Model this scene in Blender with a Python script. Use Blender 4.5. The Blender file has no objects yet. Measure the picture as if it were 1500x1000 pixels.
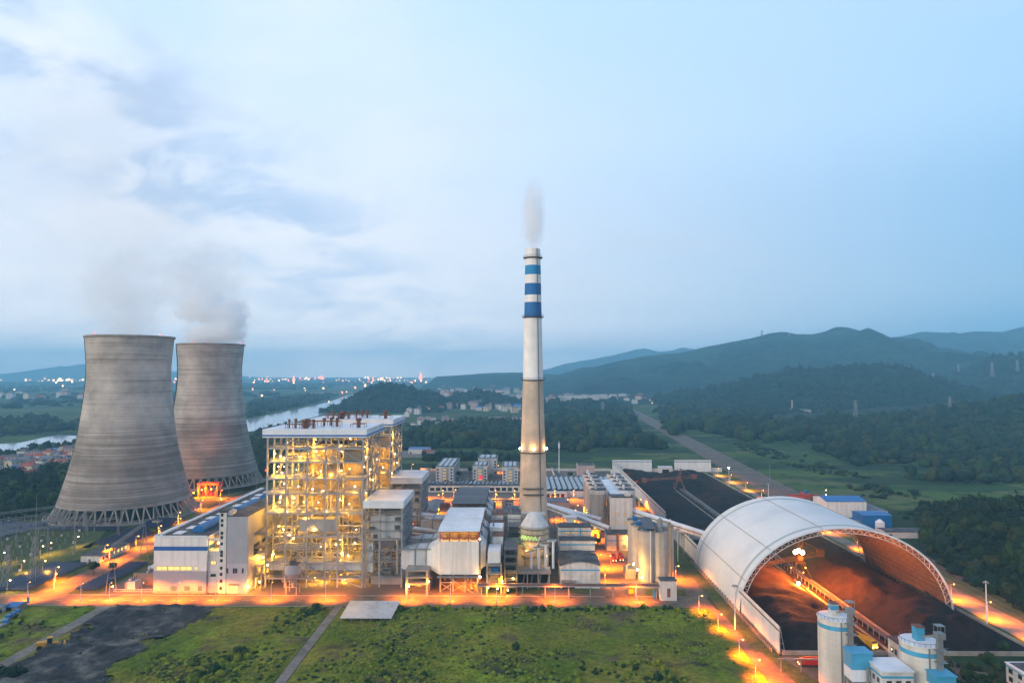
import bpy, math, random
import numpy as np
from mathutils import Vector, Matrix, noise as mn
random.seed(7)
R = math.radians
sc = bpy.context.scene
col = sc.collection

# ------------------------------------------------------------------ camera
HC = 120.0
TH = math.atan(45/1000); PS = math.atan(10/1000)
FW = Vector((-math.sin(PS)*math.cos(TH), math.cos(PS)*math.cos(TH), math.sin(TH)))
RT = Vector((math.cos(PS), math.sin(PS), 0)); UP = RT.cross(FW)
cam_d = bpy.data.cameras.new('camera'); cam = bpy.data.objects.new('camera', cam_d); col.objects.link(cam)
cam_d.sensor_width = 36; cam_d.lens = 24.0; cam_d.clip_start = 1; cam_d.clip_end = 80000
cam.location = (0, 0, HC)
cam.rotation_euler = Matrix((RT, UP, -FW)).transposed().to_euler()
sc.camera = cam

# ------------------------------------------------------------------ render settings
sc.render.engine = 'CYCLES'
cy = sc.cycles
cy.use_denoising = True
cy.use_adaptive_sampling = True; cy.adaptive_threshold = 0.02
cy.max_bounces = 20; cy.diffuse_bounces = 2; cy.glossy_bounces = 2; cy.transmission_bounces = 2
cy.volume_bounces = 20; cy.transparent_max_bounces = 12
cy.caustics_reflective = False; cy.caustics_refractive = False
cy.use_light_tree = True
cy.volume_max_steps = 256; cy.volume_step_rate = 0.6
cy.sample_clamp_indirect = 6
sc.view_settings.view_transform = 'Standard'; sc.view_settings.look = 'None'
sc.view_settings.exposure = 0.45; sc.view_settings.gamma = 1

# ------------------------------------------------------------------ world: dusk sky with clouds
SUN_EL = R(9); SUN_AZ = R(232)          # compass from +Y clockwise: behind the camera, to the left
w = bpy.data.worlds.new('World'); sc.world = w; w.use_nodes = True
nt = w.node_tree; nt.nodes.clear(); L = nt.links
def N(t, **k):
    n = nt.nodes.new(t)
    for a, b in k.items(): setattr(n, a, b)
    return n
def math_n(op, a, b=None, c=None, clamp=False):
    n = N('ShaderNodeMath', operation=op, use_clamp=clamp)
    for i, v in enumerate((a, b, c)):
        if v is None: continue
        if isinstance(v, (int, float)): n.inputs[i].default_value = v
        else: L.new(v, n.inputs[i])
    return n.outputs[0]
def ramp_n(f, stops, interp='EASE'):
    n = N('ShaderNodeValToRGB'); n.color_ramp.interpolation = interp
    e = n.color_ramp.elements
    while len(e) < len(stops): e.new(0.5)
    for i, (p, c) in enumerate(stops):
        e[i].position = p; e[i].color = (*c, 1) if len(c) == 3 else c
    L.new(f, n.inputs[0]); return n.outputs[0]
def mix_n(f, a, b, mode='MIX'):
    n = N('ShaderNodeMix', data_type='RGBA', blend_type=mode)
    for s, v in ((n.inputs[0], f), (n.inputs[6], a), (n.inputs[7], b)):
        if isinstance(v, (int, float)): s.default_value = v
        elif isinstance(v, tuple): s.default_value = (*v, 1)
        else: L.new(v, s)
    return n.outputs[2]
tc = N('ShaderNodeTexCoord'); sep = N('ShaderNodeSeparateXYZ'); L.new(tc.outputs['Generated'], sep.inputs[0])
sx, sy, sz = sep.outputs
z01 = math_n('ADD', math_n('MULTIPLY', sz, 1.0), 0.0, clamp=True)
base = ramp_n(z01, [(0.0, (1.9,1.7,1.62)), (0.06, (1.2,1.12,1.14)), (0.10, (.92,.92,.98)), (0.17, (.80,.84,.93)), (0.30, (.70,.81,.98)), (0.5, (.55,.76,1.05)), (0.68, (.30,.46,.76)), (1.0, (.22,.36,.66))])
blue = ramp_n(z01, [(0.0, (.10,.34,.62)), (0.05, (.17,.40,.66)), (0.10, (.27,.48,.72)), (0.20, (.27,.50,.77)), (0.34, (.38,.62,.88)), (0.55, (.44,.66,.95)), (0.68, (.26,.42,.72)), (1.0, (.22,.36,.66))])
azf = math_n('ADD', math_n('MULTIPLY', sx, 1.25), 0.22, clamp=True)
grad = mix_n(azf, base, blue)
# bright western glow behind the camera
glow = math_n('ADD', math_n('MULTIPLY', sx, -0.45), math_n('MULTIPLY', sy, -0.8))
glow = math_n('MULTIPLY', math_n('POWER', math_n('MAXIMUM', glow, 0.0), 1.5), 1.0)
glowz = math_n('SUBTRACT', 1.0, math_n('MULTIPLY', z01, 1.2), clamp=True)
grad = mix_n(math_n('MULTIPLY', math_n('MULTIPLY', glow, glowz), 0.9, clamp=True), grad, (2.1, 1.8, 1.6))
# clouds projected on a layer overhead
den = math_n('ADD', math_n('MAXIMUM', sz, 0.0), 0.34)
comb = N('ShaderNodeCombineXYZ'); L.new(math_n('DIVIDE', sx, den), comb.inputs[0]); L.new(math_n('DIVIDE', sy, den), comb.inputs[1])
mp = N('ShaderNodeMapping'); mp.inputs['Rotation'].default_value = (0, 0, R(24)); mp.inputs['Scale'].default_value = (0.95, 1.15, 1); mp.inputs['Location'].default_value = (1.3, 0.35, 0.0)
L.new(comb.outputs[0], mp.inputs[0])
n1 = N('ShaderNodeTexNoise'); n1.inputs['Scale'].default_value = 4.2; n1.inputs['Detail'].default_value = 9; n1.inputs['Roughness'].default_value = .6; n1.inputs['Distortion'].default_value = .5
L.new(mp.outputs[0], n1.inputs[0])
cl = ramp_n(n1.outputs[0], [(0.40, (0,0,0)), (0.66, (1,1,1))])
side = math_n('SUBTRACT', 0.10, math_n('MULTIPLY', sx, 1.9), clamp=True)
topm = math_n('SUBTRACT', 1.0, math_n('MULTIPLY', math_n('ABSOLUTE', math_n('SUBTRACT', sz, 0.26)), 2.6), clamp=True)
band = math_n('SUBTRACT', 1.25, math_n('MULTIPLY', math_n('ABSOLUTE', math_n('ADD', sz, math_n('ADD', math_n('MULTIPLY', sx, .62), -0.01))), 7.5), clamp=True)
clm = math_n('MULTIPLY', math_n('MULTIPLY', cl, side), math_n('MAXIMUM', band, math_n('MULTIPLY', topm, .18)))
n2 = N('ShaderNodeTexNoise'); n2.inputs['Scale'].default_value = 2.4; n2.inputs['Detail'].default_value = 8; L.new(mp.outputs[0], n2.inputs[0])
hl = ramp_n(n2.outputs[0], [(0.34, (0,0,0)), (0.74, (1,1,1))])
grad = mix_n(math_n('MULTIPLY', math_n('MULTIPLY', hl, side), 0.75), grad, (.92,.92,.96))
grad = mix_n(math_n('MULTIPLY', clm, 1.5, clamp=True), grad, (.50,.63,.84))
# small faint clouds on the right side
n3 = N('ShaderNodeTexNoise'); n3.inputs['Scale'].default_value = 2.6; n3.inputs['Detail'].default_value = 6
mp3 = N('ShaderNodeMapping'); mp3.inputs['Scale'].default_value = (0.55, 1.6, 1); mp3.inputs['Location'].default_value = (4.2, 1.0, 0); L.new(comb.outputs[0], mp3.inputs[0]); L.new(mp3.outputs[0], n3.inputs[0])
c3 = ramp_n(n3.outputs[0], [(0.55, (0,0,0)), (0.75, (1,1,1))])
grad = mix_n(math_n('MULTIPLY', c3, 0.28), grad, (.58,.64,.76))
sky = N('ShaderNodeTexSky'); sky.sky_type = 'NISHITA'; sky.sun_disc = False; sky.sun_elevation = SUN_EL; sky.sun_rotation = SUN_AZ; sky.air_density = 1.0; sky.dust_density = 1.0
nish = mix_n(1.0, sky.outputs[0], (.06,.06,.06), 'MULTIPLY')
fin = mix_n(0.15, grad, nish)
bg = N('ShaderNodeBackground'); bg.inputs[1].default_value = 1.0; L.new(fin, bg.inputs[0])
wo = N('ShaderNodeOutputWorld'); L.new(bg.outputs[0], wo.inputs[0])
w.cycles.sampling_method = 'MANUAL'; w.cycles.sample_map_resolution = 512

sun_d = bpy.data.lights.new('sun', 'SUN'); sun_d.energy = 1.5; sun_d.angle = R(22); sun_d.color = (1.0, .83, .64)
sun = bpy.data.objects.new('sun', sun_d); col.objects.link(sun)
sdir = Vector((math.sin(SUN_AZ)*math.cos(R(25)), math.cos(SUN_AZ)*math.cos(R(25)), math.sin(R(25))))
sun.rotation_euler = sdir.to_track_quat('Z', 'Y').to_euler(); sun.location = (-200, -200, 300)

# ------------------------------------------------------------------ surveying helpers (photo 1500 x 1000 -> metres)
def ray(px, py): return FW + RT*((px-750)/1000) + UP*((500-py)/1000)
def G(px, py, z=0.0):
    d = ray(px, py); t = (z-HC)/d.z; return Vector((d.x*t, d.y*t, z))
def A(px, py, Y):
    d = ray(px, py); t = Y/d.y; return Vector((d.x*t, Y, HC+d.z*t))
def YB(py, z=0.0): return G(750, py, z).y
def XP(px, Y, py=700): return A(px, py, Y).x
def ZP(py, Y): return A(750, py, Y).z

# ------------------------------------------------------------------ mesh helpers
ORG = {}
class MB:
    def __init__(s): s.v = []; s.f = []; s.m = []
    def add(s, vs, fs, m=0):
        o = len(s.v); s.v += [tuple(v) for v in vs]; s.f += [tuple(i+o for i in f) for f in fs]; s.m += [m]*len(fs); return s
    def box(s, x0, x1, y0, y1, z0, z1, m=0):
        v = [(x0,y0,z0),(x1,y0,z0),(x1,y1,z0),(x0,y1,z0),(x0,y0,z1),(x1,y0,z1),(x1,y1,z1),(x0,y1,z1)]
        return s.add(v, [(0,3,2,1),(4,5,6,7),(0,1,5,4),(1,2,6,5),(2,3,7,6),(3,0,4,7)], m)
    def hexa(s, b, t, m=0):
        return s.add(list(b)+list(t), [(0,3,2,1),(4,5,6,7),(0,1,5,4),(1,2,6,5),(2,3,7,6),(3,0,4,7)], m)
    def beam(s, p, q, w=.3, h=None, m=0):
        p, q = Vector(p), Vector(q); h = h or w; d = (q-p).normalized()
        u = Vector((0,0,1)) if abs(d.z) < .9 else Vector((0,1,0))
        a = d.cross(u).normalized()*(w/2); b = a.cross(d).normalized()*(h/2)
        return s.hexa([p-a-b, p+a-b, p+a+b, p-a+b], [q-a-b, q+a-b, q+a+b, q-a+b], m)
    def cyl(s, p, q, r, n=12, r2=None, caps=True, m=0):
        p, q = Vector(p), Vector(q); r2 = r if r2 is None else r2; d = (q-p).normalized()
        u = Vector((1,0,0)) if abs(d.x) < .9 else Vector((0,1,0))
        a = d.cross(u).normalized(); b = d.cross(a)
        vs = []; fs = []
        for i in range(n):
            t = 2*math.pi*i/n; e = a*math.cos(t)+b*math.sin(t); vs += [p+e*r, q+e*r2]
        for i in range(n): j = (i+1) % n; fs.append((2*i, 2*i+1, 2*j+1, 2*j))
        if caps: fs += [tuple(2*i for i in range(n)), tuple(2*i+1 for i in reversed(range(n)))]
        return s.add(vs, fs, m)
    def lathe(s, prof, n=32, c=(0,0), m=0, mf=None, cap=False, inner=None):
        vs = []; fs = []; ms = []
        for r, z in prof:
            for i in range(n):
                t = 2*math.pi*i/n; vs.append((c[0]+r*math.cos(t), c[1]+r*math.sin(t), z))
        for k in range(len(prof)-1):
            for i in range(n):
                j = (i+1) % n; fs.append((k*n+i, k*n+j, (k+1)*n+j, (k+1)*n+i)); ms.append(mf(k) if mf else m)
        if cap: fs.append(tuple((len(prof)-1)*n+i for i in range(n))); ms.append(m)
        o = len(s.v); s.v += vs; s.f += [tuple(i+o for i in f) for f in fs]; s.m += ms; return s
    def path(s, pts, r, n=8, m=0):
        for a, b in zip(pts, pts[1:]): s.cyl(a, b, r, n, m=m)
        return s
    def sph(s, c, r, n=8, m=0, k=1.0):
        c = Vector(c); vs = []; fs = []; h = n//2+1
        for j in range(h+1):
            ph = math.pi*j/h
            for i in range(n): t = 2*math.pi*i/n; vs.append((c.x+r*math.sin(ph)*math.cos(t), c.y+r*math.sin(ph)*math.sin(t), c.z+k*r*math.cos(ph)))
        for j in range(h):
            for i in range(n): q = (i+1) % n; fs.append((j*n+i, (j+1)*n+i, (j+1)*n+q, j*n+q))
        return s.add(vs, fs, m)
    def prism(s, poly, z0, z1, m=0):
        n = len(poly); a = sum(poly[i][0]*poly[(i+1)%n][1]-poly[(i+1)%n][0]*poly[i][1] for i in range(n))
        if a < 0: poly = poly[::-1]
        vs = [(x,y,z0) for x,y in poly]+[(x,y,z1) for x,y in poly]
        return s.add(vs, [tuple(reversed(range(n))), tuple(range(n,2*n))]+[(i,(i+1)%n,n+(i+1)%n,n+i) for i in range(n)], m)
    def sheet(s, poly, z, m=0):
        n = len(poly); a = sum(poly[i][0]*poly[(i+1)%n][1]-poly[(i+1)%n][0]*poly[i][1] for i in range(n))
        if a < 0: poly = poly[::-1]
        return s.add([(x,y,z) for x,y in poly], [tuple(range(n))], m)
    def gable(s, x0, x1, y0, y1, z, rise, ov=.3, th=.25, axis='y', m=0):
        if axis == 'y':
            c = (x0+x1)/2; e = rise*ov/((x1-x0)/2)
            s.hexa([(x0-ov,y0-ov,z-e),(c,y0-ov,z+rise),(c,y1+ov,z+rise),(x0-ov,y1+ov,z-e)], [(x0-ov,y0-ov,z-e+th),(c,y0-ov,z+rise+th),(c,y1+ov,z+rise+th),(x0-ov,y1+ov,z-e+th)], m)
            s.hexa([(c,y0-ov,z+rise),(x1+ov,y0-ov,z-e),(x1+ov,y1+ov,z-e),(c,y1+ov,z+rise)], [(c,y0-ov,z+rise+th),(x1+ov,y0-ov,z-e+th),(x1+ov,y1+ov,z-e+th),(c,y1+ov,z+rise+th)], m)
        else:
            c = (y0+y1)/2; e = rise*ov/((y1-y0)/2)
            s.hexa([(x0-ov,y0-ov,z-e),(x1+ov,y0-ov,z-e),(x1+ov,c,z+rise),(x0-ov,c,z+rise)], [(x0-ov,y0-ov,z-e+th),(x1+ov,y0-ov,z-e+th),(x1+ov,c,z+rise+th),(x0-ov,c,z+rise+th)], m)
            s.hexa([(x0-ov,c,z+rise),(x1+ov,c,z+rise),(x1+ov,y1+ov,z-e),(x0-ov,y1+ov,z-e)], [(x0-ov,c,z+rise+th),(x1+ov,c,z+rise+th),(x1+ov,y1+ov,z-e+th),(x0-ov,y1+ov,z-e+th)], m)
        return s
    def build(s, name, mats, parent=None, smooth=False):
        if not s.v: return None
        me = bpy.data.meshes.new(name); off = ORG.get(parent, Vector()) if parent else Vector()
        me.from_pydata([(v[0]-off.x, v[1]-off.y, v[2]-off.z) for v in s.v], [], s.f)
        if not isinstance(mats, (list, tuple)): mats = [mats]
        for m in mats: me.materials.append(m)
        if len(mats) > 1: me.polygons.foreach_set('material_index', s.m)
        if smooth: me.polygons.foreach_set('use_smooth', [True]*len(s.f))
        o = bpy.data.objects.new(name, me); col.objects.link(o)
        if parent: o.parent = parent
        ORG[o] = off.copy(); return o
def tag(o, label=None, cat=None, group=None, kind=None):
    if label: o['label'] = label
    if cat: o['category'] = cat
    if group: o['group'] = group
    if kind: o['kind'] = kind
    return o
def thing(name, label, cat, loc=(0,0,0), group=None):
    o = bpy.data.objects.new(name, None); col.objects.link(o); o.location = loc; o.empty_display_size = 1
    ORG[o] = Vector(loc); return tag(o, label, cat, group)
def struct(o): o['kind'] = 'structure'; return o
def children(o): return [c for c in ALLC.get(o, [])]
def kids(o): return list(o.children)
def copy_tree(o, parent=None):
    c = o.copy(); col.objects.link(c)
    if parent: c.parent = parent
    for ch in kids(o): copy_tree(ch, c)
    return c
def place(proto, loc, rz=0, label=None, used=set(), scale=None):
    if proto in used: o = copy_tree(proto)
    else: used.add(proto); o = proto
    o.location = loc; o.rotation_euler = (0, 0, rz)
    if scale: o.scale = (scale,)*3
    if label: o['label'] = label
    return o
def light(parent, pos, power, color, radius=.4, down=False):
    d = bpy.data.lights.new('lamp_or_fill_light', 'SPOT' if down else 'POINT'); d.energy = power*((6.8 if down else 4.0) if color[1] < .4 else 1.25);
    if down: d.spot_size = R(138); d.spot_blend = .7
    d.color = color; d.shadow_soft_size = radius
    o = bpy.data.objects.new('lamp_or_fill_light', d); col.objects.link(o); off = ORG.get(parent, Vector())
    o.location = Vector(pos)-off; o.parent = parent
    if down: o.rotation_euler = (0, -R(18), 0)
    return o

# ------------------------------------------------------------------ materials
def mat(name, c, rough=.7, metal=0, var=.12, scale=.15, c2=None, c2s=.02, c2t=(.45,.6), bump=0, bscale=1.0, lines=None, streak=0, spec=.4):
    """c base colour; var fine noise variation; c2 second colour in patches; lines=(axis, spacing, width, dark); streak vertical weathering"""
    m = bpy.data.materials.new(name); m.use_nodes = True; t = m.node_tree; t.nodes.clear(); K = t.links
    def n(ty, **k):
        q = t.nodes.new(ty)
        for a, b in k.items(): setattr(q, a, b)
        return q
    def mx(f, a, b, mode='MIX'):
        q = n('ShaderNodeMix', data_type='RGBA', blend_type=mode)
        for s_, v in ((q.inputs[0], f), (q.inputs[6], a), (q.inputs[7], b)):
            if isinstance(v, (int, float)): s_.default_value = v
            elif isinstance(v, tuple): s_.default_value = (*v, 1)
            else: K.new(v, s_)
        return q.outputs[2]
    geo = n('ShaderNodeNewGeometry'); pos = geo.outputs['Position']
    b = n('ShaderNodeBsdfPrincipled'); b.inputs['Roughness'].default_value = rough; b.inputs['Metallic'].default_value = metal
    b.inputs['Specular IOR Level'].default_value = spec
    o = n('ShaderNodeOutputMaterial'); K.new(b.outputs[0], o.inputs[0])
    nz = n('ShaderNodeTexNoise'); nz.inputs['Scale'].default_value = scale; nz.inputs['Detail'].default_value = 6; nz.inputs['Roughness'].default_value = .65; K.new(pos, nz.inputs[0])
    mr = n('ShaderNodeMapRange'); mr.inputs[1].default_value = .3; mr.inputs[2].default_value = .7; mr.inputs[3].default_value = 1-var*1.6; mr.inputs[4].default_value = 1+var; K.new(nz.outputs[0], mr.inputs[0])
    cur = c
    if c2:
        n2 = n('ShaderNodeTexNoise'); n2.inputs['Scale'].default_value = c2s; n2.inputs['Detail'].default_value = 8; n2.inputs['Roughness'].default_value = .6; K.new(pos, n2.inputs[0])
        r = n('ShaderNodeMapRange'); r.inputs[1].default_value = c2t[0]; r.inputs[2].default_value = c2t[1]; K.new(n2.outputs[0], r.inputs[0])
        cur = mx(r.outputs[0], c, c2)
    if streak:
        mp_ = n('ShaderNodeMapping'); mp_.inputs['Scale'].default_value = (.9,.9,.05); K.new(pos, mp_.inputs[0])
        n3 = n('ShaderNodeTexNoise'); n3.inputs['Scale'].default_value = .5; n3.inputs['Detail'].default_value = 5; K.new(mp_.outputs[0], n3.inputs[0])
        r = n('ShaderNodeMapRange'); r.inputs[1].default_value = .45; r.inputs[2].default_value = .75; r.inputs[4].default_value = streak; K.new(n3.outputs[0], r.inputs[0])
        cur = mx(r.outputs[0], cur, (.16,.12,.09))
    hsv = n('ShaderNodeVectorMath', operation='SCALE'); K.new(mr.outputs[0], hsv.inputs['Scale'])
    if isinstance(cur, tuple): hsv.inputs[0].default_value = cur
    else: K.new(cur, hsv.inputs[0])
    out = hsv.outputs[0]
    if lines:
        sp = n('ShaderNodeSeparateXYZ'); K.new(pos, sp.inputs[0])
        for ax, spc, wd, dk in (lines if isinstance(lines[0], tuple) else (lines,)):
            if ax == 'H':
                add = n('ShaderNodeMath', operation='ADD'); K.new(sp.outputs[0], add.inputs[0]); K.new(sp.outputs[1], add.inputs[1]); src = add.outputs[0]
            else: src = sp.outputs['XYZ'.index(ax)]
            q = n('ShaderNodeMath', operation='DIVIDE'); K.new(src, q.inputs[0]); q.inputs[1].default_value = spc
            fr = n('ShaderNodeMath', operation='FRACT'); K.new(q.outputs[0], fr.inputs[0])
            ls = n('ShaderNodeMath', operation='LESS_THAN'); K.new(fr.outputs[0], ls.inputs[0]); ls.inputs[1].default_value = wd/spc
            mu = n('ShaderNodeMath', operation='MULTIPLY'); K.new(ls.outputs[0], mu.inputs[0]); mu.inputs[1].default_value = 1-dk
            out = mx(mu.outputs[0], out, (0.0,0.0,0.0))
    K.new(out, b.inputs['Base Color'])
    if bump:
        nb = n('ShaderNodeTexNoise'); nb.inputs['Scale'].default_value = bscale; nb.inputs['Detail'].default_value = 5; K.new(pos, nb.inputs[0])
        bp = n('ShaderNodeBump'); bp.inputs['Strength'].default_value = min(1, bump); bp.inputs['Distance'].default_value = max(1, bump)*.6; K.new(nb.outputs[0], bp.inputs['Height']); K.new(bp.outputs[0], b.inputs['Normal'])
    return m
def emis(name, c, s):
    m = bpy.data.materials.new(name); m.use_nodes = True; t = m.node_tree; t.nodes.clear()
    e = t.nodes.new('ShaderNodeEmission'); e.inputs[0].default_value = (*c, 1); e.inputs[1].default_value = s
    o = t.nodes.new('ShaderNodeOutputMaterial'); t.links.new(e.outputs[0], o.inputs[0]); m.cycles.emission_sampling = 'NONE'; return m
ORANGE = (1.0, .19, .001); YEL = (1.0, .46, .04)
M = dict(
 white=mat('white_cladding', (.72,.71,.68), .55, var=.05, lines=('H', 1.1, .1, .86), streak=.28),
 whiteroof=mat('white_roof', (.68,.71,.74), .45, var=.08, c2=(.52,.55,.57), c2s=.09, c2t=(.5,.75), lines=('X', 1.6, .12, .88)),
 greywall=mat('grey_cladding', (.33,.34,.37), .55, var=.05, lines=('H', 1.1, .1, .88), streak=.1),
 plaster=mat('painted_plaster', (.62,.58,.53), .85, var=.1, streak=.35),
 dirtywhite=mat('dirty_white_paint', (.66,.64,.60), .75, var=.1, c2=(.45,.42,.38), c2s=.12, c2t=(.5,.75), streak=.4, lines=('Z', 2.2, .1, .8)),
 conc=mat('concrete', (.34,.31,.27), .9, var=.14, streak=.35, c2=(.24,.22,.19), c2s=.08),
 silo=mat('silo_concrete', (.42,.39,.34), .88, var=.12, streak=.5, lines=('Z', 2.4, .09, .78)),
 steel=mat('grey_painted_steel', (.31,.32,.34), .5, metal=.15, var=.1),
 galv=mat('galvanised_steel', (.24,.255,.26), .5, metal=.35, var=.1),
 dark=mat('dark_roofing', (.045,.045,.05), .8, var=.2, c2=(.09,.09,.09), c2s=.15),
 slate=mat('grey_roof', (.10,.105,.115), .6, var=.12, lines=('X', 1.2, .1, .8)),
 darksteel=mat('dark_steel', (.07,.07,.075), .6, metal=.2, var=.2),
 black=mat('dark_opening', (.012,.012,.014), .9, var=.1),
 rust=mat('rusty_steel', (.22,.075,.04), .8, var=.25, c2=(.12,.06,.045), c2s=.5),
 darkrust=mat('dark_rusty_steel', (.018,.011,.009), .8, var=.2),
 redsteel=mat('red_painted_steel', (.38,.05,.03), .6, var=.15),
 blue=mat('blue_metal', (.01,.13,.36), .45, var=.1, lines=('H', 1.0, .1, .85)),
 stripe=mat('blue_paint', (.01,.10,.34), .5, var=.05),
 lblue=mat('light_blue_metal', (.06,.32,.52), .45, var=.1, lines=('H', .8, .08, .85)),
 duct=mat('pale_duct_cladding', (.55,.55,.54), .5, var=.08, streak=.25, lines=('H', 2.6, .12, .78)),
 beige=mat('beige_insulation', (.24,.19,.12), .7, var=.12, streak=.3),
 pipe=mat('insulated_pipe', (.34,.32,.28), .4, metal=.3, var=.1),
 asphalt=mat('asphalt', (.13,.10,.072), .9, var=.25, scale=.35, c2=(.055,.05,.046), c2s=.06, c2t=(.5,.7)),
 yard=mat('yard_concrete', (.17,.135,.10), .92, var=.2, scale=.12, c2=(.08,.07,.06), c2s=.03, c2t=(.42,.66)),
 pathm=mat('pale_track', (.20,.18,.155), .95, var=.2, scale=.5, c2=(.13,.12,.10), c2s=.1),
 kerb=mat('kerb_stone', (.30,.28,.25), .9, var=.1),
 line=mat('road_paint', (.5,.48,.42), .8, var=.1),
 lawn=mat('lawn_grass', (.045,.075,.012), .95, var=.3, scale=.5, c2=(.085,.095,.02), c2s=.12, bump=.5, bscale=1.5),
 coal=mat('coal', (.011,.009,.010), .95, var=.4, scale=.25, c2=(.026,.014,.011), c2s=.02, c2t=(.45,.6), bump=.8, bscale=.9, spec=.15),
 ash=mat('coal_ash_soil', (.020,.024,.030), .95, var=.5, scale=.12, c2=(.13,.125,.11), c2s=.09, c2t=(.48,.66), bump=.8, bscale=.5),
 water=mat('river_water', (.42,.46,.50), .10, var=.03, bump=.02, bscale=.08, spec=.8),
 ballast=mat('track_ballast', (.16,.105,.08), .95, var=.25, scale=.3, c2=(.075,.075,.04), c2s=.05),
 rail=mat('rail_steel', (.22,.20,.19), .35, metal=.7, var=.1),
 pv=mat('solar_glass', (.010,.016,.05), .4, var=.08, lines=(('X', 1.65, .12, .3), ('Y', 1.0, .08, .4)), spec=.25),
 pvw=mat('pale_solar_glass', (.10,.14,.20), .15, var=.08),
 glass=mat('window_glass', (.02,.03,.04), .1, var=.05, spec=.7),
 tank=mat('pale_tank_metal', (.60,.52,.36), .5, var=.1, streak=.4, lines=('Z', 1.8, .08, .8)),
 skin=mat('dome_skin', (.70,.69,.66), .6, var=.05, scale=.05, c2=(.62,.62,.61), c2s=.03, lines=('Y', 2.6, .05, .93)),
 skinline=mat('dome_seam', (.38,.44,.44), .7, var=.05),
 lattice=mat('dome_truss', (.12,.105,.08), .6, metal=.2, var=.1),
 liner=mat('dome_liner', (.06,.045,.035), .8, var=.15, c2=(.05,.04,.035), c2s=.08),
 yellowp=mat('yellow_paint', (.55,.28,.02), .5, var=.1),
 tyre=mat('tyre_rubber', (.02,.02,.02), .9, var=.05),
 redp=mat('red_paint', (.45,.02,.015), .5, var=.1),
 tilered=mat('red_tiles', (.30,.065,.05), .8, var=.15),
 tilegrey=mat('grey_tiles', (.16,.16,.18), .8, var=.15),
 hwhite=mat('house_white', (.55,.52,.50), .85, var=.08),
 hpink=mat('house_pink', (.45,.33,.30), .85, var=.08),
 hcream=mat('house_cream', (.50,.43,.32), .85, var=.08),
 bark=mat('bark', (.06,.045,.03), .95, var=.2),
 porcelain=mat('insulator', (.10,.05,.035), .3, var=.05),
 bulbO=emis('orange_bulb', (1.0,.40,.06), 10), bulbY=emis('warm_bulb', (1.0,.72,.30), 16), bulbW=emis('white_bulb', (1.0,.86,.62), 30), bulbR=emis('red_bulb', (1,.05,.03), 5),
 bulbG=emis('green_bulb', (.2,.8,.05), 3),
 lit=emis('lit_window', (1.0,.62,.20), 1.2), litdim=emis('dim_lit_window', (.9,.55,.22), .55), redlit=emis('red_screen', (1,.02,.05), 1.3), litfar=emis('city_glow', (1.0,.60,.30), 5), litfar2=emis('city_glow_red', (1.0,.28,.14), 4),
)
def leafmat(name, c, c2, var=.35):
    m = mat(name, c, .85, var=var, scale=.35, c2=c2, c2s=.06, c2t=(.4,.62), spec=.2)
    return m
M['leaf'] = leafmat('foliage', (.013,.038,.008), (.030,.058,.010))
M['leafd'] = leafmat('dark_foliage', (.004,.017,.008), (.011,.030,.009))
M['leafy'] = leafmat('bright_foliage', (.12,.175,.010), (.19,.215,.018))
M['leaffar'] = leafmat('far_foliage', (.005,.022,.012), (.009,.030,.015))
M['leafo'] = leafmat('olive_foliage', (.024,.036,.010), (.040,.050,.013))
M['grassblade'] = leafmat('long_grass', (.17,.185,.022), (.11,.14,.014))

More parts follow.
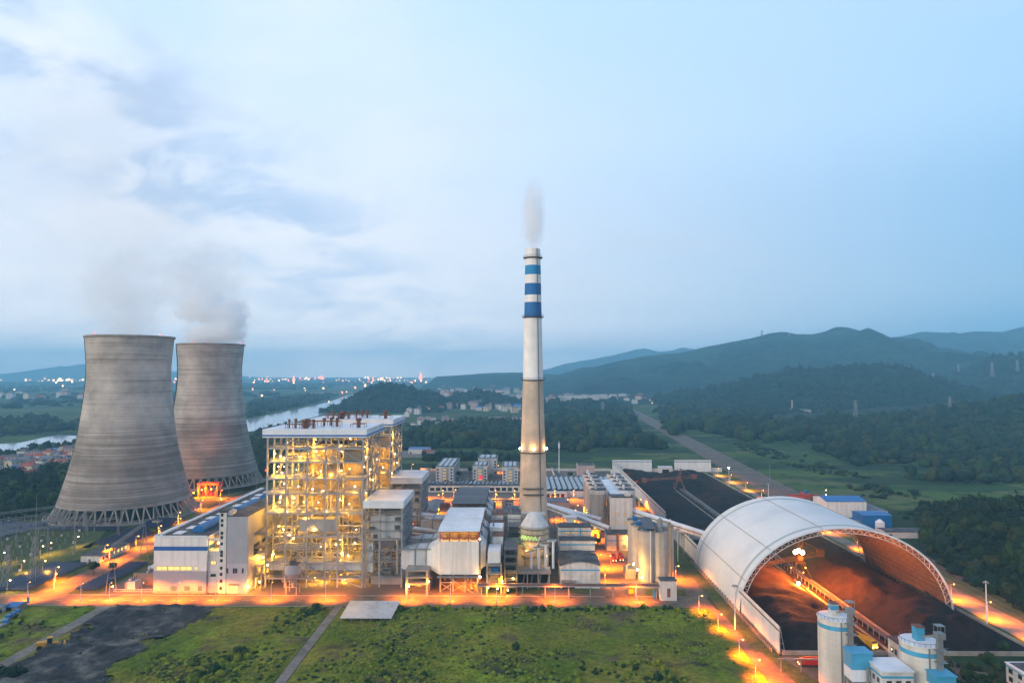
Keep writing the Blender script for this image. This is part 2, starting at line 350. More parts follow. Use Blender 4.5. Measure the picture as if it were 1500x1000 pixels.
def groundmat():
    m = bpy.data.materials.new('farmland'); m.use_nodes = True; t = m.node_tree; K = t.links; b = t.nodes['Principled BSDF']
    b.inputs['Roughness'].default_value = .95; b.inputs['Specular IOR Level'].default_value = .15
    def n(ty, **k):
        q = t.nodes.new(ty)
        for a, v in k.items(): setattr(q, a, v)
        return q
    geo = n('ShaderNodeNewGeometry')
    def nz(s, d=6, sc_=(1,1,1), rot=0):
        mp_ = n('ShaderNodeMapping'); mp_.inputs['Scale'].default_value = sc_; mp_.inputs['Rotation'].default_value = (0,0,rot); K.new(geo.outputs['Position'], mp_.inputs[0])
        q = n('ShaderNodeTexNoise'); q.inputs['Scale'].default_value = s; q.inputs['Detail'].default_value = d; q.inputs['Roughness'].default_value = .6; K.new(mp_.outputs[0], q.inputs[0]); return q.outputs[0]
    def rp(f, a, b_):
        r = n('ShaderNodeMapRange'); r.inputs[1].default_value = a; r.inputs[2].default_value = b_; K.new(f, r.inputs[0]); return r.outputs[0]
    def mx(f, a, b_):
        q = n('ShaderNodeMix', data_type='RGBA'); K.new(f, q.inputs[0])
        for s_, v in ((q.inputs[6], a), (q.inputs[7], b_)):
            if isinstance(v, tuple): s_.default_value = (*v, 1)
            else: K.new(v, s_)
        return q.outputs[2]
    vo = n('ShaderNodeTexVoronoi'); vo.inputs['Scale'].default_value = .013
    mp_ = n('ShaderNodeMapping'); mp_.inputs['Scale'].default_value = (.55, 1.7, 1); mp_.inputs['Rotation'].default_value = (0,0,.25); K.new(geo.outputs['Position'], mp_.inputs[0]); K.new(mp_.outputs[0], vo.inputs[0])
    sp = n('ShaderNodeSeparateColor'); K.new(vo.outputs['Color'], sp.inputs[0])
    c = mx(sp.outputs[0], (.022,.058,.011), (.068,.115,.020))
    c = mx(rp(sp.outputs[1], .72, .8), c, (.10,.115,.035))
    c = mx(rp(sp.outputs[2], .8, .86), c, (.018,.040,.014))
    c = mx(rp(nz(.016), .5, .68), c, (.024,.046,.014))
    c = mx(rp(nz(.045, 9), .52, .64), c, (.012,.030,.009))
    c = mx(rp(nz(.03, 5, (1,2.5,1)), .64, .74), c, (.10,.085,.035))
    K.new(c, b.inputs['Base Color'])
    bp = n('ShaderNodeBump'); bp.inputs['Strength'].default_value = .5; bp.inputs['Distance'].default_value = .8; K.new(nz(.4), bp.inputs['Height']); K.new(bp.outputs[0], b.inputs['Normal'])
    return m
M['farm'] = groundmat()
def fieldmat():
    m = mat('rough_meadow', (.18,.175,.022), .95, var=.35, scale=.45, c2=(.085,.13,.008), c2s=.028, c2t=(.42,.60), bump=.9, bscale=.9, spec=.15)
    t = m.node_tree; K = t.links
    vm = [q for q in t.nodes if q.type == 'VECT_MATH'][0]; src = vm.inputs[0].links[0].from_socket
    geo = [q for q in t.nodes if q.type == 'NEW_GEOMETRY'][0]
    def layer(scale, a, b, colr, src, st=(1,1,1)):
        mp_ = t.nodes.new('ShaderNodeMapping'); mp_.inputs['Scale'].default_value = st; mp_.inputs['Rotation'].default_value = (0,0,-.5); K.new(geo.outputs['Position'], mp_.inputs[0])
        q = t.nodes.new('ShaderNodeTexNoise'); q.inputs['Scale'].default_value = scale; q.inputs['Detail'].default_value = 9; q.inputs['Roughness'].default_value = .62; K.new(mp_.outputs[0], q.inputs[0])
        r = t.nodes.new('ShaderNodeMapRange'); r.inputs[1].default_value = a; r.inputs[2].default_value = b; K.new(q.outputs[0], r.inputs[0])
        x = t.nodes.new('ShaderNodeMix'); x.data_type = 'RGBA'; K.new(r.outputs[0], x.inputs[0]); K.new(src, x.inputs[6]); x.inputs[7].default_value = (*colr, 1); return x.outputs[2]
    src = layer(.022, .52, .66, (.20,.29,.012), src, (1,.6,1))
    src = layer(.035, .54, .64, (.115,.085,.045), src)
    src = layer(.05, .56, .66, (.040,.042,.022), src, (.7,1,1))
    K.new(src, vm.inputs[0]); return m
M['field'] = fieldmat()

def towermat():
    m = mat('tower_concrete', (.40,.36,.315), .9, var=.24, scale=.045)
    t = m.node_tree; K = t.links; vm = [q for q in t.nodes if q.type == 'VECT_MATH'][0]
    geo = [q for q in t.nodes if q.type == 'NEW_GEOMETRY'][0]; sp = t.nodes.new('ShaderNodeSeparateXYZ'); K.new(geo.outputs['Position'], sp.inputs[0])
    mp_ = t.nodes.new('ShaderNodeMapping'); mp_.inputs['Scale'].default_value = (.006,.006,.55); K.new(geo.outputs['Position'], mp_.inputs[0])
    q = t.nodes.new('ShaderNodeTexNoise'); q.inputs['Scale'].default_value = 1.0; q.inputs['Detail'].default_value = 6; q.inputs['Roughness'].default_value = .75; K.new(mp_.outputs[0], q.inputs[0])
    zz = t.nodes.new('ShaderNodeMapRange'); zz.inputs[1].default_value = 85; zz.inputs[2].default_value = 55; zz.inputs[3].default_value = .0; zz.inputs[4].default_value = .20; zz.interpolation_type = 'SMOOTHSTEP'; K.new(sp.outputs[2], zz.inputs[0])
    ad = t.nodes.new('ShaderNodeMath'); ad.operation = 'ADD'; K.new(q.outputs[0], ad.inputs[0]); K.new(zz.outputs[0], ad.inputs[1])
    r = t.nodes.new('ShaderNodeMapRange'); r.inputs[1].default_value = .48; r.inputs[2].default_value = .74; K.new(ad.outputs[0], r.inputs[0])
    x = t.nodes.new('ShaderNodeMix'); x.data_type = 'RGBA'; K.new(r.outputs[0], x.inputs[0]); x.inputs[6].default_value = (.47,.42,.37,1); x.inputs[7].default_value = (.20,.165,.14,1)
    # pour rings
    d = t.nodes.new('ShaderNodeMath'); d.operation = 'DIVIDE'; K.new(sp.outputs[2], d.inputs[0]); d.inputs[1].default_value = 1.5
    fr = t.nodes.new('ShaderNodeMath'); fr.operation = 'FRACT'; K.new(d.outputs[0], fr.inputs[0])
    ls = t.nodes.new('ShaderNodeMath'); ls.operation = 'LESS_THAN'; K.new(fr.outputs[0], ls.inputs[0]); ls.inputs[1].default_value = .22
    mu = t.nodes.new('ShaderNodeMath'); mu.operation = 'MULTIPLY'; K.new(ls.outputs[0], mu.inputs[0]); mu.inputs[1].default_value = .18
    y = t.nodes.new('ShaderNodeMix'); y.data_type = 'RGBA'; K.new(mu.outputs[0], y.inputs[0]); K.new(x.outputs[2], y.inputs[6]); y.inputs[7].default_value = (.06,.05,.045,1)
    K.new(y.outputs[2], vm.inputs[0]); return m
M['tower'] = towermat()
HAZE_C = (.33,.74,1.0); HAZE_D = 1.35e-4
# ------------------------------------------------------------------ terrain
def np_mesh(name, V, F, mats, smooth=False, mi=None):
    me = bpy.data.meshes.new(name); nv, nf, k = len(V), len(F), F.shape[1]
    me.vertices.add(nv); me.vertices.foreach_set('co', np.asarray(V, dtype=np.float32).ravel())
    me.loops.add(nf*k); me.loops.foreach_set('vertex_index', np.asarray(F, dtype=np.int32).ravel())
    me.polygons.add(nf); me.polygons.foreach_set('loop_start', np.arange(0, nf*k, k, dtype=np.int32)); me.polygons.foreach_set('loop_total', np.full(nf, k, dtype=np.int32))
    if mi is not None: me.polygons.foreach_set('material_index', np.asarray(mi, dtype=np.int32))
    if smooth: me.polygons.foreach_set('use_smooth', np.ones(nf, dtype=bool))
    me.update(calc_edges=True)
    for m in (mats if isinstance(mats, (list, tuple)) else [mats]): me.materials.append(m)
    o = bpy.data.objects.new(name, me); col.objects.link(o); ORG[o] = Vector(); return o
rng = np.random.default_rng(11)
def vnoise(x, y, s, seed=0):
    """cheap smooth value noise on arrays"""
    x = np.asarray(x)*s+seed*17.3; y = np.asarray(y)*s-seed*9.1
    xi = np.floor(x).astype(np.int64); yi = np.floor(y).astype(np.int64); fx = x-xi; fy = y-yi
    fx = fx*fx*(3-2*fx); fy = fy*fy*(3-2*fy)
    def h(a, b):
        n = (a*374761393+b*668265263+seed*974711) & 0x7fffffff; n = ((n ^ (n >> 13))*1274126177) & 0x7fffffff; return ((n ^ (n >> 16)) & 0xffff)/65535.0
    return (h(xi,yi)*(1-fx)+h(xi+1,yi)*fx)*(1-fy)+(h(xi,yi+1)*(1-fx)+h(xi+1,yi+1)*fx)*fy
def fbm(x, y, s, o=5, seed=0, g=.5):
    a = 1; t = 0; w_ = 0
    for k in range(o): t = t+a*vnoise(x, y, s*2**k, seed+k); w_ += a; a *= g
    return t/w_
def inpoly(x, y, poly):
    x = np.asarray(x); y = np.asarray(y); r = np.zeros(x.shape, bool); n = len(poly)
    for i in range(n):
        (x1, y1), (x2, y2) = poly[i], poly[(i+1) % n]
        c = ((y1 > y) != (y2 > y)) & (x < (x2-x1)*(y-y1)/((y2-y1) if y2 != y1 else 1e-9)+x1); r ^= c
    return r
def gp(*pp): return [tuple(G(px, py))[:2] for px, py in pp]

g_ = MB(); S_ = 15950
g_.sheet([(-S_,-1400),(S_,-1400),(S_,S_),(-S_,S_)], 0.0); struct(g_.build('ground', M['farm']))
def flat(name, poly, z, m): o = MB().sheet(poly, z).build(name, m); return struct(o)
# river
near = [(-60,670),(0,666),(30,664),(60,658),(115,650),(250,638),(365,632),(400,626),(440,616),(470,608),(500,600),(512,590),(535,581),(560,576.5),(640,574)]
far_ = [(640,571.5),(540,574),(505,580),(480,589),(440,598),(400,606),(362,614),(250,626),(115,638),(85,637),(62,641),(30,648),(0,650),(-60,654)]
flat('river', gp(*near, *far_), .12, M['water'])
# heightfield helper
def hfield(name, x0, x1, y0, y1, step, hf, m, mask=None, smooth=True):
    nx = int((x1-x0)/step)+1; ny = int((y1-y0)/step)+1
    X, Y = np.meshgrid(np.linspace(x0, x1, nx), np.linspace(y0, y1, ny)); Z = hf(X, Y)
    V = np.stack([X.ravel(), Y.ravel(), Z.ravel()], 1); i = np.arange(nx*ny).reshape(ny, nx)
    F = np.stack([i[:-1,:-1].ravel(), i[:-1,1:].ravel(), i[1:,1:].ravel(), i[1:,:-1].ravel()], 1)
    if mask is not None:
        cx = V[F].mean(1); F = F[mask(cx[:,0], cx[:,1])]
        u = np.unique(F); mp_ = np.zeros(len(V), int); mp_[u] = np.arange(len(u)); V = V[u]; F = mp_[F]
    return np_mesh(name, V, F, m, smooth)
def edge(v, a, b, w_): return np.clip(np.minimum(v-a, b-v)/w_, 0, 1)
ashpoly = [(-208.5,353),(-208.5,200),(-158,200),(-160,262),(-166,290),(-160,315),(-150,335),(-143,353)]
def fieldh(X, Y): return .10+edge(Y,170,353,3)*edge(X,-420,118,3)*(fbm(X,Y,.06,4,3)*1.6+fbm(X,Y,.45,3,5)*.9-.5)*np.clip(np.minimum(abs(X+212)-3.6, abs(X+92.5)-2.6)/3,0,1)
def notash(x, y): return ~(inpoly(x+(vnoise(x,y,.3,2)-.5)*6+(vnoise(x,y,.07,5)-.5)*22, y, ashpoly)) & (abs(x+212) > 3.2) & (abs(x+92.5) > 2.2)
struct(hfield('meadow_field', -420, 96, 170, 353.5, 1.0, fieldh, M['field'], notash))
struct(hfield('ash_field', -208.6, -135, 190, 354, .8, lambda X,Y: .10+edge(Y,170,354.5,2)*edge(X,-208.8,-130,2)*(np.abs(fbm(X,Y,.09,5,8)-.5)*6+fbm(X,Y,.5,3,4)*.7), M['ash'], lambda x,y: ~notash(x,y) & (x > -208.5)))
# tracks through the field
flat('field_track', [(-215,150),(-209,150),(-209,352.3),(-203,355),(-221,355),(-215,352.3)], .16, M['pathm'])
flat('field_path', [(-94.6,150),(-90.4,150),(-90.4,355),(-94.6,355)], .16, M['pathm'])
# plant yard and roads
flat('plant_yard', [(-235,372),(106,372),(108,640),(108,840),(-235,840)], .05, M['yard'])
flat('front_road', [(-430,355.5),(86,355.5),(92,352),(100,352),(100,371.5),(-430,371.5)], .10, M['asphalt'])
flat('tower_road', [(-262,371.5),(-245,371.5),(-247,420),(-254,560),(-262,640),(-262,740),(-272,740),(-275,640),(-268,560),(-262,420)], .10, M['asphalt'])
flat('dome_road', [(91,352),(101,352),(112,170),(99,170)], .105, M['asphalt'])
flat('dome_road', [(90,371),(101,371),(105,470),(107,640),(100,640),(94,470)], .105, M['asphalt'])
flat('yard_road', [(46,372),(62,372),(62,480),(56,480),(56,660),(46,660)], .10, M['asphalt'])
flat('cross_road', [(-120,640),(105,640),(105,652),(-120,652)], .105, M['asphalt'])
flat('inner_road', [(-32,520),(-12,520),(-12,639.5),(-32,639.5)], .10, M['asphalt'])
flat('rail_road', [(226,150),(242,150),(244,460),(236,470),(236,830),(229,830),(226,460)], .09, M['pathm'])
k = MB()
for (a, b) in (((-430,372),(-262,372)), ((-245,372),(-93,372)), ((-87,372),(46,372)), ((62,372),(90,372)), ((-430,355),(-222,355)), ((-202,355),(-96,355)), ((-89,355),(86,355))):
    k.box(a[0], b[0], a[1]-.15, a[1]+.15, 0, .28)
struct(k.build('road_kerb', M['kerb']))
k = MB()
for x in range(-425, 85, 9): k.box(x, x+4, 363.4, 363.6, .11, .114)
struct(k.build('road_marking', M['line']))
# lawns inside the plant
lawns = [[(-199,372.6),(-199,374.5),(-158,374.5),(-158,372.6)], [(-21,376),(12,376),(15,381),(15,387),(-21,387)], [(-20,389.5),(14,389.5),(14,396),(-20,396)], [(28,378),(38,376),(42,384),(38,390),(27,389)], [(68,373),(90,373),(92,384),(70,386)], [(96,404),(110.5,404),(110.5,640),(108,640)], [(101.5,300),(110,300),(110.5,404),(101.5,404)], [(104,300),(110,300),(118,260),(109,255)],
         [(-266,373),(-290,373),(-272,430),(-268,440),(-263.5,440)], [(-243,373),(-228,373),(-228,440),(-246,440)], [(-300,470),(-264,470),(-270,590),(-305,590)], [(-450,470),(-300,395),(-284,430),(-296,480),(-330,560),(-450,560)], [(-330,600),(-276,600),(-276,700),(-270,760),(-225,760),(-225,600),(-258,600),(-270,700),(-330,640)],
         [(-450,373),(-330,373),(-310,395),(-450,440)], [(242,330),(256,330),(256,600),(243,600)], [(214,700),(222,700),(222,840),(214,840)]]
for p in lawns: struct(MB().sheet(p, .14).build('lawn', M['lawn']))
# solar garden strips come later; coal yard floor
flat('coal_yard', [(112,297),(221,297),(221,828),(112,828)], .06, M['coal'])
def coalh(X, Y):
    c = 164; d = np.abs(X-c); r = np.clip((d-6)/14, 0, 1)*np.clip((52.5-d)/13, 0, 1)
    h = 4+7*fbm(X, Y, .022, 3, 21)
    h = h*np.where(Y < 433, 1.15, .62)*(.85+.3*np.abs(fbm(X,Y,.045,3,33)-.5)*4)
    return .1+r*edge(Y,300,826,14)*h+fbm(X,Y,.12,4,9)*.9*edge(X,113,220,3)*np.clip((d-4)/4,0,1)
struct(hfield('coal_pile', 112.8, 220, 298.5, 827, 1.5, coalh, M['coal']))
# railway
def rx(Y): return 222+(Y-250)*.064+ (6 if Y > 0 else 0)
def strip(y0, y1, xa, xb, n=24): 
    ys = [y0*(y1/y0)**(i/n) for i in range(n+1)]; return [(xa(y), y) for y in ys]+[(xb(y), y) for y in reversed(ys)]
cx_ = lambda y: 243+(y-430)*.0617
flat('railway', strip(330, 2300, lambda y: cx_(y)-4 if y < 500 else cx_(y)-16, lambda y: cx_(y)+22), .07, M['ballast'])
k = MB()
for off in (-8,-3,2,7,12,17):
    for s_ in (-.72,.72):
        ys = [520*(2300/520)**(i/30) for i in range(31)] if off < 2 else [340*(2300/340)**(i/34) for i in range(35)]
        for a, b in zip(ys, ys[1:]): k.beam((cx_(a)+off+s_, a, .17), (cx_(b)+off+s_, b, .17), .14+(a/9000))
    k2 = MB()
struct(k.build('railway_tracks', M['rail']))

# ------------------------------------------------------------------ hills
def ridge(name, prof, Y, wf, wb, m, amp=.12, n=170, mrows=46, seed=1, zmin=0, gull=.25):
    """prof: crest in photo pixels at depth Y -> a real hill with slopes wf in front and wb behind"""
    P = [A(px, py, Y) for px, py in prof]; xs = np.array([p.x for p in P]); zs = np.maximum(np.array([p.z for p in P]), 0)
    X = np.linspace(xs[0], xs[-1], n); Zc = np.interp(X, xs, zs); k5 = np.array([1,2,3,2,1])/9
    Zc = np.convolve(np.pad(Zc, 2, mode='edge'), k5, 'valid')
    t = np.concatenate([np.linspace(-1, 0, mrows), np.linspace(0, 1, mrows//2)[1:]])
    TT, XX = np.meshgrid(t, X, indexing='ij'); YY = np.where(TT < 0, Y+TT*wf, Y+TT*wb)
    s = 1-np.abs(TT)**1.15; s = s*s*(3-2*s)*.55+s*.45
    H = np.tile(Zc, (len(t), 1))
    g = fbm(XX, YY, 4.2/wf, 4, seed); g2 = 1-np.clip(np.abs(fbm(XX, YY*.45, 5.5/wf, 4, seed+7, .55)-.5)*5,0,1)*.9-np.clip(np.abs(fbm(XX, YY*.6, 13/wf, 3, seed+8)-.5)*4,0,1)*.35
    side = 1-(1-np.abs(TT))**3
    Z = H*s*(1-side*gull*(1.6*g2))+H.max()*amp*(g-.5)*(0.25+side)*np.clip(s*3,0,1)
    Z += H.max()*.02*(fbm(XX, YY, 30/wf, 2, seed+3)-.5)
    Z = np.maximum(Z, -1.0); Z[0,:] = -2; Z[-1,:] = -2
    V = np.stack([XX.ravel(), YY.ravel(), Z.ravel()], 1); i = np.arange(Z.size).reshape(Z.shape)
    F = np.stack([i[:-1,:-1].ravel(), i[:-1,1:].ravel(), i[1:,1:].ravel(), i[1:,:-1].ravel()], 1)
    o = struct(np_mesh(name, V, F, m, True)); return XX, YY, Z
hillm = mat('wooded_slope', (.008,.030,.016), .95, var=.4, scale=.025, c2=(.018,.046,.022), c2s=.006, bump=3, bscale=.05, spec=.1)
hillf = mat('far_wooded_slope', (.004,.024,.020), .95, var=.4, scale=.012, c2=(.014,.040,.024), c2s=.003, bump=8, bscale=.02, spec=.1)  # bluer than the nearer slopes: some distance haze is put into the colour
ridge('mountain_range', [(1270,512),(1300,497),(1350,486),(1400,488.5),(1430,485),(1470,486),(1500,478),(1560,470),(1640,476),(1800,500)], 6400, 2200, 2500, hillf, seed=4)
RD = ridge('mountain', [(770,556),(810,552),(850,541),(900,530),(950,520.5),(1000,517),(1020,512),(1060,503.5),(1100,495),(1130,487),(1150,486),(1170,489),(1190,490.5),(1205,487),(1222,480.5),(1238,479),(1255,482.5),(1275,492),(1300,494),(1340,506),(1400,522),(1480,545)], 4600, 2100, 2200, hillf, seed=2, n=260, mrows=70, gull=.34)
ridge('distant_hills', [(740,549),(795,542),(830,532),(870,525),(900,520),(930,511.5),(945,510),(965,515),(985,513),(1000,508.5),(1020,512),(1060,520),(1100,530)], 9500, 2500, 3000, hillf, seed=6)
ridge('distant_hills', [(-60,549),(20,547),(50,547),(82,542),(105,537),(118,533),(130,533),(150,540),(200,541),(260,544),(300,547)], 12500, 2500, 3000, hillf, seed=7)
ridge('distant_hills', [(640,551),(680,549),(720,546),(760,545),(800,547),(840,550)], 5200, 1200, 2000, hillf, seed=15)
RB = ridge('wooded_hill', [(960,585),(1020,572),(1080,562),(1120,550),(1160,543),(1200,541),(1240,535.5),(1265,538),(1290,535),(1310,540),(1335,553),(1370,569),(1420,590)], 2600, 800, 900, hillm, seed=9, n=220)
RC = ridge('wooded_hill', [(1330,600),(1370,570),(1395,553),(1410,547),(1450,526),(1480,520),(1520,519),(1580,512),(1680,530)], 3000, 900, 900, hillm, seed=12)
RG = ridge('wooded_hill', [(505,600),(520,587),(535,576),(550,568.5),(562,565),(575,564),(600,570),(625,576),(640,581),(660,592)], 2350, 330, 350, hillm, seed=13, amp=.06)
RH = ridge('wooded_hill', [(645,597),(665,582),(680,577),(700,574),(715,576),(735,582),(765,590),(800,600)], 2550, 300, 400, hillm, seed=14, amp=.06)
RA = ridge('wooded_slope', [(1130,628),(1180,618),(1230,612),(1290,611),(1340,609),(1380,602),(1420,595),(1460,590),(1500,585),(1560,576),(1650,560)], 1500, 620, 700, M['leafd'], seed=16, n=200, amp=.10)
RF = ridge('wooded_slope', [(575,650),(610,637),(650,625),(690,616),(740,618),(800,632),(840,642),(880,650)], 1450, 170, 200, M['leafd'], seed=17, amp=.05)
def nearh(X, Y):
    e = 248+(Y-330)*.12+np.maximum(0,Y-470)*.55; a = np.clip((X-e)/45, 0, 1); b = np.clip((640-(X-260)*.25-Y)/110, 0, 1); a = a*a*(3-2*a); b = b*b*(3-2*b)
    return -.5+a*b*(15+9*fbm(X,Y,.012,3,31))
struct(hfield('wooded_knoll', 250, 640, 230, 640, 6, nearh, M['leafd']))

# ------------------------------------------------------------------ woods (masses of crowns)
def ico(sub):
    import bmesh
    b = bmesh.new(); bmesh.ops.create_icosphere(b, subdivisions=sub, radius=1); b.verts.ensure_lookup_table()
    V = np.array([v.co[:] for v in b.verts]); F = np.array([[v.index for v in f.verts] for f in b.faces]); b.free(); return V, F
def crown_var(sub, leaves, seed, conif=0):
    r = np.random.default_rng(seed); V, F = ico(sub)
    d = 1+.32*(r.random(len(V))-.5)*2; V = V*d[:,None]; V[:,2] *= .95+conif; V[:,2] += .75
    if leaves:
        u = r.normal(size=(leaves,3)); u /= np.linalg.norm(u, axis=1)[:,None]; u *= (.85+.42*r.random(leaves))[:,None]; u[:,2] = u[:,2]*.95+.75
        tri = r.normal(size=(leaves,3,3))*.17+u[:,None,:]; o = len(V)
        V = np.concatenate([V, tri.reshape(-1,3)]); F = np.concatenate([F, o+np.arange(leaves*3).reshape(-1,3)])
    return V, F
VAR = {'near': [crown_var(2, 120, s) for s in range(4)], 'mid': [crown_var(2, 24, s+9) for s in range(4)], 'far': [crown_var(1, 6, s+20) for s in range(4)]}
def mass(name, P, S, var, mats, label, cat, zs=None):
    """P (n,3) crown bases, S (n,) radii -> one object"""
    Vs = []; Fs = []; mi = []; o = 0; P = np.asarray(P, float); S = np.asarray(S, float); which = rng.integers(0, 4, len(P)); ang = rng.random(len(P))*6.28; mm = rng.integers(0, len(mats), len(P))
    zz = .55+1.0*rng.random(len(P))**1.3 if zs is None else np.full(len(P), zs)
    for k_ in range(4):
        V0, F0 = VAR[var][k_]; s = np.where(which == k_)[0]
        if not len(s): continue
        c = np.cos(ang[s])[:,None]; sn = np.sin(ang[s])[:,None]
        X = (V0[None,:,0]*c-V0[None,:,1]*sn)*S[s,None]; Y = (V0[None,:,0]*sn+V0[None,:,1]*c)*S[s,None]; Z = V0[None,:,2]*S[s,None]*zz[s,None]
        V = np.stack([X+P[s,0,None], Y+P[s,1,None], Z+P[s,2,None]], 2).reshape(-1,3)
        F = (F0[None]+(np.arange(len(s))*len(V0))[:,None,None]).reshape(-1,3)+o
        Vs.append(V); Fs.append(F); mi.append(np.repeat(mm[s], len(F0))); o += len(V)
    ob = np_mesh(name, np.concatenate(Vs), np.concatenate(Fs), [M[x] for x in mats], False, np.concatenate(mi))
    return tag(ob, label, cat, kind='stuff')
def samp_poly(poly, n):
    P = np.array(poly); lo = P.min(0); hi = P.max(0); out = []
    while sum(len(a) for a in out) < n:
        q = lo+(hi-lo)*rng.random((n*2, 2)); out.append(q[inpoly(q[:,0], q[:,1], poly)])
    return np.concatenate(out)[:n]
def wood(poly, spacing, r, var, mats, label, zf=None, thin=None, cat='wood', zs=None, name='woods'):
    a = abs(sum(poly[i][0]*poly[(i+1)%len(poly)][1]-poly[(i+1)%len(poly)][0]*poly[i][1] for i in range(len(poly))))/2
    q = samp_poly(poly, max(8, int(a/spacing**2)))
    if thin: q = q[fbm(q[:,0], q[:,1], thin[0], 3, 40) > thin[1]]
    z = np.zeros(len(q)) if zf is None else zf(q[:,0], q[:,1])
    return mass(name, np.column_stack([q, z]), r*(.5+1.1*rng.random(len(q))**1.6), var, mats, label, cat, zs)
def ridgewood(RR, n, r, var, mats, label, tmax=1.0, cmax=1.0, cmin=0.0):
    XX, YY, Z = RR; a, b = Z.shape; i = rng.random(n)*(a-2)*tmax; j = (cmin+(cmax-cmin)*rng.random(n))*(b-2); ii = i.astype(int); jj = j.astype(int); fi = i-ii; fj = j-jj
    f = lambda Q: Q[ii,jj]*(1-fi)*(1-fj)+Q[ii+1,jj]*fi*(1-fj)+Q[ii,jj+1]*(1-fi)*fj+Q[ii+1,jj+1]*fi*fj
    P = np.column_stack([f(XX), f(YY), f(Z)-r*.9]); P = P[P[:,2] > -r*.9]
    return mass('woods', P, r*(.5+1.1*rng.random(len(P))**1.6), var, mats, label, 'wood')
D3 = ['leafd','leaffar','leafd','leaf','leafo']
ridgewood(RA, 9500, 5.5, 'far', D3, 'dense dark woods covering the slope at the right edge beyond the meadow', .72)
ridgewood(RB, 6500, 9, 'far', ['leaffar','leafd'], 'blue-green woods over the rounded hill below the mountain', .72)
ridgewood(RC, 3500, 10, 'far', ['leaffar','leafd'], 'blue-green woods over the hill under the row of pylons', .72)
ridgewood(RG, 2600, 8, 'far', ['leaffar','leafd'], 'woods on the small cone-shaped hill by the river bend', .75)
ridgewood(RH, 2000, 8, 'far', ['leaffar','leafd'], 'woods on the low rounded hill beside the chimney', .75)
ridgewood(RF, 2600, 5, 'far', D3, 'dark woods on the low rise behind the boiler houses', 1)
wood([(252,335),(640,235),(640,560),(560,590),(345,600),(312,540),(280,480),(262,430)], 3.9, 3.1, 'near', ['leafd','leaffar','leafd','leaf','leafd','leafo'], 'dense dark green trees on the knoll right of the white dome', zf=lambda x,y: nearh(x,y)-.8)
wood(gp((585,660),(600,640),(650,628),(765,628),(870,632),(935,645),(970,658),(900,656),(850,662),(760,662),(700,655)), 13, 7.5, 'far', D3, 'belt of dark trees between green fields and village behind the chimney')
wood(gp((800,602),(925,600),(935,640),(870,632),(800,632)), 17, 8, 'far', D3, 'scattered dark trees before the hillside town', thin=(.004,.42))
wood(gp((960,602),(1100,603),(1230,612),(1170,650),(1100,648),(1010,628),(985,640)), 17, 8.5, 'far', D3, 'loose woods right of the railway before the hills', thin=(.004,.36))
wood(gp((1170,650),(1230,625),(1290,640),(1500,650),(1500,708),(1400,708),(1320,700),(1250,680)), 9, 6, 'far', D3, 'belt of dark trees at the foot of the right-hand slope', thin=(.006,.36))
wood(gp((1060,650),(1180,690),(1400,800),(1500,830),(1500,745),(1300,705),(1180,672),(1100,650)), 8.5, 2.2, 'mid', D3, 'low bushes and hedges dotted over the right-hand meadow', thin=(.016,.53), cat='bushes', name='bushes', zs=.6)
wood(gp((-60,712),(40,704),(100,692),(125,700),(95,750),(40,760),(-60,772)), 6.2, 5, 'near', ['leafd','leaf','leafd'], 'dark dense trees left of the big cooling tower')
wood(gp((-60,672),(0,668),(60,661),(118,652),(130,660),(60,668),(0,676),(-60,682)), 6, 4.0, 'mid', D3, 'tree belt along the near river bank above the village')
wood(gp((-60,642),(0,640),(60,634),(120,630),(120,620),(60,615),(0,618),(-60,620)), 10, 6, 'far', D3, 'blue tree belt along the far river bank', thin=(.003,.35))
wood(gp((362,612),(400,603),(440,595),(480,585),(500,577),(420,582),(362,590)), 17, 6, 'far', D3, 'tree belt on the far bank right of the cooling towers')
wood(gp((360,652),(385,637),(440,628),(440,640),(420,690),(378,700)), 8, 6, 'mid', D3, 'dark trees seen between the far cooling tower and boiler house')
wood(gp((780,597),(900,592),(925,600),(900,603),(780,606)), 22, 10, 'far', ['leaffar'], 'trees around the hillside town')
wood(gp((0,600),(120,596),(400,580),(500,566),(640,563),(500,556),(300,556),(0,560)), 75, 16, 'far', ['leaffar'], 'hedgerows on the far river plain', thin=(.0012,.5), zs=.5)
wood(gp((620,668),(765,668),(765,676),(620,676)), 7, 3.2, 'mid', D3, 'row of street trees behind the dormitory blocks')
# bushes and rough grass in the foreground
def fz(x, y): return fieldh(x, y)-.2
wood([(-86,262),(92,262),(94,352),(-86,352)], 2.0, .62, 'mid', ['leafy','leaf','leafy','grassblade'], 'rough bright green weeds across the middle of the front field', zf=fz, thin=(.035,.50), cat='weeds', name='undergrowth', zs=.6)
wood([(-140,262),(-97,262),(-97,352),(-118,352),(-128,310)], 1.9, .62, 'mid', ['leafy','leaf','grassblade'], 'rough green weeds left of the field path', zf=fz, thin=(.04,.47), cat='weeds', name='undergrowth', zs=.6)
wood([(-158,262),(-100,262),(-100,300),(-150,300)], 2.0, .7, 'mid', ['leafy','leaf'], 'bright weeds beside the black ash ground', zf=fz, thin=(.05,.5), cat='weeds', name='undergrowth', zs=.6)
wood([(-128,262),(-120,262),(-98,352),(-108,352)], 2.6, 1.1, 'near', ['leaf','leafy'], 'dark bushes in a ragged line beside the field path', zf=fz, thin=(.05,.5), cat='bushes', name='bushes')
wood([(-60,262),(60,262),(60,300),(-60,310)], 3.8, .9, 'near', ['leaf','leafy'], 'dark bushes scattered near the bottom of the front field', zf=fz, thin=(.05,.52), cat='bushes', name='bushes')
wood([(-86,347),(86,347),(86,352),(-86,352)], 2.0, .85, 'near', ['leaf','leafy'], 'hedge-like weeds along the kerb of the front road', zf=fz, cat='weeds', name='undergrowth')
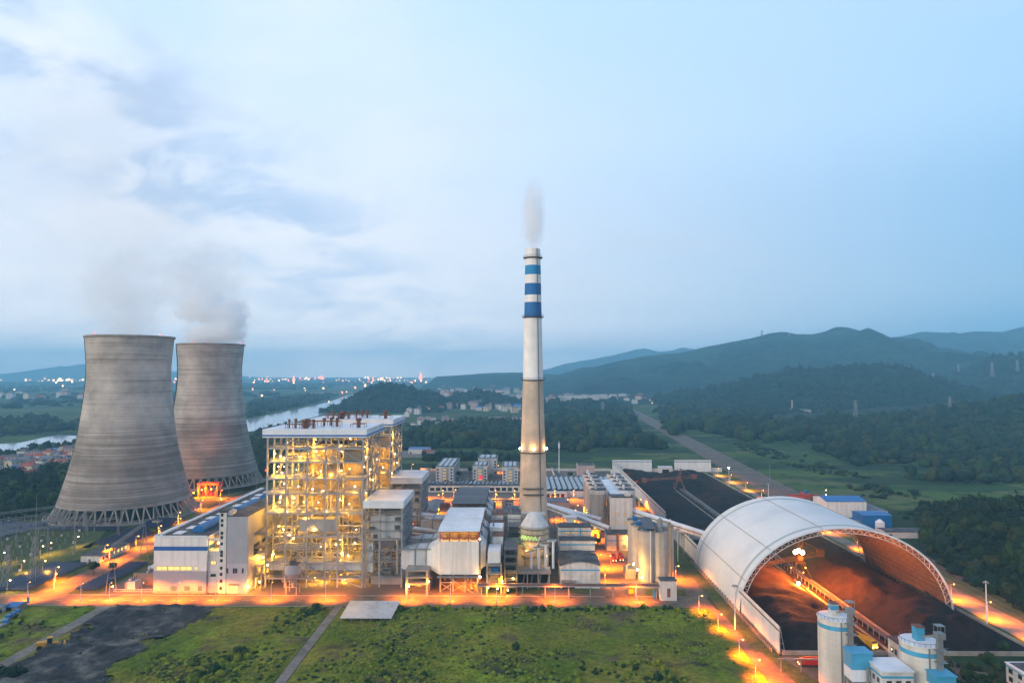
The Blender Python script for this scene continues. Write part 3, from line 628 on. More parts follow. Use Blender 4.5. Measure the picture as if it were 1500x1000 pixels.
wood([(-160,262),(92,262),(94,352),(-140,352)], 1.35, .34, 'far', ['leafy','grassblade','leafy'], 'low tufts of grass and weeds all over the front field', zf=lambda x,y: np.where(abs(x+92.5)<2.8,-6,fieldh(x,y)-.08), thin=(.04,.52), cat='grass', name='grass_tufts', zs=.7)
wood([(-205,262),(-158,262),(-146,330),(-160,350),(-205,350)], 2.2, .4, 'far', ['leafo','leaf','grassblade'], 'sparse weeds growing through the black ash ground', zf=lambda x,y: .5+0*x, thin=(.06,.60), cat='weeds', name='undergrowth', zs=.7)
wood([(-330,310),(-222,310),(-222,350),(-300,350)], 3.2, .8, 'mid', ['leaf','grassblade'], 'weeds on the grass left of the field track', zf=fz, thin=(.05,.5), cat='weeds', name='undergrowth')
wood([(160,262),(186,262),(186,290),(160,290)], 3, 1.1, 'near', ['leaf'], 'bushes beside the corner office', cat='bushes', name='bushes')
wood([(176,300),(214,300),(214,322),(188,330)], 3, 1.3, 'mid', ['leaf','leafd'], 'weeds growing over the end of the coal heap', zf=lambda x,y: coalh(x,y)-.3, thin=(.06,.5), cat='weeds', name='undergrowth')

# ------------------------------------------------------------------ individual trees
def make_tree(seed, h, r):
    rr = random.Random(seed); t = thing('tree', 'x', 'tree', group='round trees in the plant streets')
    b = MB(); b.cyl((0,0,0), (0,0,h*.5), .22, 7, .14)
    for i in range(5): a = i*1.26; b.cyl((0,0,h*(.35+.03*i)), (math.cos(a)*r*.6, math.sin(a)*r*.6, h*.68), .1, 5, .04)
    b.build('trunk', M['bark'], t)
    V = []; F = []; o = 0; q = np.random.default_rng(seed)
    for k_ in range(7):
        V0, F0 = VAR['near'][k_ % 4]; s = r*(.42+.25*q.random()); c = q.normal(size=3)*r*.38; c[2] = abs(c[2])*.8
        V.append(V0*s*np.array([1,1,.85])+np.array([c[0], c[1], h*.42+c[2]])); F.append(F0+o); o += len(V0)
    cr = np_mesh('crown', np.concatenate(V), np.concatenate(F), M['leaf']); cr.parent = t
    return t
trees = [make_tree(s, 7+s % 3, 2.4+.3*(s % 3)) for s in range(3)]
tspots = [(664,716,'street tree lit orange beside the rear precipitator road'),(655,712,'tall street tree at the left of the rear precipitator road'),(672,726,'street tree glowing under the orange yard lamps'),(620,742,'tree behind the small reactor roof'),(608,752,'tree under the duct ramps'),
 (872,745,'tree beside the tall coal transfer tower'),(875,800,'tree at the corner of the black-roofed shed'),(836,700,'tree at the edge of the rooftop panels'),(880,788,'small tree on the orange-lit yard street'),(713,712,'tree before the second dormitory block'),(690,712,'tree between two dormitory blocks'),(672,700,'tree beside the first dormitory block'),
 (726,712,'tree before the third dormitory block'),(764,700,'tree left of the chimney shaft'),(688,694,'tree behind the parking lane'),(730,690,'tree behind the middle dormitory'),(700,690,'dark tree at the end of the dormitory street'),(634,690,'tree left of the first dormitory block'),(627,694,'tree at the plant back fence'),
 (1463,992,'round bush-like tree beside the corner office'),(1447,985,'low round tree on the path to the corner office'),(165,838,'small round tree at the road bend'),(226,785,'tree at the back corner of the turbine hall'),(137,842,'small clipped tree on the verge'),(1345,760,'tree on the rim of the wooded knoll'),(1180,672,'lone dark tree in the right meadow'),(1210,690,'lone bushy tree in the right meadow'),(1108,664,'bushy tree beside the railway meadow')]
for i, (px, py, lb) in enumerate(tspots):
    p = G(px, py); place(trees[i % 3], (p.x, p.y, 0), i*1.7, lb)
# ------------------------------------------------------------------ cooling towers
def cooling_tower(label):
    t = thing('cooling_tower', label, 'cooling tower', group='cooling towers')
    K_ = .882
    prof = [(58,11),(55.4,18),(52.4,27.5),(49.6,36),(47.2,45),(45,54),(43,63),(41.5,72),(40.3,81),(39.1,90),(37.9,99),(37,108),(36.5,117),(36.6,126),(37.4,136),(38.4,146),(38.8,150.5)]
    prof = [(r*K_, z) for r, z in prof]
    b = MB(); b.lathe(prof, 128)
    b.lathe([(r-.9, z) for r, z in reversed(prof)], 96); b.lathe([(50,11),(49.1,11)], 96)
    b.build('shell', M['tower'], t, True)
    b = MB(); b.lathe([(34.1,149.2),(35.2,149.4),(35.2,151.0),(33.2,151.0),(33.2,149.4)], 96); b.build('rim', M['conc'], t)
    n = 44
    for i in range(n):
        b = MB(); a = 2*math.pi*i/n; p = Vector((56.5*math.cos(a), 56.5*math.sin(a), 0)); d = 2*math.pi/n*.5
        for s in (-1, 1):
            e = a+s*d*.9; b.cyl((56.5*math.cos(a+s*.012), 56.5*math.sin(a+s*.012), 0), (49.6*math.cos(e), 49.6*math.sin(e), 11.3), .62, 8)
        b.build('leg', M['conc'], t)
    b = MB(); b.lathe([(60,0),(60,1.4),(59.3,1.4),(59.3,.3),(35,.3)], 72); b.build('basin', M['conc'], t)
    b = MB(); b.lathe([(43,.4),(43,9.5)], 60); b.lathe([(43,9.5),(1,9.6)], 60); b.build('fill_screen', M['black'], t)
    b = MB(); a = R(200); pts = [(r*math.cos(a), r*math.sin(a), z) for r, z in [(q[0]+.8, q[1]) for q in prof]]
    for p, q in zip(pts, pts[1:]): b.beam(p, q, .9, .5)
    b.build('ladder', M['darksteel'], t)
    for i in range(8):
        r, z = prof[3+i*1+(i > 4)][0], prof[3+i+(i > 4)][1]; MB().box((r+.6)*math.cos(a)-1.0, (r+.6)*math.cos(a)+1.0, (r+.6)*math.sin(a)-1.0, (r+.6)*math.sin(a)+1.0, z, z+.5).build('ladder_platform', M['darksteel'], t)
    for i in range(4):
        a = R(90*i+250); MB().sph((34*math.cos(a), 34*math.sin(a), 152), .45, 8).build('warning_light', M['bulbR'], t)
    return t
ct = cooling_tower('nearer and larger of two concrete cooling towers, left of the turbine hall')
place(ct, (A(187.5,493,590).x+2.4, 590, 0)); c2 = place(ct, (A(307.5,503,750).x+1.5, 750, 0), R(12), 'farther of two concrete cooling towers, half hidden behind the nearer one')
t = thing('pump_house', 'small grey pump house at the foot of the nearer cooling tower', 'pump house', tuple(G(228,768)))
p = G(228,768); MB().box(p.x-3, p.x+3, p.y, p.y+4, 0, 3).build('wall', M['conc'], t); MB().box(p.x-3.3, p.x+3.3, p.y-.3, p.y+4.3, 3, 3.3).build('roof', M['slate'], t)

# red gantry between the towers
p = G(306,727); x, y = p.x, p.y
t = thing('gantry_frame', 'red steel portal frame glowing under orange lamps between the cooling towers', 'gantry', (x, y, 0))
for dx in (-10, -3, 8):
    for dy in (0, 9): MB().box(x+dx-.8, x+dx+.8, y+dy-.8, y+dy+.8, 0, 11).build('column', M['redsteel'], t)
for dy in (0, 9): MB().box(x-11.5, x+9.5, y+dy-.7, y+dy+.7, 11, 13).build('beam', M['redsteel'], t)
for dx in (-10, 8): MB().box(x+dx-.6, x+dx+.6, y+.7, y+8.3, 11.2, 12.8).build('beam', M['redsteel'], t)
for i in range(4): MB().box(x-8+i*4, x-6+i*4, y+2, y+6, 0, 3+(i % 2)*2).build('pump', M['redsteel'], t)
for dx, dz in ((-6, 7), (3, 7.5), (-14, 4)):
    MB().sph((x+dx, y-2, dz), .75, 8).build('lamp_globe', M['bulbO'], t); light(t, (x+dx, y-3, dz), 14000, ORANGE)

# ------------------------------------------------------------------ chimney
cxm, cym = XP(781,470), 470
t = thing('chimney', 'very tall concrete chimney with blue and white bands at its top', 'chimney', (cxm, cym, 0))
prof = [(11,0),(10.2,14),(9.6,28),(8.5,66),(7.7,88),(6.95,115),(6.9,115.2),(6.5,135),(6.05,158),(5.8,168),(5.72,173),(5.6,181),(5.52,187),(5.4,193.5),(5.2,200),(5.1,205)]
ch = mat('chimney_concrete', (.66,.50,.36), .88, var=.1, streak=.2, c2=(.50,.40,.30), c2s=.05, lines=('Z', 1.6, .1, .86))
chw = mat('chimney_white_paint', (.80,.77,.73), .8, var=.06, streak=.2, lines=('Z', 1.6, .08, .92))
chb = mat('chimney_blue_paint', (.01,.13,.36), .7, var=.08, streak=.15); chb2 = mat('chimney_light_blue_paint', (.01,.22,.46), .7, var=.08, streak=.12)
def cmf(k_):
    z = (prof[k_][1]+prof[k_+1][1])/2
    if z < 115.1: return 0
    if 158 < z < 168 or 173 < z < 181: return 2
    if 187 < z < 193.5: return 3
    return 1
MB().lathe(prof, 48, (cxm, cym), mf=cmf, cap=False).lathe([(5.1,205),(4.3,205),(4.3,198)], 48, (cxm, cym), m=0).build('shaft', [ch, chw, chb, chb2], t, True)
for z in (66, 115, 158, 199):
    r = np.interp(z, [q[1] for q in prof], [q[0] for q in prof])
    b = MB(); b.lathe([(r,z-.9),(r+1.5,z-.2),(r+1.5,z),(r,z)], 40, (cxm, cym)); b.build('platform', M['darksteel'], t)
    b = MB(); b.lathe([(r+1.45,z+1.15),(r+1.5,z+1.3),(r+1.4,z+1.3)], 40, (cxm, cym))
    for i in range(20): a = i*.314; b.beam((cxm+(r+1.45)*math.cos(a), cym+(r+1.45)*math.sin(a), z), (cxm+(r+1.45)*math.cos(a), cym+(r+1.45)*math.sin(a), z+1.2), .12)
    b.build('railing', M['darksteel'], t)
for a in (-90, -25, 25+180, 60): 
    a = R(a); r = 9.9; q = (cxm+r*math.cos(a), cym+r*math.sin(a), 68.4); MB().sph(q, .62, 8).build('floodlight', M['bulbW'], t)
    light(t, (cxm+(r+.5)*math.cos(a), cym+(r+.5)*math.sin(a), 68.6), 2600, YEL)
b = MB(); a = R(-60)
for p, q in zip(prof, prof[1:]): b.beam((cxm+(p[0]+.5)*math.cos(a), cym+(p[0]+.5)*math.sin(a), p[1]), (cxm+(q[0]+.5)*math.cos(a), cym+(q[0]+.5)*math.sin(a), q[1]), .45)
b.build('ladder', M['darksteel'], t)
b = MB(); b.box(cxm-6, cxm+6, cym-14, cym-8, 12, 26); b.box(cxm-7.5, cxm+7.5, cym-15, cym-8, 26, 27); b.build('flue_inlet', M['duct'], t)
for z in (38, 42): MB().box(cxm-7, cxm+7, cym-10.8, cym-8.6, z, z+.4).box(cxm-7, cxm+7, cym-10.8, cym-10.7, z+1, z+1.15).build('test_platform', M['darksteel'], t)

# ------------------------------------------------------------------ boiler house
def boiler_house():
    X0, X1, Y0, Y1 = -142.0, -87.6, 386.0, 431.0
    t = thing('boiler_house', 'x', 'boiler house', (X0, Y0, 0), 'open steel boiler houses')
    xs = [-141.7, -131, -119, -108.7, -101.5, -87.6]; ys = [386, 397, 408, 419.5, 431]; zs = [5, 13.8, 28, 40.9, 51.7, 60, 69.4, 77]
    for i, x in enumerate(xs):
        for j, y in enumerate(ys):
            if 0 < i < 5 and 0 < j < 4 and not (i in (1, 4) or j in (1, 3)): continue
            MB().box(x-.42, x+.42, y-.42, y+.42, 0, 83).build('column', M['steel'], t)
    for z in zs:
        b = MB()
        for y in ys: b.box(xs[0], xs[-1], y-.22, y+.22, z-.45, z+.35)
        for x in xs: b.box(x-.2, x+.2, ys[0], ys[-1], z-.43, z+.33)
        b.build('floor_beams', M['steel'], t)
        b = MB()      # walkways and decks: gratings with gaps
        rr = random.Random(int(z))
        for i in range(5):
            for j in range(4):
                if (1 <= i <= 3 and 1 <= j <= 2): continue
                if rr.random() < .22: continue
                xa, xb, ya, yb = xs[i]+.5, xs[i+1]-.5, ys[j]+.5, ys[j+1]-.5
                if j == 0 and rr.random() < .6: yb = ya+4.5
                b.box(xa, xb, ya, yb, z+.352, z+.45)
        b.build('walkway', M['galv'], t)
        b = MB()
        for y in (386.3, 391.5, 430.5):
            for h in (1.0, 1.6): b.beam((xs[0], y, z+h), (xs[-1], y, z+h), .1)
            for k_ in range(28): x = xs[0]+k_*2; b.beam((x, y, z+.4), (x, y, z+1.6), .09)
        for x in (-87.9, -141.4):
            for h in (1.0, 1.6): b.beam((x, 386, z+h), (x, 431, z+h), .1)
        b.build('railing', M['steel'], t)
    lev = [0]+zs+[83]
    def xbr(a, b_, y=None, x=None):
        b = MB()
        for (za, zb) in zip(lev[1:], lev[2:]):
            pass
    # diagonal braces on the front and side faces
    def brace(p, q, w_=.45): MB().beam(p, q, w_).build('brace', M['steel'], t)
    F = 385.75
    for (i, za, zb, up) in [(1,77,83,0),(2,69.4,83,1)]: pass
    dz = [(69.4,83),(51.7,69.4),(28,51.7),(5,28)]
    for k_, (za, zb) in enumerate(dz):
        zm = {0:77, 1:60, 2:40.9, 3:13.8}[k_]
        m_ = xs[2], xs[3]
        for (xa, xb, s) in ((xs[1],xs[2],0),(xs[2],xs[3],1),(xs[3],xs[4],0),(xs[4],xs[5],1)):
            a_, b_ = (zb, zm) if s == 0 else (zm, zb)
            brace((xa,F,a_), (xb,F,b_)); a_, b_ = (za, zm) if s == 0 else (zm, za)
            brace((xa,F,a_), (xb,F,b_))
    brace((xs[4],F,5), (xs[5],F,.3)); brace((xs[2],F,5), (xs[3],F,.3))
    for (za, zb) in dz:
        for (ya, yb) in ((386,408),(408,431)):
            ym = (ya+yb)/2; zm = (za+zb)/2
            brace((-87.3,ya,zb), (-87.3,ym,zm), .4); brace((-87.3,ym,zm), (-87.3,yb,zb), .4); brace((-87.3,ya,za), (-87.3,ym,zm), .4); brace((-87.3,ym,zm), (-87.3,yb,za), .4)
    # boiler, headers and ducts
    b = MB(); b.box(-123,-104,402,424,30,78); b.box(-121,-106,400,402,52,76)
    for z in range(33, 78, 4): b.box(-123.3,-103.7,401.7,424.3,z,z+.4)
    b.build('furnace', M['beige'], t)
    b = MB(); b.hexa([(-120,404,22),(-107,404,22),(-107,422,22),(-120,422,22)], [(-123,402,30),(-104,402,30),(-104,424,30),(-123,424,30)]); b.build('furnace_hopper', M['beige'], t)
    b = MB(); b.box(-102,-90,398,424,34,74)
    for z in range(37, 74, 5): b.box(-102.3,-89.7,397.7,424.3,z,z+.5)
    b.build('rear_gas_pass', M['beige'], t)
    MB().cyl((-136,404,72),(-94,404,72),1.2,12).build('steam_drum', M['pipe'], t)
    MB().box(-124,-103,388.5,396,30.5,37).build('air_duct', M['greywall'], t)
    MB().box(-141,-88,388,390.5,9,12.6).build('air_duct', M['duct'], t)
    MB().box(-99,-89,387.5,392,70,75.5).build('coal_feeder', M['beige'], t); MB().box(-111,-103,388.5,394,61,68).build('coal_feeder', M['beige'], t)
    MB().cyl((-104,390,70),(-104,390,62),1.5,12).build('coal_feeder', M['pipe'], t)
    for x in (-138, -132.5, -127, -118):
        b = MB(); b.cyl((x,412,40),(x,412,56),3.0,14); b.cyl((x,412,40),(x,412,34),3.0,14,.6); b.cyl((x,412,34),(x,404,8),.5,8); b.build('coal_bunker', M['pipe'], t)
    for x in (-136,-126,-116,-106): 
        b = MB(); b.cyl((x,402,0),(x,402,4.5),2.6,14); b.cyl((x,402,4.5),(x,402,8),2.6,14,1.2); b.cyl((x,402,8),(x,402,14),.5,8); b.build('coal_mill', M['darksteel'], t)
    rr = random.Random(5)
    for k_ in range(64):      # pipe runs with right-angle bends
        z = rr.uniform(8, 76); x = rr.uniform(-139,-90); y = rr.choice([rr.uniform(387.5,395), rr.uniform(396,401), rr.uniform(388,428)])
        if k_ % 5 == 0: x = rr.choice([-140.2,-88.8]); y = rr.uniform(390,428)
        L_ = rr.uniform(6, 20); r = rr.choice([.16,.22,.3,.45]); x2 = min(-89.5, x+L_); pts = [(x,y,z),(x2,y,z),(x2,y,z-rr.uniform(3,14))]
        if k_ % 3 == 0: pts = [(x,y,z),(x,y,max(2,z-L_*1.6)),(min(-89.5,x+rr.uniform(3,9)),y,max(2,z-L_*1.6))]
        MB().path(pts, r, 7).build('pipe', M['pipe'] if k_ % 4 else M['galv'], t)
    for k_ in range(4):
        b = MB(); b.path([(-139,389,23.5-k_*1.1),(-110,389,23.5-k_*1.1),(-110,396,23.5-k_*1.1)], .42, 8); b.build('header_pipe', M['pipe'], t)
    for z0, z1 in zip([0]+zs, zs+[83]):       # stair flights
        b = MB(); b.beam((-140,393,z0+.4),(-134,393,z1+.4),1.0,.25); b.beam((-140,392.5,z0+1.5),(-134,392.5,z1+1.5),.1); b.build('stair', M['galv'], t)
    # equipment blobs on the floors
    for k_ in range(26):
        z = rr.choice(zs); x = rr.uniform(-139,-92); y = rr.uniform(388,396); h = rr.uniform(1.2,3.2)
        MB().box(x, x+rr.uniform(1.5,4), y, y+2.2, z+.46, z+.46+h).build('cabinet', M[rr.choice(['beige','pipe','greywall'])], t)
    # roof with stripe
    b = MB(); b.box(-144.2,-85.4,384.2,433,83.4,88); b.build('roof', M['whiteroof'], t)
    b = MB(); b.box(-144.4,-85.2,384.0,433.2,84.1,84.9); b.build('fascia_stripe', M['stripe'], t)
    b = MB(); b.box(-144.1,-85.5,384.3,432.9,83.1,83.38); b.build('soffit', M['galv'], t)
    def vent(x, y, h, r=.6): 
        MB().cyl((x,y,88),(x,y,88+h),r,8).cyl((x,y,88+h*.72),(x,y,88+h),r*1.5,8).build('roof_vent', M['rust'], t)
    for (x, y, h, r) in [(-132,393,5,.5),(-127.6,391,5.5,.6),(-122.6,390,4.6,.9),(-121.2,391,5.5,.9),(-117.5,391,5,.7),(-128,405,4,.55),(-124,405,4.2,.55),(-115,404,5,.7),(-110.5,403,5.5,.7),(-107,403,5.2,.7),(-93,397,5.5,1.2)]: vent(x,y,h,r)
    b = MB()
    for (xa, xb, y, z) in [(-133,-117,389.5,90.4),(-133,-117,392.8,90.4),(-127,-105,401.5,91.2),(-127,-105,406,91.2),(-97,-89,394.5,90.2),(-97,-89,400,90.2)]:
        b.beam((xa,y,z),(xb,y,z),.35); n_ = int((xb-xa)/3.5)
        for i in range(n_+1): x = xa+(xb-xa)*i/n_; b.beam((x,y,88),(x,y,z),.25)
    b.build('vent_frame', M['rust'], t); MB().sph((-111,398,88.2), 2.6, 12, k=.35).build('roof_dome', M['whiteroof'], t)
    # work lights: seen bulbs, with a real lamp at each third one
    spots = [(421,648),(430,655),(462,650),(411,668),(451,661),(463,661),(474,660),(501,661),(403,664),(416,671),(416,683),(408,683),(434,688),(450,685),(406,691),(413,692),(426,700),(416,708),(437,712),(411,728),(431,729),(458,716),(473,718),(410,735),(430,735),(466,735),(404,741),(421,749),(449,757),(495,769),(485,695),(470,690),(455,695),(500,689),(512,686),(540,655),(500,652),(489,721),(498,731),(512,738),(441,668),(482,676),(523,668),(520,712),(409,770),(430,788),(425,783),(415,775),(522,775),(448,760),(500,810),(510,813),(525,821),(396,811),(419,821),(461,846),(505,848),(530,846),(470,800),(492,797),(478,748),(508,752),(445,735),(460,775),(498,790),(520,795)]
    for i, (px, py) in enumerate(spots):
        Y = [388.6, 392.6, 396.2][i % 3]; q = A(px, py, Y); q.x = max(-141, min(-88.6, q.x))
        MB().sph(q, .30+.10*(i % 2), 7).build('work_light', M['bulbY'], t)
        light(t, (q.x, q.y-.6, q.z-.2), 1100 if i % 3 == 0 else 3200, YEL, .5)
    for (y, z) in [(392,66),(398,71),(404,40),(410,62),(416,55),(422,30),(400,50),(412,76),(426,66)]:
        MB().sph((-88.6, y, z), .5, 7).build('work_light', M['bulbY'], t); light(t, (-89.2, y, z), 1600, YEL, .5)
    for (x, y, z) in [(-130,410,2.8),(-112,396,2.8),(-98,404,2.8),(-135,425,45),(-112,427,60),(-97,427,40)]: light(t, (x,y,z), 5500, YEL, .6)  # added fill lights inside the frame, with no bulbs of their own
    MB().sph((-142.2,385.6,65), .5, 8).build('warning_light', M['bulbR'], t)
    return t
bh = boiler_house(); BHL = tuple(ORG[bh])
place(bh, BHL, 0, 'front open steel boiler house full of yellow lights, nearest the front road')
place(bh, (BHL[0]+.5, BHL[1]+78, 0), 0, 'rear open steel boiler house, its white roof just behind the front one')

# reactor frame (denitrification) right of each boiler house
def reactor():
    X0, X1, Y0, Y1 = -86.4, -65.3, 387.0, 422.0
    t = thing('reactor_frame', 'x', 'reactor building', (X0, Y0, 0), 'flat-roofed reactor frames beside the boiler houses')
    xs = [-86.2,-78.2,-65.7]; ys = [387,395,404,413,421.5]; zs = [5.3,14,20,26,31,36,40.5]
    for x in xs:
        for y in ys: MB().box(x-.45, x+.45, y-.45, y+.45, 0, 43.8).build('column', M['steel'], t)
    for z in zs:
        b = MB()
        for y in ys: b.box(xs[0], xs[-1], y-.2, y+.2, z-.3, z+.3)
        for x in xs: b.box(x-.18, x+.18, ys[0], ys[-1], z-.28, z+.28)
        b.box(-66.4,-63.8,387,421.5,z+.31,z+.4); b.box(xs[0],xs[2],385.8,386.5,z+.31,z+.4)
        b.build('floor_beams', M['steel'], t)
        b = MB()
        for h in (.8, 1.4): b.beam((-63.9,387,z+h),(-63.9,421.5,z+h),.1); b.beam((xs[0],385.9,z+h),(xs[2],385.9,z+h),.1)
        b.build('railing', M['galv'], t)
    for i in range(4):
        for j in (0, 2, 4): MB().beam((-65.2,ys[i],zs[j]),(-65.2,ys[i+1],zs[j+1]+ (zs[j+2 if j<4 else j+1]-zs[j+1])),.3).build('brace', M['steel'], t)
    MB().box(-84,-67,390,419,26.5,39).build('reactor_box', M['duct'], t)
    MB().hexa([(-80,394,20),(-70,394,20),(-70,414,20),(-80,414,20)],[(-84,390,26.4),(-67,390,26.4),(-67,419,26.4),(-84,419,26.4)]).build('reactor_hopper', M['greywall'], t)
    MB().box(-85.5,-82,388,391,8,24).build('down_duct', M['duct'], t); MB().path([(-84,386.6,26.3),(-68,386.6,26.3),(-68,386.6,8)], .7, 10).build('vent_pipe', M['pipe'], t)
    MB().box(-84,-67,392,419,0,4.6).build('switch_room', M['greywall'], t)
    rr = random.Random(9)
    for i in range(12): z = rr.choice(zs[:-1]); x = rr.uniform(-84,-69); MB().box(x, x+rr.uniform(1,3), 388, 391, z+.4, z+rr.uniform(1.5,3)).build('cabinet', M[rr.choice(['darksteel','galv','pipe'])], t)
    for i in range(6): z = rr.uniform(7,24); MB().path([(-80,388,z),(-72,388,z),(-72,388,z-4)], .25, 7).build('pipe', M['galv'], t)
    MB().box(-87.2,-64.6,385.2,423,44,48).build('roof', M['whiteroof'], t)
    return t
rc = reactor(); RL = tuple(ORG[rc])
place(rc, RL, 0, 'front flat white-roofed reactor frame attached to the front boiler house')
place(rc, (RL[0]-1.5, RL[1]+84, 0), 0, 'rear flat pale-roofed reactor frame attached to the rear boiler house')

# ------------------------------------------------------------------ turbine hall and bunker block
def windows(t, rects, y=None, m='glass', fm='darksteel', name='window', face='y'):
    """rects (a0,a1,z0,z1) on a plane y=const (face y) or x=const (face x)"""
    for (a0, a1, z0, z1) in rects:
        b = MB()
        if face == 'y': b.box(a0, a1, y-.06, y+.1, z0, z1)
        else: b.box(y-.1, y+.06, a0, a1, z0, z1)
        o = b.build(name, M[m], t)
        b = MB(); q = .14
        if face == 'y':
            for (u0,u1,v0,v1) in ((a0-q,a1+q,z1,z1+q),(a0-q,a1+q,z0-q,z0),(a0-q,a0,z0,z1),(a1,a1+q,z0,z1),((a0+a1)/2-.06,(a0+a1)/2+.06,z0,z1)): b.box(u0,u1,y-.12,y+.08,v0,v1)
        else:
            for (u0,u1,v0,v1) in ((a0-q,a1+q,z1,z1+q),(a0-q,a1+q,z0-q,z0),(a0-q,a0,z0,z1),(a1,a1+q,z0,z1)): b.box(y-.12,y+.12,u0,u1,v0,v1)
        f = b.build('frame', M[fm], t if o is None else o) if False else b.build('frame', M[fm], o)
t = thing('turbine_hall', 'long white and grey turbine hall with a blue stripe facing the front road', 'turbine hall', (-199,375,0))
MB().box(-199,-170,375,530,12,29).box(-198.9,-170.1,375.1,530,28.9,30.2).build('upper_wall', M['white'], t)
MB().box(-198.98,-170.02,375.02,529.98,1.2,11.99).build('lower_wall', M['greywall'], t); MB().box(-199.1,-169.9,374.9,530.1,0,1.19).build('plinth', M['conc'], t)
MB().box(-199.07,-169.93,374.93,530.07,23,25.2).build('stripe', M['stripe'], t)
MB().box(-198.4,-170.6,375.6,529.4,30.21,30.4).build('roof', M['dark'], t)
b = MB(); b.box(-199.1,-198.4,374.9,530.1,30.2,31); b.box(-198.4,-170,374.9,375.5,30.2,31); b.box(-197.6,-196.0,378,528,30.41,31.3); b.build('parapet', M['whiteroof'], t)
b = MB()
for i in range(11): 
    y = 381+i*13; b.box(-192+(i%3),-187+(i%3),y,y+7,30.41,30.7)
b.build('roof_light', M['whiteroof'], t)
for (y0, y1) in ((386,420),(440,470),(486,515)):
    b = MB(); c = (-180, 32.2); n = 14; vs = []
    for yy in (y0, y1):
        for i in range(n+1): a = math.pi*i/n; vs.append((c[0]+3.4*math.cos(a), yy, 31.3+2.6*math.sin(a)))
        vs += [(c[0]-3.4,yy,30.4),(c[0]+3.4,yy,30.4)]
    m_ = n+3; fs = [tuple(range(m_))[::-1], tuple(range(m_, 2*m_))]+[(i,(i+1)%m_,m_+(i+1)%m_,m_+i) for i in range(m_)]
    b.add(vs, fs); b.build('roof_ventilator', M['blue'], t)
rects = [(-197.3,-191.4,12.5,14.5),(-191,-184.6,12.5,14.5),(-184.2,-178,12.5,14.5),(-176.2,-174.8,12.5,14.5)]
windows(t, rects, 375, 'lit', 'darksteel'); windows(t, [(-189.2,-186.4,1.8,3.8),(-181.7,-179,1.8,3.8),(-174.2,-172.6,1.8,3.8)], 375, 'litdim')
MB().box(-196.4,-195,374.9,375.1,.2,3.4).build('door', M['lit'], t)
windows(t, [(y, y+5, 12.5, 14.5) for y in range(382, 525, 9)], -199, 'glass', face='x')
t = thing('stair_block', 'narrow pale stair block between the white hall and the tall grey block', 'stair tower', (-170,375.5,0))
MB().box(-169.9,-163.5,376.5,500,0,22.5).build('link_wall', M['dirtywhite'], t); MB().box(-169.9,-163.5,376.5,376.9,28,29.4).box(-169.9,-169.5,376.5,377,22.5,28).build('link_frame', M['dirtywhite'], t)
MB().box(-169.9,-163.5,384,500,22.51,29).build('inner_wall', M['beige'], t)
MB().sph((-166,380,26), .5, 8).build('lamp_globe', M['bulbY'], t); light(t, (-166,379,26), 1500, YEL)
MB().box(-163.4,-159.5,375,383,0,43.5).build('stair_wall', M['dirtywhite'], t); MB().box(-163.6,-159.3,374.8,383.2,43.5,44.4).build('roof', M['dark'], t)
MB().box(-159.3,-157,376,382,41.9,44.0).build('roof_hut', M['dirtywhite'], t)
windows(t, [(-162.5,-161.4,z,z+1.4) for z in (6,9.7,13,17,19.8,21.6,26,29.4,31.8,36,38.5,41.6,2.2)], 375)
windows(t, [(-168.2,-165.6,15.3,17)], 376.5, 'lit'); windows(t, [(-168.2,-165.6,8.8,10)], 376.5); MB().box(-169,-165.2,376.3,376.6,0,4).build('door', M['greywall'], t)
t = thing('bunker_block', 'tall windowless grey clad block right of the stair tower', 'building', (-159.4,375,0))
MB().box(-159.2,-147.8,375.2,520,16,41.4).build('upper_wall', M['greywall'], t); MB().box(-159.22,-147.78,375.18,520,0,15.99).build('lower_wall', mat('pale_grey_cladding', (.42,.40,.43), .6, var=.05, lines=('H', 1.1, .1, .9)), t)
MB().box(-159.3,-147.6,375,520.2,41.4,41.8).build('roof', M['dark'], t)
windows(t, [(-159,-158.3,11,13.4),(-155.5,-154.7,11,13.4),(-154.2,-153.4,11,13.4),(-150.6,-149.9,11,13.4)], 375.2)
MB().box(-157.2,-152.6,374.9,375.4,0,4.6).build('loading_door', M['lit'], t); MB().box(-157.5,-152.3,374,375.1,4.7,5.1).build('canopy', M['darksteel'], t)
MB().sph((-147,375.6,3.6), .5, 8).build('lamp_globe', M['bulbY'], t); light(t, (-146.6,374.6,3.4), 2600, YEL)
windows(t, [(y,y+8,18,24) for y in (384,396,410,424,440)], -147.8, 'glass', face='x')

# small coal/ash hopper in front of the boiler house
t = thing('hopper_silo', 'small grey conical hopper on four legs before the front boiler house', 'hopper', (-123,371.5,0))
for dx in (-2.8,2.8):
    for dy in (-2.8,2.8): MB().box(-123+dx-.25,-123+dx+.25,376+dy-.25,376+dy+.25,0,11).build('leg', M['conc'], t)
MB().cyl((-123,376,11),(-123,376,15.8),4.4,20).cyl((-123,376,11),(-123,376,5.5),4.4,20,.8,caps=False).cyl((-123,376,5.5),(-123,376,3),.7,10).build('bin', M['greywall'], t)
MB().box(-124.5,-121.5,374.5,377.5,15.8,18).box(-126.5,-119.5,372.5,379.5,15.81,15.95).build('top_housing', M['darksteel'], t)
for z in (4,8): MB().box(-125.8,-120.2,373,373.3,z,z+.3).box(-125.8,-120.2,378.7,379,z,z+.3).build('tie_beam', M['conc'], t)
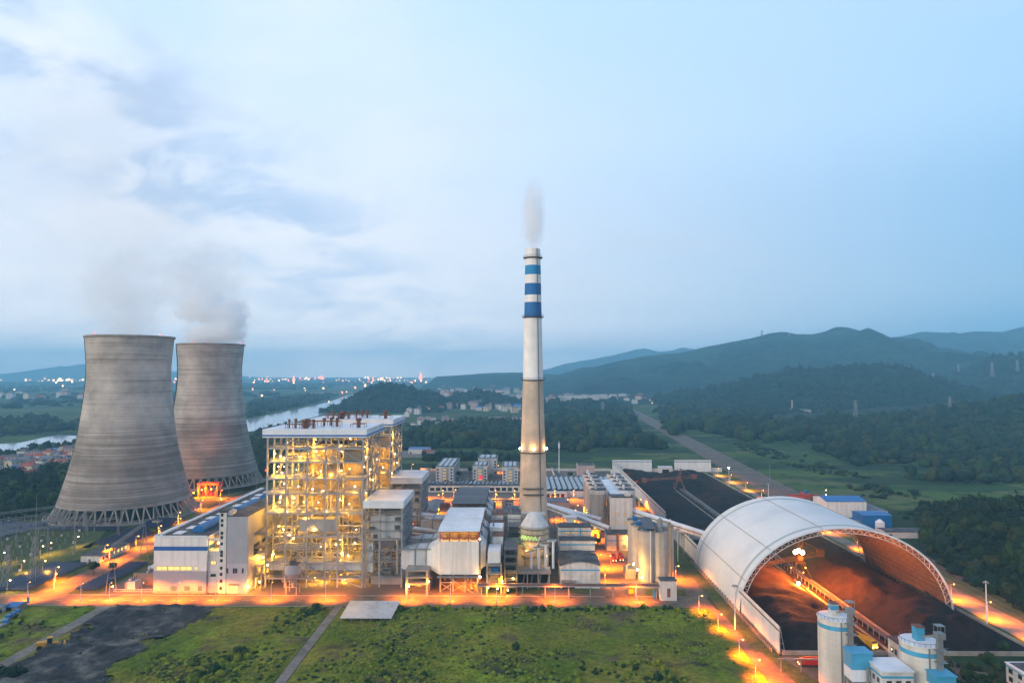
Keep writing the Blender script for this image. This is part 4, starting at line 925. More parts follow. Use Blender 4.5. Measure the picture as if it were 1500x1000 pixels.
# annex frame between bunker block and boiler house
t = thing('annex_frame', 'low concrete frame and ducts lit yellow between grey block and boiler house', 'steel annex', (-147,384,0))
for x in (-147,-143.3):
    for y in (384,396,408): MB().box(x-.4,x+.4,y-.4,y+.4,0,12).build('column', M['conc'], t)
for z in (6,12,22,30): MB().box(-147.4,-142.9,383.5,409,z,z+.5).build('deck', M['conc'], t)
MB().cyl((-147.5,390,18),(-142.5,388,19),1.1,12).build('duct', M['duct'], t)
for q in ((-145,386,3),(-145,398,9),(-145.5,392,15)): MB().sph(q, .45, 7).build('work_light', M['bulbY'], t); light(t, (q[0],q[1]-1,q[2]), 3000, YEL)
# ------------------------------------------------------------------ precipitators
def precipitator(roofm, wallm, litm):
    X0, X1, Y0 = -43.5, -22.0, 378.0
    t = thing('precipitator', 'x', 'precipitator', (X0, Y0, 0), 'precipitators in line')
    for x in (-43,-36,-29.5,-22.6):
        for y in (379,400,421,438): MB().box(x-.4,x+.4,y-.4,y+.4,0,9.4).build('leg', M['conc'], t)
    b = MB()
    for a_, c_ in ((-43,-36),(-36,-29.5),(-29.5,-22.6)): b.beam((a_,378.8,0.5),(c_,378.8,5),.25); b.beam((a_,378.8,5),(c_,378.8,.5),.25); b.beam((a_,378.8,5.2),(c_,378.8,5.2),.35)
    b.build('brace', M['conc'], t)
    MB().beam((-38,374.5,9.2),(-25,374.5,1.0),1.0,.25).beam((-38,374,10.3),(-25,374,2.1),.12).build('stair', M['galv'], t)
    MB().box(-44.5,-21,375.5,378.6,8.6,8.9).build('walkway', M['galv'], t)
    b = MB()
    for i in range(4):
        for j in range(6):
            x = -43+i*5.2+.2; y = 380+j*10; b.hexa([(x+1.8,y+3.5,5.4),(x+2.8,y+3.5,5.4),(x+2.8,y+4.5,5.4),(x+1.8,y+4.5,5.4)],[(x,y,9.6),(x+4.7,y,9.6),(x+4.7,y+9,9.6),(x,y+9,9.6)])
    b.build('ash_hopper', M['darksteel'], t)
    MB().box(X0,X1,Y0,441,9.7,27.6).build('casing', wallm, t)
    b = MB()     # sloping inlet flank on the right side
    for (y0,y1) in ((381,398),(402,419),(423,439)):
        b.hexa([(-21.98,y0,11),(-18.4,y0+3,13),(-18.4,y1-3,13),(-21.98,y1,11)],[(-21.98,y0,27),(-18.4,y0+3,24),(-18.4,y1-3,24),(-21.98,y1,27)])
    b.build('flank_hood', wallm, t)
    b = MB()
    for y in (380,400,420.5,440.5): b.box(-21.97,-21.0,y-.6,y+.6,9.7,28.2)
    for z in (14,19,24): b.box(-21.96,-21.5,378.2,440.8,z,z+.4)
    b.build('stiffener', M['galv'], t)
    b = MB()
    for y in (378.3,389,399.5,410,420,430,440.4):
        for x in (-43.2,-38,-32.8,-27.6,-22.3):
            if y in (378.3, 440.4) or x in (-43.2,-22.3): b.box(x-.28,x+.28,y-.28,y+.28,27.62,33)
    for z in (29.2,32.6): b.box(-43.5,-22,378.1,378.4,z,z+.3); b.box(-22.3,-22,378.1,440.7,z,z+.3); b.box(-43.5,-43.2,378.1,440.7,z,z+.3)
    b.build('penthouse_frame', M['redsteel'] if litm else M['rust'], t)
    for i in range(4):
        for j in range(5):
            x = -42+i*5.2; y = 381+j*12; MB().box(x,x+2.4,y,y+2.6,27.62,29.6).cyl((x+1.2,y+1.3,29.6),(x+1.2,y+1.3,30.8),.35,8).build('transformer', M['beige'], t)
    MB().box(-43.4,-22.1,383.5,384,27.62,32.9).build('partition', M['beige'], t)
    b = MB(); b.gable(X0,X1,377.2,408.2,33.2,1.0,.7,.35,'x'); b.gable(X0+.02,X1-.02,410.4,441.5,33.2,1.0,.7,.35,'x'); b.build('roof', roofm, t)
    if litm:
        for x in (-41,-35.5,-30,-25): light(t, (x,380.4,31.8), 420, YEL, .3)
        MB().sph((-21.3,377.2,8.6), .6, 8).build('lamp_globe', M['bulbW'], t); light(t, (-21,376.5,8.6), 4200, YEL)
        MB().sph((-21.4,377.6,29), .4, 8).build('lamp_globe', M['bulbY'], t)
    return t
precipitator(M['whiteroof'], M['white'], True)['label'] = 'front white precipitator box on legs with ridged white roofs over a red open storey'
q = precipitator(M['slate'], M['duct'], False); q['label'] = 'rear precipitator with dark grey ridged roofs behind the white-roofed one'; q.location = (-44.0, 456, 0)
MB().box(-43,-23,.05,.25,28.5,31.5)
# inlet ducts left of the precipitators
def inlet(dy, lb):
    t = thing('flue_duct', lb, 'duct', (-66,382+dy,0), 'flue ducts feeding the precipitators'); 
    y0, y1 = 383+dy, 397+dy
    MB().hexa([(-65.5,y0+2,11),(-58,y0,9),(-58,y1,9),(-65.5,y1-2,11)],[(-65.5,y0+2,20.5),(-58,y0,22),(-58,y1,22),(-65.5,y1-2,20.5)]).build('elbow', M['duct'], t)
    MB().box(-57.9,-51.5,y0,y1,12.5,22).build('duct_run', M['duct'], t)
    MB().hexa([(-51.4,y0,12.5),(-43.6,y0-3,9),(-43.6,y1,9),(-51.4,y1,12.5)],[(-51.4,y0,22),(-43.6,y0-3,26),(-43.6,y1,26),(-51.4,y1,22)]).build('diffuser', M['white'], t)
    MB().box(-57.8,-57.2,y0-.3,y1+.3,12.2,22.4).box(-51.7,-51.2,y0-.3,y1+.3,12.2,22.4).build('flange', M['galv'], t)
    b = MB()
    for x in (-66,-57,-50): b.beam((x,y0-.8,22.6),(x+6,y0-.8,22.6),.15); b.beam((x,y0-.8,23.2),(x+6,y0-.8,23.2),.12)
    for i in range(9): b.beam((-66+i*2.7,y0-.8,21.6),(-66+i*2.7,y0-.8,23.2),.12)
    b.box(-67,-44,y0-1.2,y0-.01,22.2,22.4); b.build('walkway', M['galv'], t)
inlet(0, 'big pale duct running right from the front reactor frame to the white precipitator')
inlet(22, 'second pale duct behind the front one, left of the white precipitator'); inlet(76, 'pale duct between the rear reactor frame and the grey-roofed precipitator')
for (dy, lb) in ((0,'concrete fan frame with yellow light under the front pale duct'),(78,'concrete fan frame under the rear pale duct')):
    t = thing('fan_support_structure', lb, 'concrete frame', (-61,374+dy,0), 'fan frames'); 
    for x in (-60.6,-49.6):
        for y in (374,382,392): MB().box(x-.6,x+.6,y+dy-.6,y+dy+.6,0,13).build('column', M['conc'], t)
    for z in (5.6,9,12.6): MB().box(-61.4,-48.8,373.2+dy,393+dy,z,z+.7).build('deck', M['conc'], t)
    MB().box(-59,-51,378+dy,390+dy,0,3.4).build('fan_casing', M['darksteel'], t); MB().cyl((-58,384+dy,7.8),(-52,384+dy,7.8),1.3,12).build('fan', M['duct'], t)
    for qx, qz in ((-59.5,4.9),(-48.6,7.4)): MB().sph((qx,373+dy,qz), .45, 8).build('work_light', M['bulbY'], t); light(t, (qx,372.5+dy,qz), 2600, YEL)
    light(t, (-55,380+dy,5), 2600, YEL)

# rough steelwork between the precipitator and the absorber
def plantframe(name, lb, x0, x1, y0, y1, zs, boxes=(), lights=(), bay=5, matn='conc', grp=None):
    t = thing(name, lb, 'steel structure', (x0,y0,0), grp); top = zs[-1]; nx = max(1, round((x1-x0)/bay)); ny = max(1, round((y1-y0)/(bay*1.6)))
    for i in range(nx+1):
        for j in range(ny+1): x = x0+(x1-x0)*i/nx; y = y0+(y1-y0)*j/ny; MB().box(x-.3,x+.3,y-.3,y+.3,0,top).build('column', M[matn], t)
    for z in zs: MB().box(x0-.5,x1+.5,y0-.5,y1+.5,z,z+.35).build('deck', M[matn], t)
    b = MB()
    for z in zs:
        for h in (.9,1.4): b.beam((x0-.5,y0-.5,z+h),(x1+.5,y0-.5,z+h),.09)
        for i in range(int((x1-x0)/1.8)+1): b.beam((x0+i*1.8,y0-.5,z+.35),(x0+i*1.8,y0-.5,z+1.4),.08)
    b.build('railing', M['galv'], t)
    for (a0,a1,b0,b1,c0,c1,mm) in boxes: MB().box(a0,a1,b0,b1,c0,c1).build('equipment', M[mm], t)
    for q in lights: MB().sph(q, .42, 7).build('work_light', M['bulbY'], t); light(t, (q[0],q[1]-.8,q[2]), 1800, YEL)
    return t
plantframe('fan_house', 'white boxed fan house on concrete legs right of the white precipitator', -17.3, -9.6, 372.5, 392, [5.5,11.5,16], [(-16.9,-10,374,391,17,23,'white'),(-16,-11,376,390,6,10,'beige'),(-15,-11,375,388,12,14.8,'blue')], [(-16.6,371.8,4.6),(-11.4,371.8,4.2),(-9,371.5,8)], 7)
MB_ = thing('plant_shed', 'low rust-roofed shed on top of the white boxed fan house', 'shed', (-15,392,0)); MB().box(-15,-9,392.5,402,0,27).build('wall', M['dirtywhite'], MB_); MB().box(-15.3,-8.7,392.2,402.3,27,27.4).build('roof', M['rust'], MB_)
plantframe('pipe_scaffold', 'narrow dark steel frame left of the absorber tower', -7.6, -1.2, 374, 400, [4,8,12,16,20,24], [(-7,-2,378,398,4.4,7.5,'darksteel'),(-6.5,-2,380,395,8.4,11.5,'beige'),(-7,-2,381,398,12.5,15.5,'darksteel'),(-6.5,-2,384,398,16.5,23.5,'darksteel')], [(-6,373,3),(-3,373,9.2)], 6, 'darksteel')
for (x0,x1,y0,y1,h,wm,rm,lb) in [(-17,-9.5,405,416,29,'white','whiteroof','white box with a pale roof in the stepped row behind the fan house'),(-17.5,-9,420,432,27,'duct','rust','grey box with a rusty roof in the stepped row behind the fan house'),(-17,-10,436,450,30,'dirtywhite','rust','white box with a brown roof, third of the stepped row'),(-17,-8,455,468,27,'duct','slate','grey box with a slate roof, last of the stepped row'),
     (-6,6,420,432,26,'darksteel','slate','dark steel building left of the chimney base'),(-7,1,438,452,30,'dirtywhite','dark','tall pale block left of the chimney'),(-5,4,500,512,19,'plaster','dark','small plaster block behind the chimney'),(-8,-1,404,416,20,'darksteel','darksteel','dark filter box left of the absorber tower')]:
    t = thing('duct_house', lb, 'equipment house', (x0,y0,0)); MB().box(x0,x1,y0,y1,8,h).build('wall', M[wm], t); MB().box(x0-.3,x1+.3,y0-.3,y1+.3,h,h+.4).build('roof', M[rm], t)
    for x in (x0+.5,x1-.5):
        for y in (y0+.5,y1-.5): MB().box(x-.4,x+.4,y-.4,y+.4,0,8).build('leg', M['conc'], t)
    b = MB()
    for hh in (h-3,h-6): b.box(x0-.5,x1+.5,y0-.6,y0-.1,hh,hh+.15); b.beam((x0-.5,y0-.6,hh+1.1),(x1+.5,y0-.6,hh+1.1),.1)
    b.build('walkway', M['galv'], t); MB().cyl((x0+2,y0+2,h),(x0+2,y0+2,h+2.4),.5,8).build('roof_vent', M['galv'], t)

# ------------------------------------------------------------------ absorber tower
ax, ay = XP(783,405), 405
t = thing('absorber_tower', 'beige round absorber tower with a pale conical cap in front of the chimney', 'absorber', (ax,ay,0))
MB().lathe([(8.2,6),(8.2,30)], 40, (ax,ay), cap=True).build('shell', M['tank'], t, True)
MB().lathe([(8.3,30),(8.1,31),(4.0,37.2),(3.6,37.6),(0.2,38.4)], 20, (ax,ay)).build('cap', M['duct'], t)
for z in (14,18.5,23,26.5,29.6):
    b = MB(); b.lathe([(8.2,z-.2),(9.5,z),(9.5,z+.15),(8.2,z+.15)], 36, (ax,ay))
    for i in range(28): a = i*.2244; b.beam((ax+9.4*math.cos(a),ay+9.4*math.sin(a),z),(ax+9.4*math.cos(a),ay+9.4*math.sin(a),z+1.2),.1)
    b.lathe([(9.35,z+1.15),(9.45,z+1.25),(9.35,z+1.3)], 36, (ax,ay)); b.build('walkway', M['beige'], t)
for i in range(16): a = R(215+i*4); z = 24.4+(i % 3)*.7; MB().sph((ax+9.5*math.cos(a), ay+9.5*math.sin(a), z), .22, 6).build('green_light', M['bulbG'], t)
light(t, (ax-9,ay-7,25), 260, (.5,1,.1)); light(t, (ax-5,ay-13,20), 1500, YEL); light(t, (ax+9,ay-10,15), 1200, YEL);  # the yellow ones are added to brighten the tower, without fixtures
b = MB(); b.path([(ax+6,ay-6,16),(ax+6,ay-8,16),(ax+6,ay-8,12)], .8, 8); b.beam((ax-1,ay-8.6,16),(ax+3,ay-8.6,26),.9); b.build('outlet_pipe', M['duct'], t)
t = thing('slurry_tank', 'wide beige drum tank left of the absorber tower', 'tank', (-1,404,0))
MB().lathe([(9.5,1),(9.5,19.2)], 40, (-.5,409), cap=True).build('shell', M['tank'], t, True); MB().lathe([(9.5,19.2),(9.9,19.3),(9.9,20.4),(9.8,20.4)], 36, (-.5,409)).build('railing', M['galv'], t)
t = thing('pump_shelter', 'concrete pump shelter with four open bays below the absorber tower', 'pump shelter', (ax-10.5,390,0))
for x in (-.4,5.5,11.6,17.6):
    for y in (385,393.5): MB().box(ax-10.3+x,ax-9.7+x,y-.3,y+.3,0,9).build('column', M['conc'], t)
MB().box(ax-11,ax+8.5,384.4,395,9,9.5).box(ax-11,ax+8.5,384.2,384.6,8.2,9.8).build('roof', M['conc'], t); MB().box(ax-10.5,ax+8,394.2,394.6,0,9).build('back_wall', M['black'], t)
for i in range(4): MB().cyl((ax-7+i*4.6,386,1.2),(ax-7+i*4.6,389,1.2),1.0,10).path([(ax-7+i*4.6,388,1.6),(ax-6+i*4.6,391,6.5)], .45, 8).build('pump', M['galv'], t)
for i in range(4):
    x = ax-2.3+i*4.15; t = thing('riser_pipe', ['leftmost','second from left','third from left','rightmost'][i]+' of four tall white pipes before the absorber tower', 'pipe', (x,392,9.5), 'white riser pipes')
    zt = [18.5,20.5,22.5,24.5][i]; MB().cyl((x,391,9.5),(x,391,zt),.75,12).build('pipe', M['whiteroof'], t, False); MB().box(x-3.2,x+1.6,390.2,391.8,zt,zt+.8).build('elbow', M['whiteroof'], t); MB().box(x-2.6,x+2,389.6,392.4,zt+.81,zt+1).build('platform', M['galv'], t)

# ------------------------------------------------------------------ white sheds right of the absorber
t = thing('barrel_shed', 'white shed with black curved roof, nearest the front road', 'shed', (23,386,0))
x0, x1, y0, y1 = 23.2, 45.2, 386, 409
MB().box(x0,x1,y0,y1,0,12.6).build('wall', M['dirtywhite'], t); MB().box(x0+.03,x1-.03,y0-.06,y0,9.6,10.4).build('stripe', M['lblue'], t)
b = MB(); n = 10; pr = [(x0-.6+(x1-x0+1.2)*i/n, 12.4+2.4*math.sin(math.pi*i/n)) for i in range(n+1)]
for (xa,za),(xb,zb) in zip(pr, pr[1:]): b.hexa([(xa,y0-.8,za),(xb,y0-.8,zb),(xb,y1+.5,zb),(xa,y1+.5,za)],[(xa,y0-.8,za+.25),(xb,y0-.8,zb+.25),(xb,y1+.5,zb+.25),(xa,y1+.5,za+.25)])
b.build('roof', M['dark'], t); b = MB(); b.add([(x,y0+.02,z) for x,z in pr]+[(x1,y0+.02,12),(x0,y0+.02,12)], [tuple(range(n+3))[::-1]]); b.build('gable_wall', M['dirtywhite'], t)
MB().box(24,31,385.9,386.1,0,3.4).build('door', M['black'], t); MB().box(23.6,31.5,384,386.05,3.6,4.6).build('canopy', M['conc'], t)
t = thing('gypsum_house', 'white block with blue streak and slate roof behind the black-roofed shed', 'building', (24.5,414,0))
MB().box(24.5,45.5,414.5,424,0,19.2).build('wall', M['dirtywhite'], t); MB().box(24.2,45.8,414.2,424.3,19.2,19.7).build('roof', M['dark'], t); MB().box(24.5,45.5,414.4,414.5,16.5,17.3).build('stripe', M['lblue'], t); MB().box(24.3,45.7,413,414.45,13,13.4).build('ledge', M['darksteel'], t)
windows(t, [(27+i*6,29+i*6,11,12.4) for i in range(3)], 414.5)
t = thing('belt_filter_house', 'two-storey pale block with lit windows, third of the stepped white buildings', 'building', (24,430,0))
MB().box(24.8,45,430,441,0,23.6).build('wall', M['plaster'], t); MB().box(24.5,45.3,429.7,441.3,23.6,24.1).build('roof', M['dark'], t); MB().box(38,38.5,429.9,430,0,23.6).box(24.8,45,429.9,430,20.9,21.6).build('stripe', M['lblue'], t)
windows(t, [(29,31.5,20,21.4),(33,36.5,20,21.4),(39.5,42,20,21.4)], 430, 'litdim'); MB().sph((30,429.5,17.5), .35, 6).build('wall_light', M['bulbO'], t)
t = thing('thickener_tank', 'grey round-topped thickener tank behind the pale block', 'tank', (34,455,0))
MB().lathe([(7.2,0),(7.2,19)], 32, (33.5,455), cap=True).lathe([(7.5,19),(7.5,20),(7.3,20)], 32, (33.5,455)).build('shell', M['conc'], t, True)
MB().box(27,40,454,456,20,20.4).box(31,36,452,458,20.4,25).box(29,38,451,459,25,25.4).build('bridge', M['duct'], t)

# ------------------------------------------------------------------ coal transfer tower with bunkers
t = thing('transfer_tower', 'tall pale coal transfer tower with orange-lit windows by the yard street', 'tower', (64.4,480,0))
MB().box(64.4,79,480,490,0,33).build('wall', M['plaster'], t); MB().box(64.1,79.3,479.7,490.3,33,33.7).build('roof', M['dark'], t)
MB().box(66.6,77.2,490.3,561,24,32).build('gallery', M['dirtywhite'], t); MB().gable(66.6,77.2,490.4,561,32,.8,.4,.3).build('gallery_roof', M['whiteroof'], t)
MB().box(74,78,481.5,485,33.7,35.5).build('roof_hut', M['plaster'], t); windows(t, [(67.4+i*5.6,68.8+i*5.6,z,z+1.6) for i in range(2) for z in (20.5,15)], 480, 'litdim'); windows(t, [(73.5,75.5,8.6,10.6),(68,69.5,8.6,10.6)], 480, 'litdim')
b = MB()
for y in range(500, 560, 12): 
    for x in (67,76.8): b.box(x-.4,x+.4,y-.4,y+.4,0,24)
b.build('gallery_leg', M['conc'], t)
k_ = 0
for i in range(2):
    for j in range(5):
        x = 58.6+i*13.5+j*.4; y = 508+j*19; t = thing('bunker_silo', f"{['left','right'][i]}-row concrete bunker silo, {['first','second','third','fourth','fifth'][j]} from the transfer tower", 'silo', (x,y,0), 'dark-topped bunker silos')
        if i == 1: x += 7
        MB().cyl((x,y,0),(x,y,31),5.6,24).build('shell', M['silo'], t); MB().cyl((x,y,31),(x,y,34),6.3,24).build('head', M['plaster'], t); MB().cyl((x,y,34.02),(x,y,34.15),6.1,24).build('roof', M['dark'], t)
        MB().cyl((x-2,y,34.1),(x-2,y,37.5),.9,10).build('vent', M['whiteroof'], t)
t = thing('crusher_annex', 'low pink plaster annex with a dark roof before the transfer tower', 'building', (59,466,0))
MB().box(59.5,83,466,479.5,0,10.6).build('wall', M['plaster'], t); MB().box(59.2,83.3,465.7,479.4,10.6,11.3).build('parapet', M['dark'], t); MB().cyl((66.5,465.3,0),(66.5,465.3,12),.8,10).build('chimney_pipe', M['rust'], t)
windows(t, [(61.5,63.5,2,3.8),(70,72,2,3.8),(74,76,2,3.8)], 466, 'litdim'); MB().box(59.4,83.1,465.9,466,6.6,7.2).build('stripe', M['lblue'], t)
MB().sph((75,465,7.2), .5, 8).build('wall_light', M['bulbY'], t); light(t, (75,464,7), 5000, YEL)
t = thing('gatehouse', 'tiny white hut with a dark roof between silos and tall trees', 'hut', (52,500,0)); MB().box(52,58,500,508,0,6.4).build('wall', M['plaster'], t); MB().box(51.7,58.3,499.7,508.3,6.4,6.8).build('roof', M['dark'], t); MB().box(54,56.5,499.9,500.1,0,4).build('door', M['black'], t)

# conveyors
def conveyor(lb, p, q, w_=4.2, h=3.2, legs=4, roof='whiteroof', wall='dirtywhite'):
    p, q = Vector(p), Vector(q); t = thing('conveyor_gallery', lb, 'conveyor', (p.x,p.y,0), 'covered conveyor galleries'); d = (q-p).normalized(); s = Vector((d.y,-d.x,0)).normalized()*(w_/2); u = Vector((0,0,1))
    MB().hexa([p-s,p+s,q+s,q-s],[p-s+u*h,p+s+u*h,q+s+u*h,q-s+u*h]).build('gallery', M[wall], t)
    s2 = s*1.12; MB().hexa([p-s2+u*(h+.02),p+s2+u*(h+.02),q+s2+u*(h+.02),q-s2+u*(h+.02)],[p+u*(h+1)-s*.1,p+u*(h+1)+s*.1,q+u*(h+1)+s*.1,q+u*(h+1)-s*.1]).build('roof', M[roof], t)
    n = int((q-p).length/3); b = MB()
    b.beam(p-s*1.01+u*1.9, q-s*1.01+u*1.9, .08, .5); b.beam(p+s*1.01+u*1.9, q+s*1.01+u*1.9, .08, .5)
    b.build('window_band', M['glass'], t)
    for i in range(legs):
        a = p+(q-p)*((i+.6)/legs)
        if a.z > 2.5:
            for sg in (-1,1): MB().beam(a+s*sg, (a+s*sg*1.5)*1.0-u*a.z, .5).build('leg', M['galv'], t)
    return t
conveyor('upper covered conveyor sloping down from the transfer tower to the coal yard', (79.5,486,20.5), (128,447,11), 4.5)
conveyor('lower covered conveyor beside the upper one, over the silo cluster', (79.5,494,17), (126,458,9), 4.2)
conveyor('covered conveyor rising from behind the chimney to the transfer tower', (18,520,19), (64,486,8), 4.5)
conveyor('second covered conveyor left of the transfer tower, behind the thickener tank', (14,534,17), (60,500,11), 4.2)
conveyor('pale duct-like ramp lit orange behind the ducts, left of the rear precipitator', (-84,470,22), (-50,478,16), 6, 4, 2)
conveyor('pale ramp behind the reactor frames below the rear one', (-80,452,16), (-50,462,10), 6, 3.5, 2)
t = thing('conveyor_house', 'white transfer house at the end of the conveyor in the coal yard', 'building', (124,444,0)); MB().box(124,133,444,455,0,14).build('wall', M['plaster'], t); MB().box(123.7,133.3,443.7,455.3,14,14.5).build('roof', M['whiteroof'], t); windows(t, [(126,128,9,11),(129.5,131.5,9,11)], 444)
t = thing('yard_workshop', 'long low pale workshop with pillars behind the conveyor end', 'building', (113,470,0)); MB().box(114,152,478,486,0,7).build('wall', M['plaster'], t); MB().box(113.7,152.3,477.7,486.3,7,7.5).build('roof', M['whiteroof'], t); windows(t, [(116+i*4.4,118.6+i*4.4,1,4.5) for i in range(8)], 478, 'glass')
t = thing('yard_hut', 'small white hut in the middle of the coal yard above the dome', 'hut', (166,470,0)); MB().box(160,172,500,506,0,9).build('wall', M['plaster'], t); MB().box(159.7,172.3,499.7,506.3,9,9.4).build('roof', M['whiteroof'], t)
# pipe rack
t = thing('pipe_rack', 'long elevated grey pipe rack crossing before the absorber tower and sheds', 'pipe rack', (-22,368,0))
for x in [-20,-9.6,2,14,26.5,38,50,62,73]: MB().box(x-.25,x+.25,368.4,368.9,0,6.2).box(x-.25,x+.25,370.4,370.9,0,6.2).build('post', M['galv'], t)
MB().box(-22,82,368.2,371.1,6.2,6.7).build('deck', M['steel'], t)
for i, y in enumerate((368.6,369.3,370,370.7)): MB().cyl((-22,y,7.1),(82,y,7.1),.26,8).build('pipe', M['pipe' if i % 2 else 'rust'], t)
b = MB()
for h in (7.6,8.4): b.beam((-22,368.3,h),(82,368.3,h),.1)
for i in range(53): b.beam((-22+i*2,368.3,6.7),(-22+i*2,368.3,8.4),.09)
b.build('railing', M['rust'], t)

# ash silo cluster
for i, (px, Y, tp, lb) in enumerate([(945.5,402,28.3,'front left'),(966,402,27.6,'front right'),(935,411,29.2,'middle left'),(955.5,411,29,'middle'),(974,412,28.4,'far right'),(930,421,30,'rear left')]):
    x = XP(px, Y); t = thing('ash_silo', f'{lb} concrete silo of the tight six-silo cluster by the yard street', 'silo', (x,Y,0), 'clustered concrete ash silos')
    MB().cyl((x,Y,0),(x,Y,tp),4.75,28).build('shell', M['silo'], t, False)
    b = MB(); b.lathe([(4.75,tp),(5.0,tp),(5.0,tp+.5),(4.6,tp+.5)], 28, (x,Y)); b.build('rim', M['conc'], t)
    b = MB(); b.lathe([(4.7,tp+1.3),(4.8,tp+1.4),(4.7,tp+1.45)], 20, (x,Y))
    for k_ in range(14): a = k_*.45; b.beam((x+4.75*math.cos(a),Y+4.75*math.sin(a),tp+.4),(x+4.75*math.cos(a),Y+4.75*math.sin(a),tp+1.4),.09)
    b.build('railing', M['darksteel'], t)
    MB().box(x-1.5,x+1.2,Y-1,Y+1.5,tp+.01,tp+2.2).build('filter_box', M[['blue','galv','blue','galv','duct','blue'][i]], t)
bx = XP(957,402)
t = thing('silo_canopy', 'slanted grey canopy on top of the silo cluster', 'canopy', (bx,402,30)); MB().hexa([(bx-6,398,30.4),(bx+.5,398,29.9),(bx+.5,414,33),(bx-6,414,33.4)],[(bx-6,398,30.7),(bx+.5,398,30.2),(bx+.5,414,33.3),(bx-6,414,33.7)]).build('roof', M['slate'], t)
for dx in (-5.5,0):
    for y in (398.6,413): MB().box(bx+dx-.2,bx+dx+.2,y-.2,y+.2,28.5,30.2+(y-398)*.18).build('post', M['galv'], t)
t = thing('dust_cyclone', 'bare metal cyclone and bent pipe on the silo cluster', 'cyclone', (bx+5,404,29)); MB().cyl((bx+4,404,30),(bx+4,404,34),1.6,12).cyl((bx+4,404,34),(bx+4,404,35.3),1.6,12,.3).cyl((bx+4,404,30),(bx+4,404,28),1.6,12,.4).build('cyclone', M['galv'], t)
MB().path([(bx+5,403,33.5),(bx+8.6,398,33.5),(bx+8.6,397,32),(bx+8.6,397,2)], .55, 9).build('pipe', M['beige'], t)
t = thing('silo_ladder', 'thin white ladder pipe down the front of the silo cluster', 'ladder', (bx-3,396.8,0)); MB().beam((bx-3,396.9,0),(bx-3,396.9,29),.5,.3).build('rail', M['whiteroof'], t)
for q in [(XP(925,402),397,10.5),(XP(930,402),396,7.5),(XP(936,402),394,3.8)]:
    t = thing('wall_lamp', ['top','middle','bottom'][int((10.6-q[2])/3)]+' of three bright lamps at the left foot of the silo cluster', 'lamp', q, 'silo foot lamps'); MB().sph(q, .5, 8).build('globe', M['bulbW'], t); MB().beam((q[0],q[1],q[2]-.4),(q[0]+1.5,q[1]+2,q[2]-.6),.15).build('bracket', M['darksteel'], t); light(t, (q[0]-.5,q[1]-.8,q[2]), 3200, YEL)
p = G(928,846); t = thing('blower_house', 'small grey blower house with pipes at the foot of the silo cluster', 'equipment', (p.x-4,p.y-3,0)); MB().box(p.x-5,p.x+1,p.y-2,p.y+6,0,5.5).build('wall', M['conc'], t); MB().path([(p.x-4.5,p.y-2.5,5),(p.x-4.5,p.y-2.5,8),(p.x,p.y,9)], .5, 8).build('pipe', M['pipe'], t)
t = thing('white_kiosk', 'white cube kiosk with a black flat roof at the end of the pipe rack', 'kiosk', (74.5,365,0)); MB().box(74.6,83,365.5,371.8,0,10.3).build('wall', M['plaster'], t); MB().box(74.3,83.3,365.2,372.1,10.3,10.7).build('roof', M['dark'], t); MB().box(78,79.6,365.3,365.5,2,6.5).build('ladder', M['rust'], t)
t = thing('orange_bin', 'orange bin under the pipe rack left of the white kiosk', 'bin', (55,372,0)); MB().box(59,61.6,373,375.5,1.2,5).build('body', M['yellowp'], t); MB().cyl((60.3,374.2,1.2),(60.3,374.2,.05),1,8,.4).build('foot', M['darksteel'], t)
t = thing('blue_tank', 'small blue tank just left of the white kiosk', 'tank', (71,369,0)); MB().cyl((72.6,370,0),(72.6,370,4),1.3,14).build('shell', M['blue'], t); MB().cyl((72.6,370,4),(72.6,370,4.5),1.3,14,.3).build('lid', M['blue'], t)
# trucks in the orange yard
def truck(proto_label, bodym, cabm):
    t = thing('truck', proto_label, 'truck', group='trucks')
    MB().box(-1.3,1.3,-3.6,-3.4,1,3.2).box(-1.3,1.3,-3.4,3,1,1.2).box(-1.3,-1.15,-3.4,3,1.2,3.2).box(1.15,1.3,-3.4,3,1.2,3.2).box(-1.14,1.14,-3.39,2.99,1.3,2.6).build('cargo_body', M[bodym], t)
    MB().box(-1.2,1.2,3.2,5.2,.7,2.2).hexa([(-1.2,3.2,2.21),(1.2,3.2,2.21),(1.2,5.2,2.21),(-1.2,5.2,2.21)],[(-1.05,3.3,3.1),(1.05,3.3,3.1),(1.05,4.7,3.1),(-1.05,4.7,3.1)]).build('cab', M[cabm], t)
    MB().box(-1.0,1.0,4.95,5.1,2.2,2.9).build('windscreen', M['glass'], t)
    for y in (-2.4,-1.1,4.1):
        for x in (-1.25,1.0): MB().cyl((x,y,.5),(x+.28,y,.5),.5,12).build('wheel', M['tyre'], t)
    for x in (-.9,.9): MB().sph((x,5.25,1.1), .16, 6).build('headlight', M['bulbY'], t)
    return t
tk = truck('x','redp','redsteel'); p = G(899,820); place(tk, (p.x,p.y,0), R(178), 'left of two red trucks parked in the orange-lit yard'); tk.scale = (1.05,)*3
p = G(909,819); place(tk, (p.x,p.y,0), R(180), 'right of two red trucks parked in the orange-lit yard', scale=1.05)
p = G(1190,975); place(tk, (p.x,p.y,0), R(88), 'dark red truck passing left of the left blue-banded silo', scale=1.05)
ty = truck('yellow dump truck with its lights on below the dome mouth','yellowp','yellowp'); p = G(1270,944); place(ty, (p.x-2,p.y,0), R(200), None, scale=1.3); 
for x in (-.9,.9): light(ty, (x,6.5,1.2), 260, (1,.75,.4), .2)
p = G(863,818)

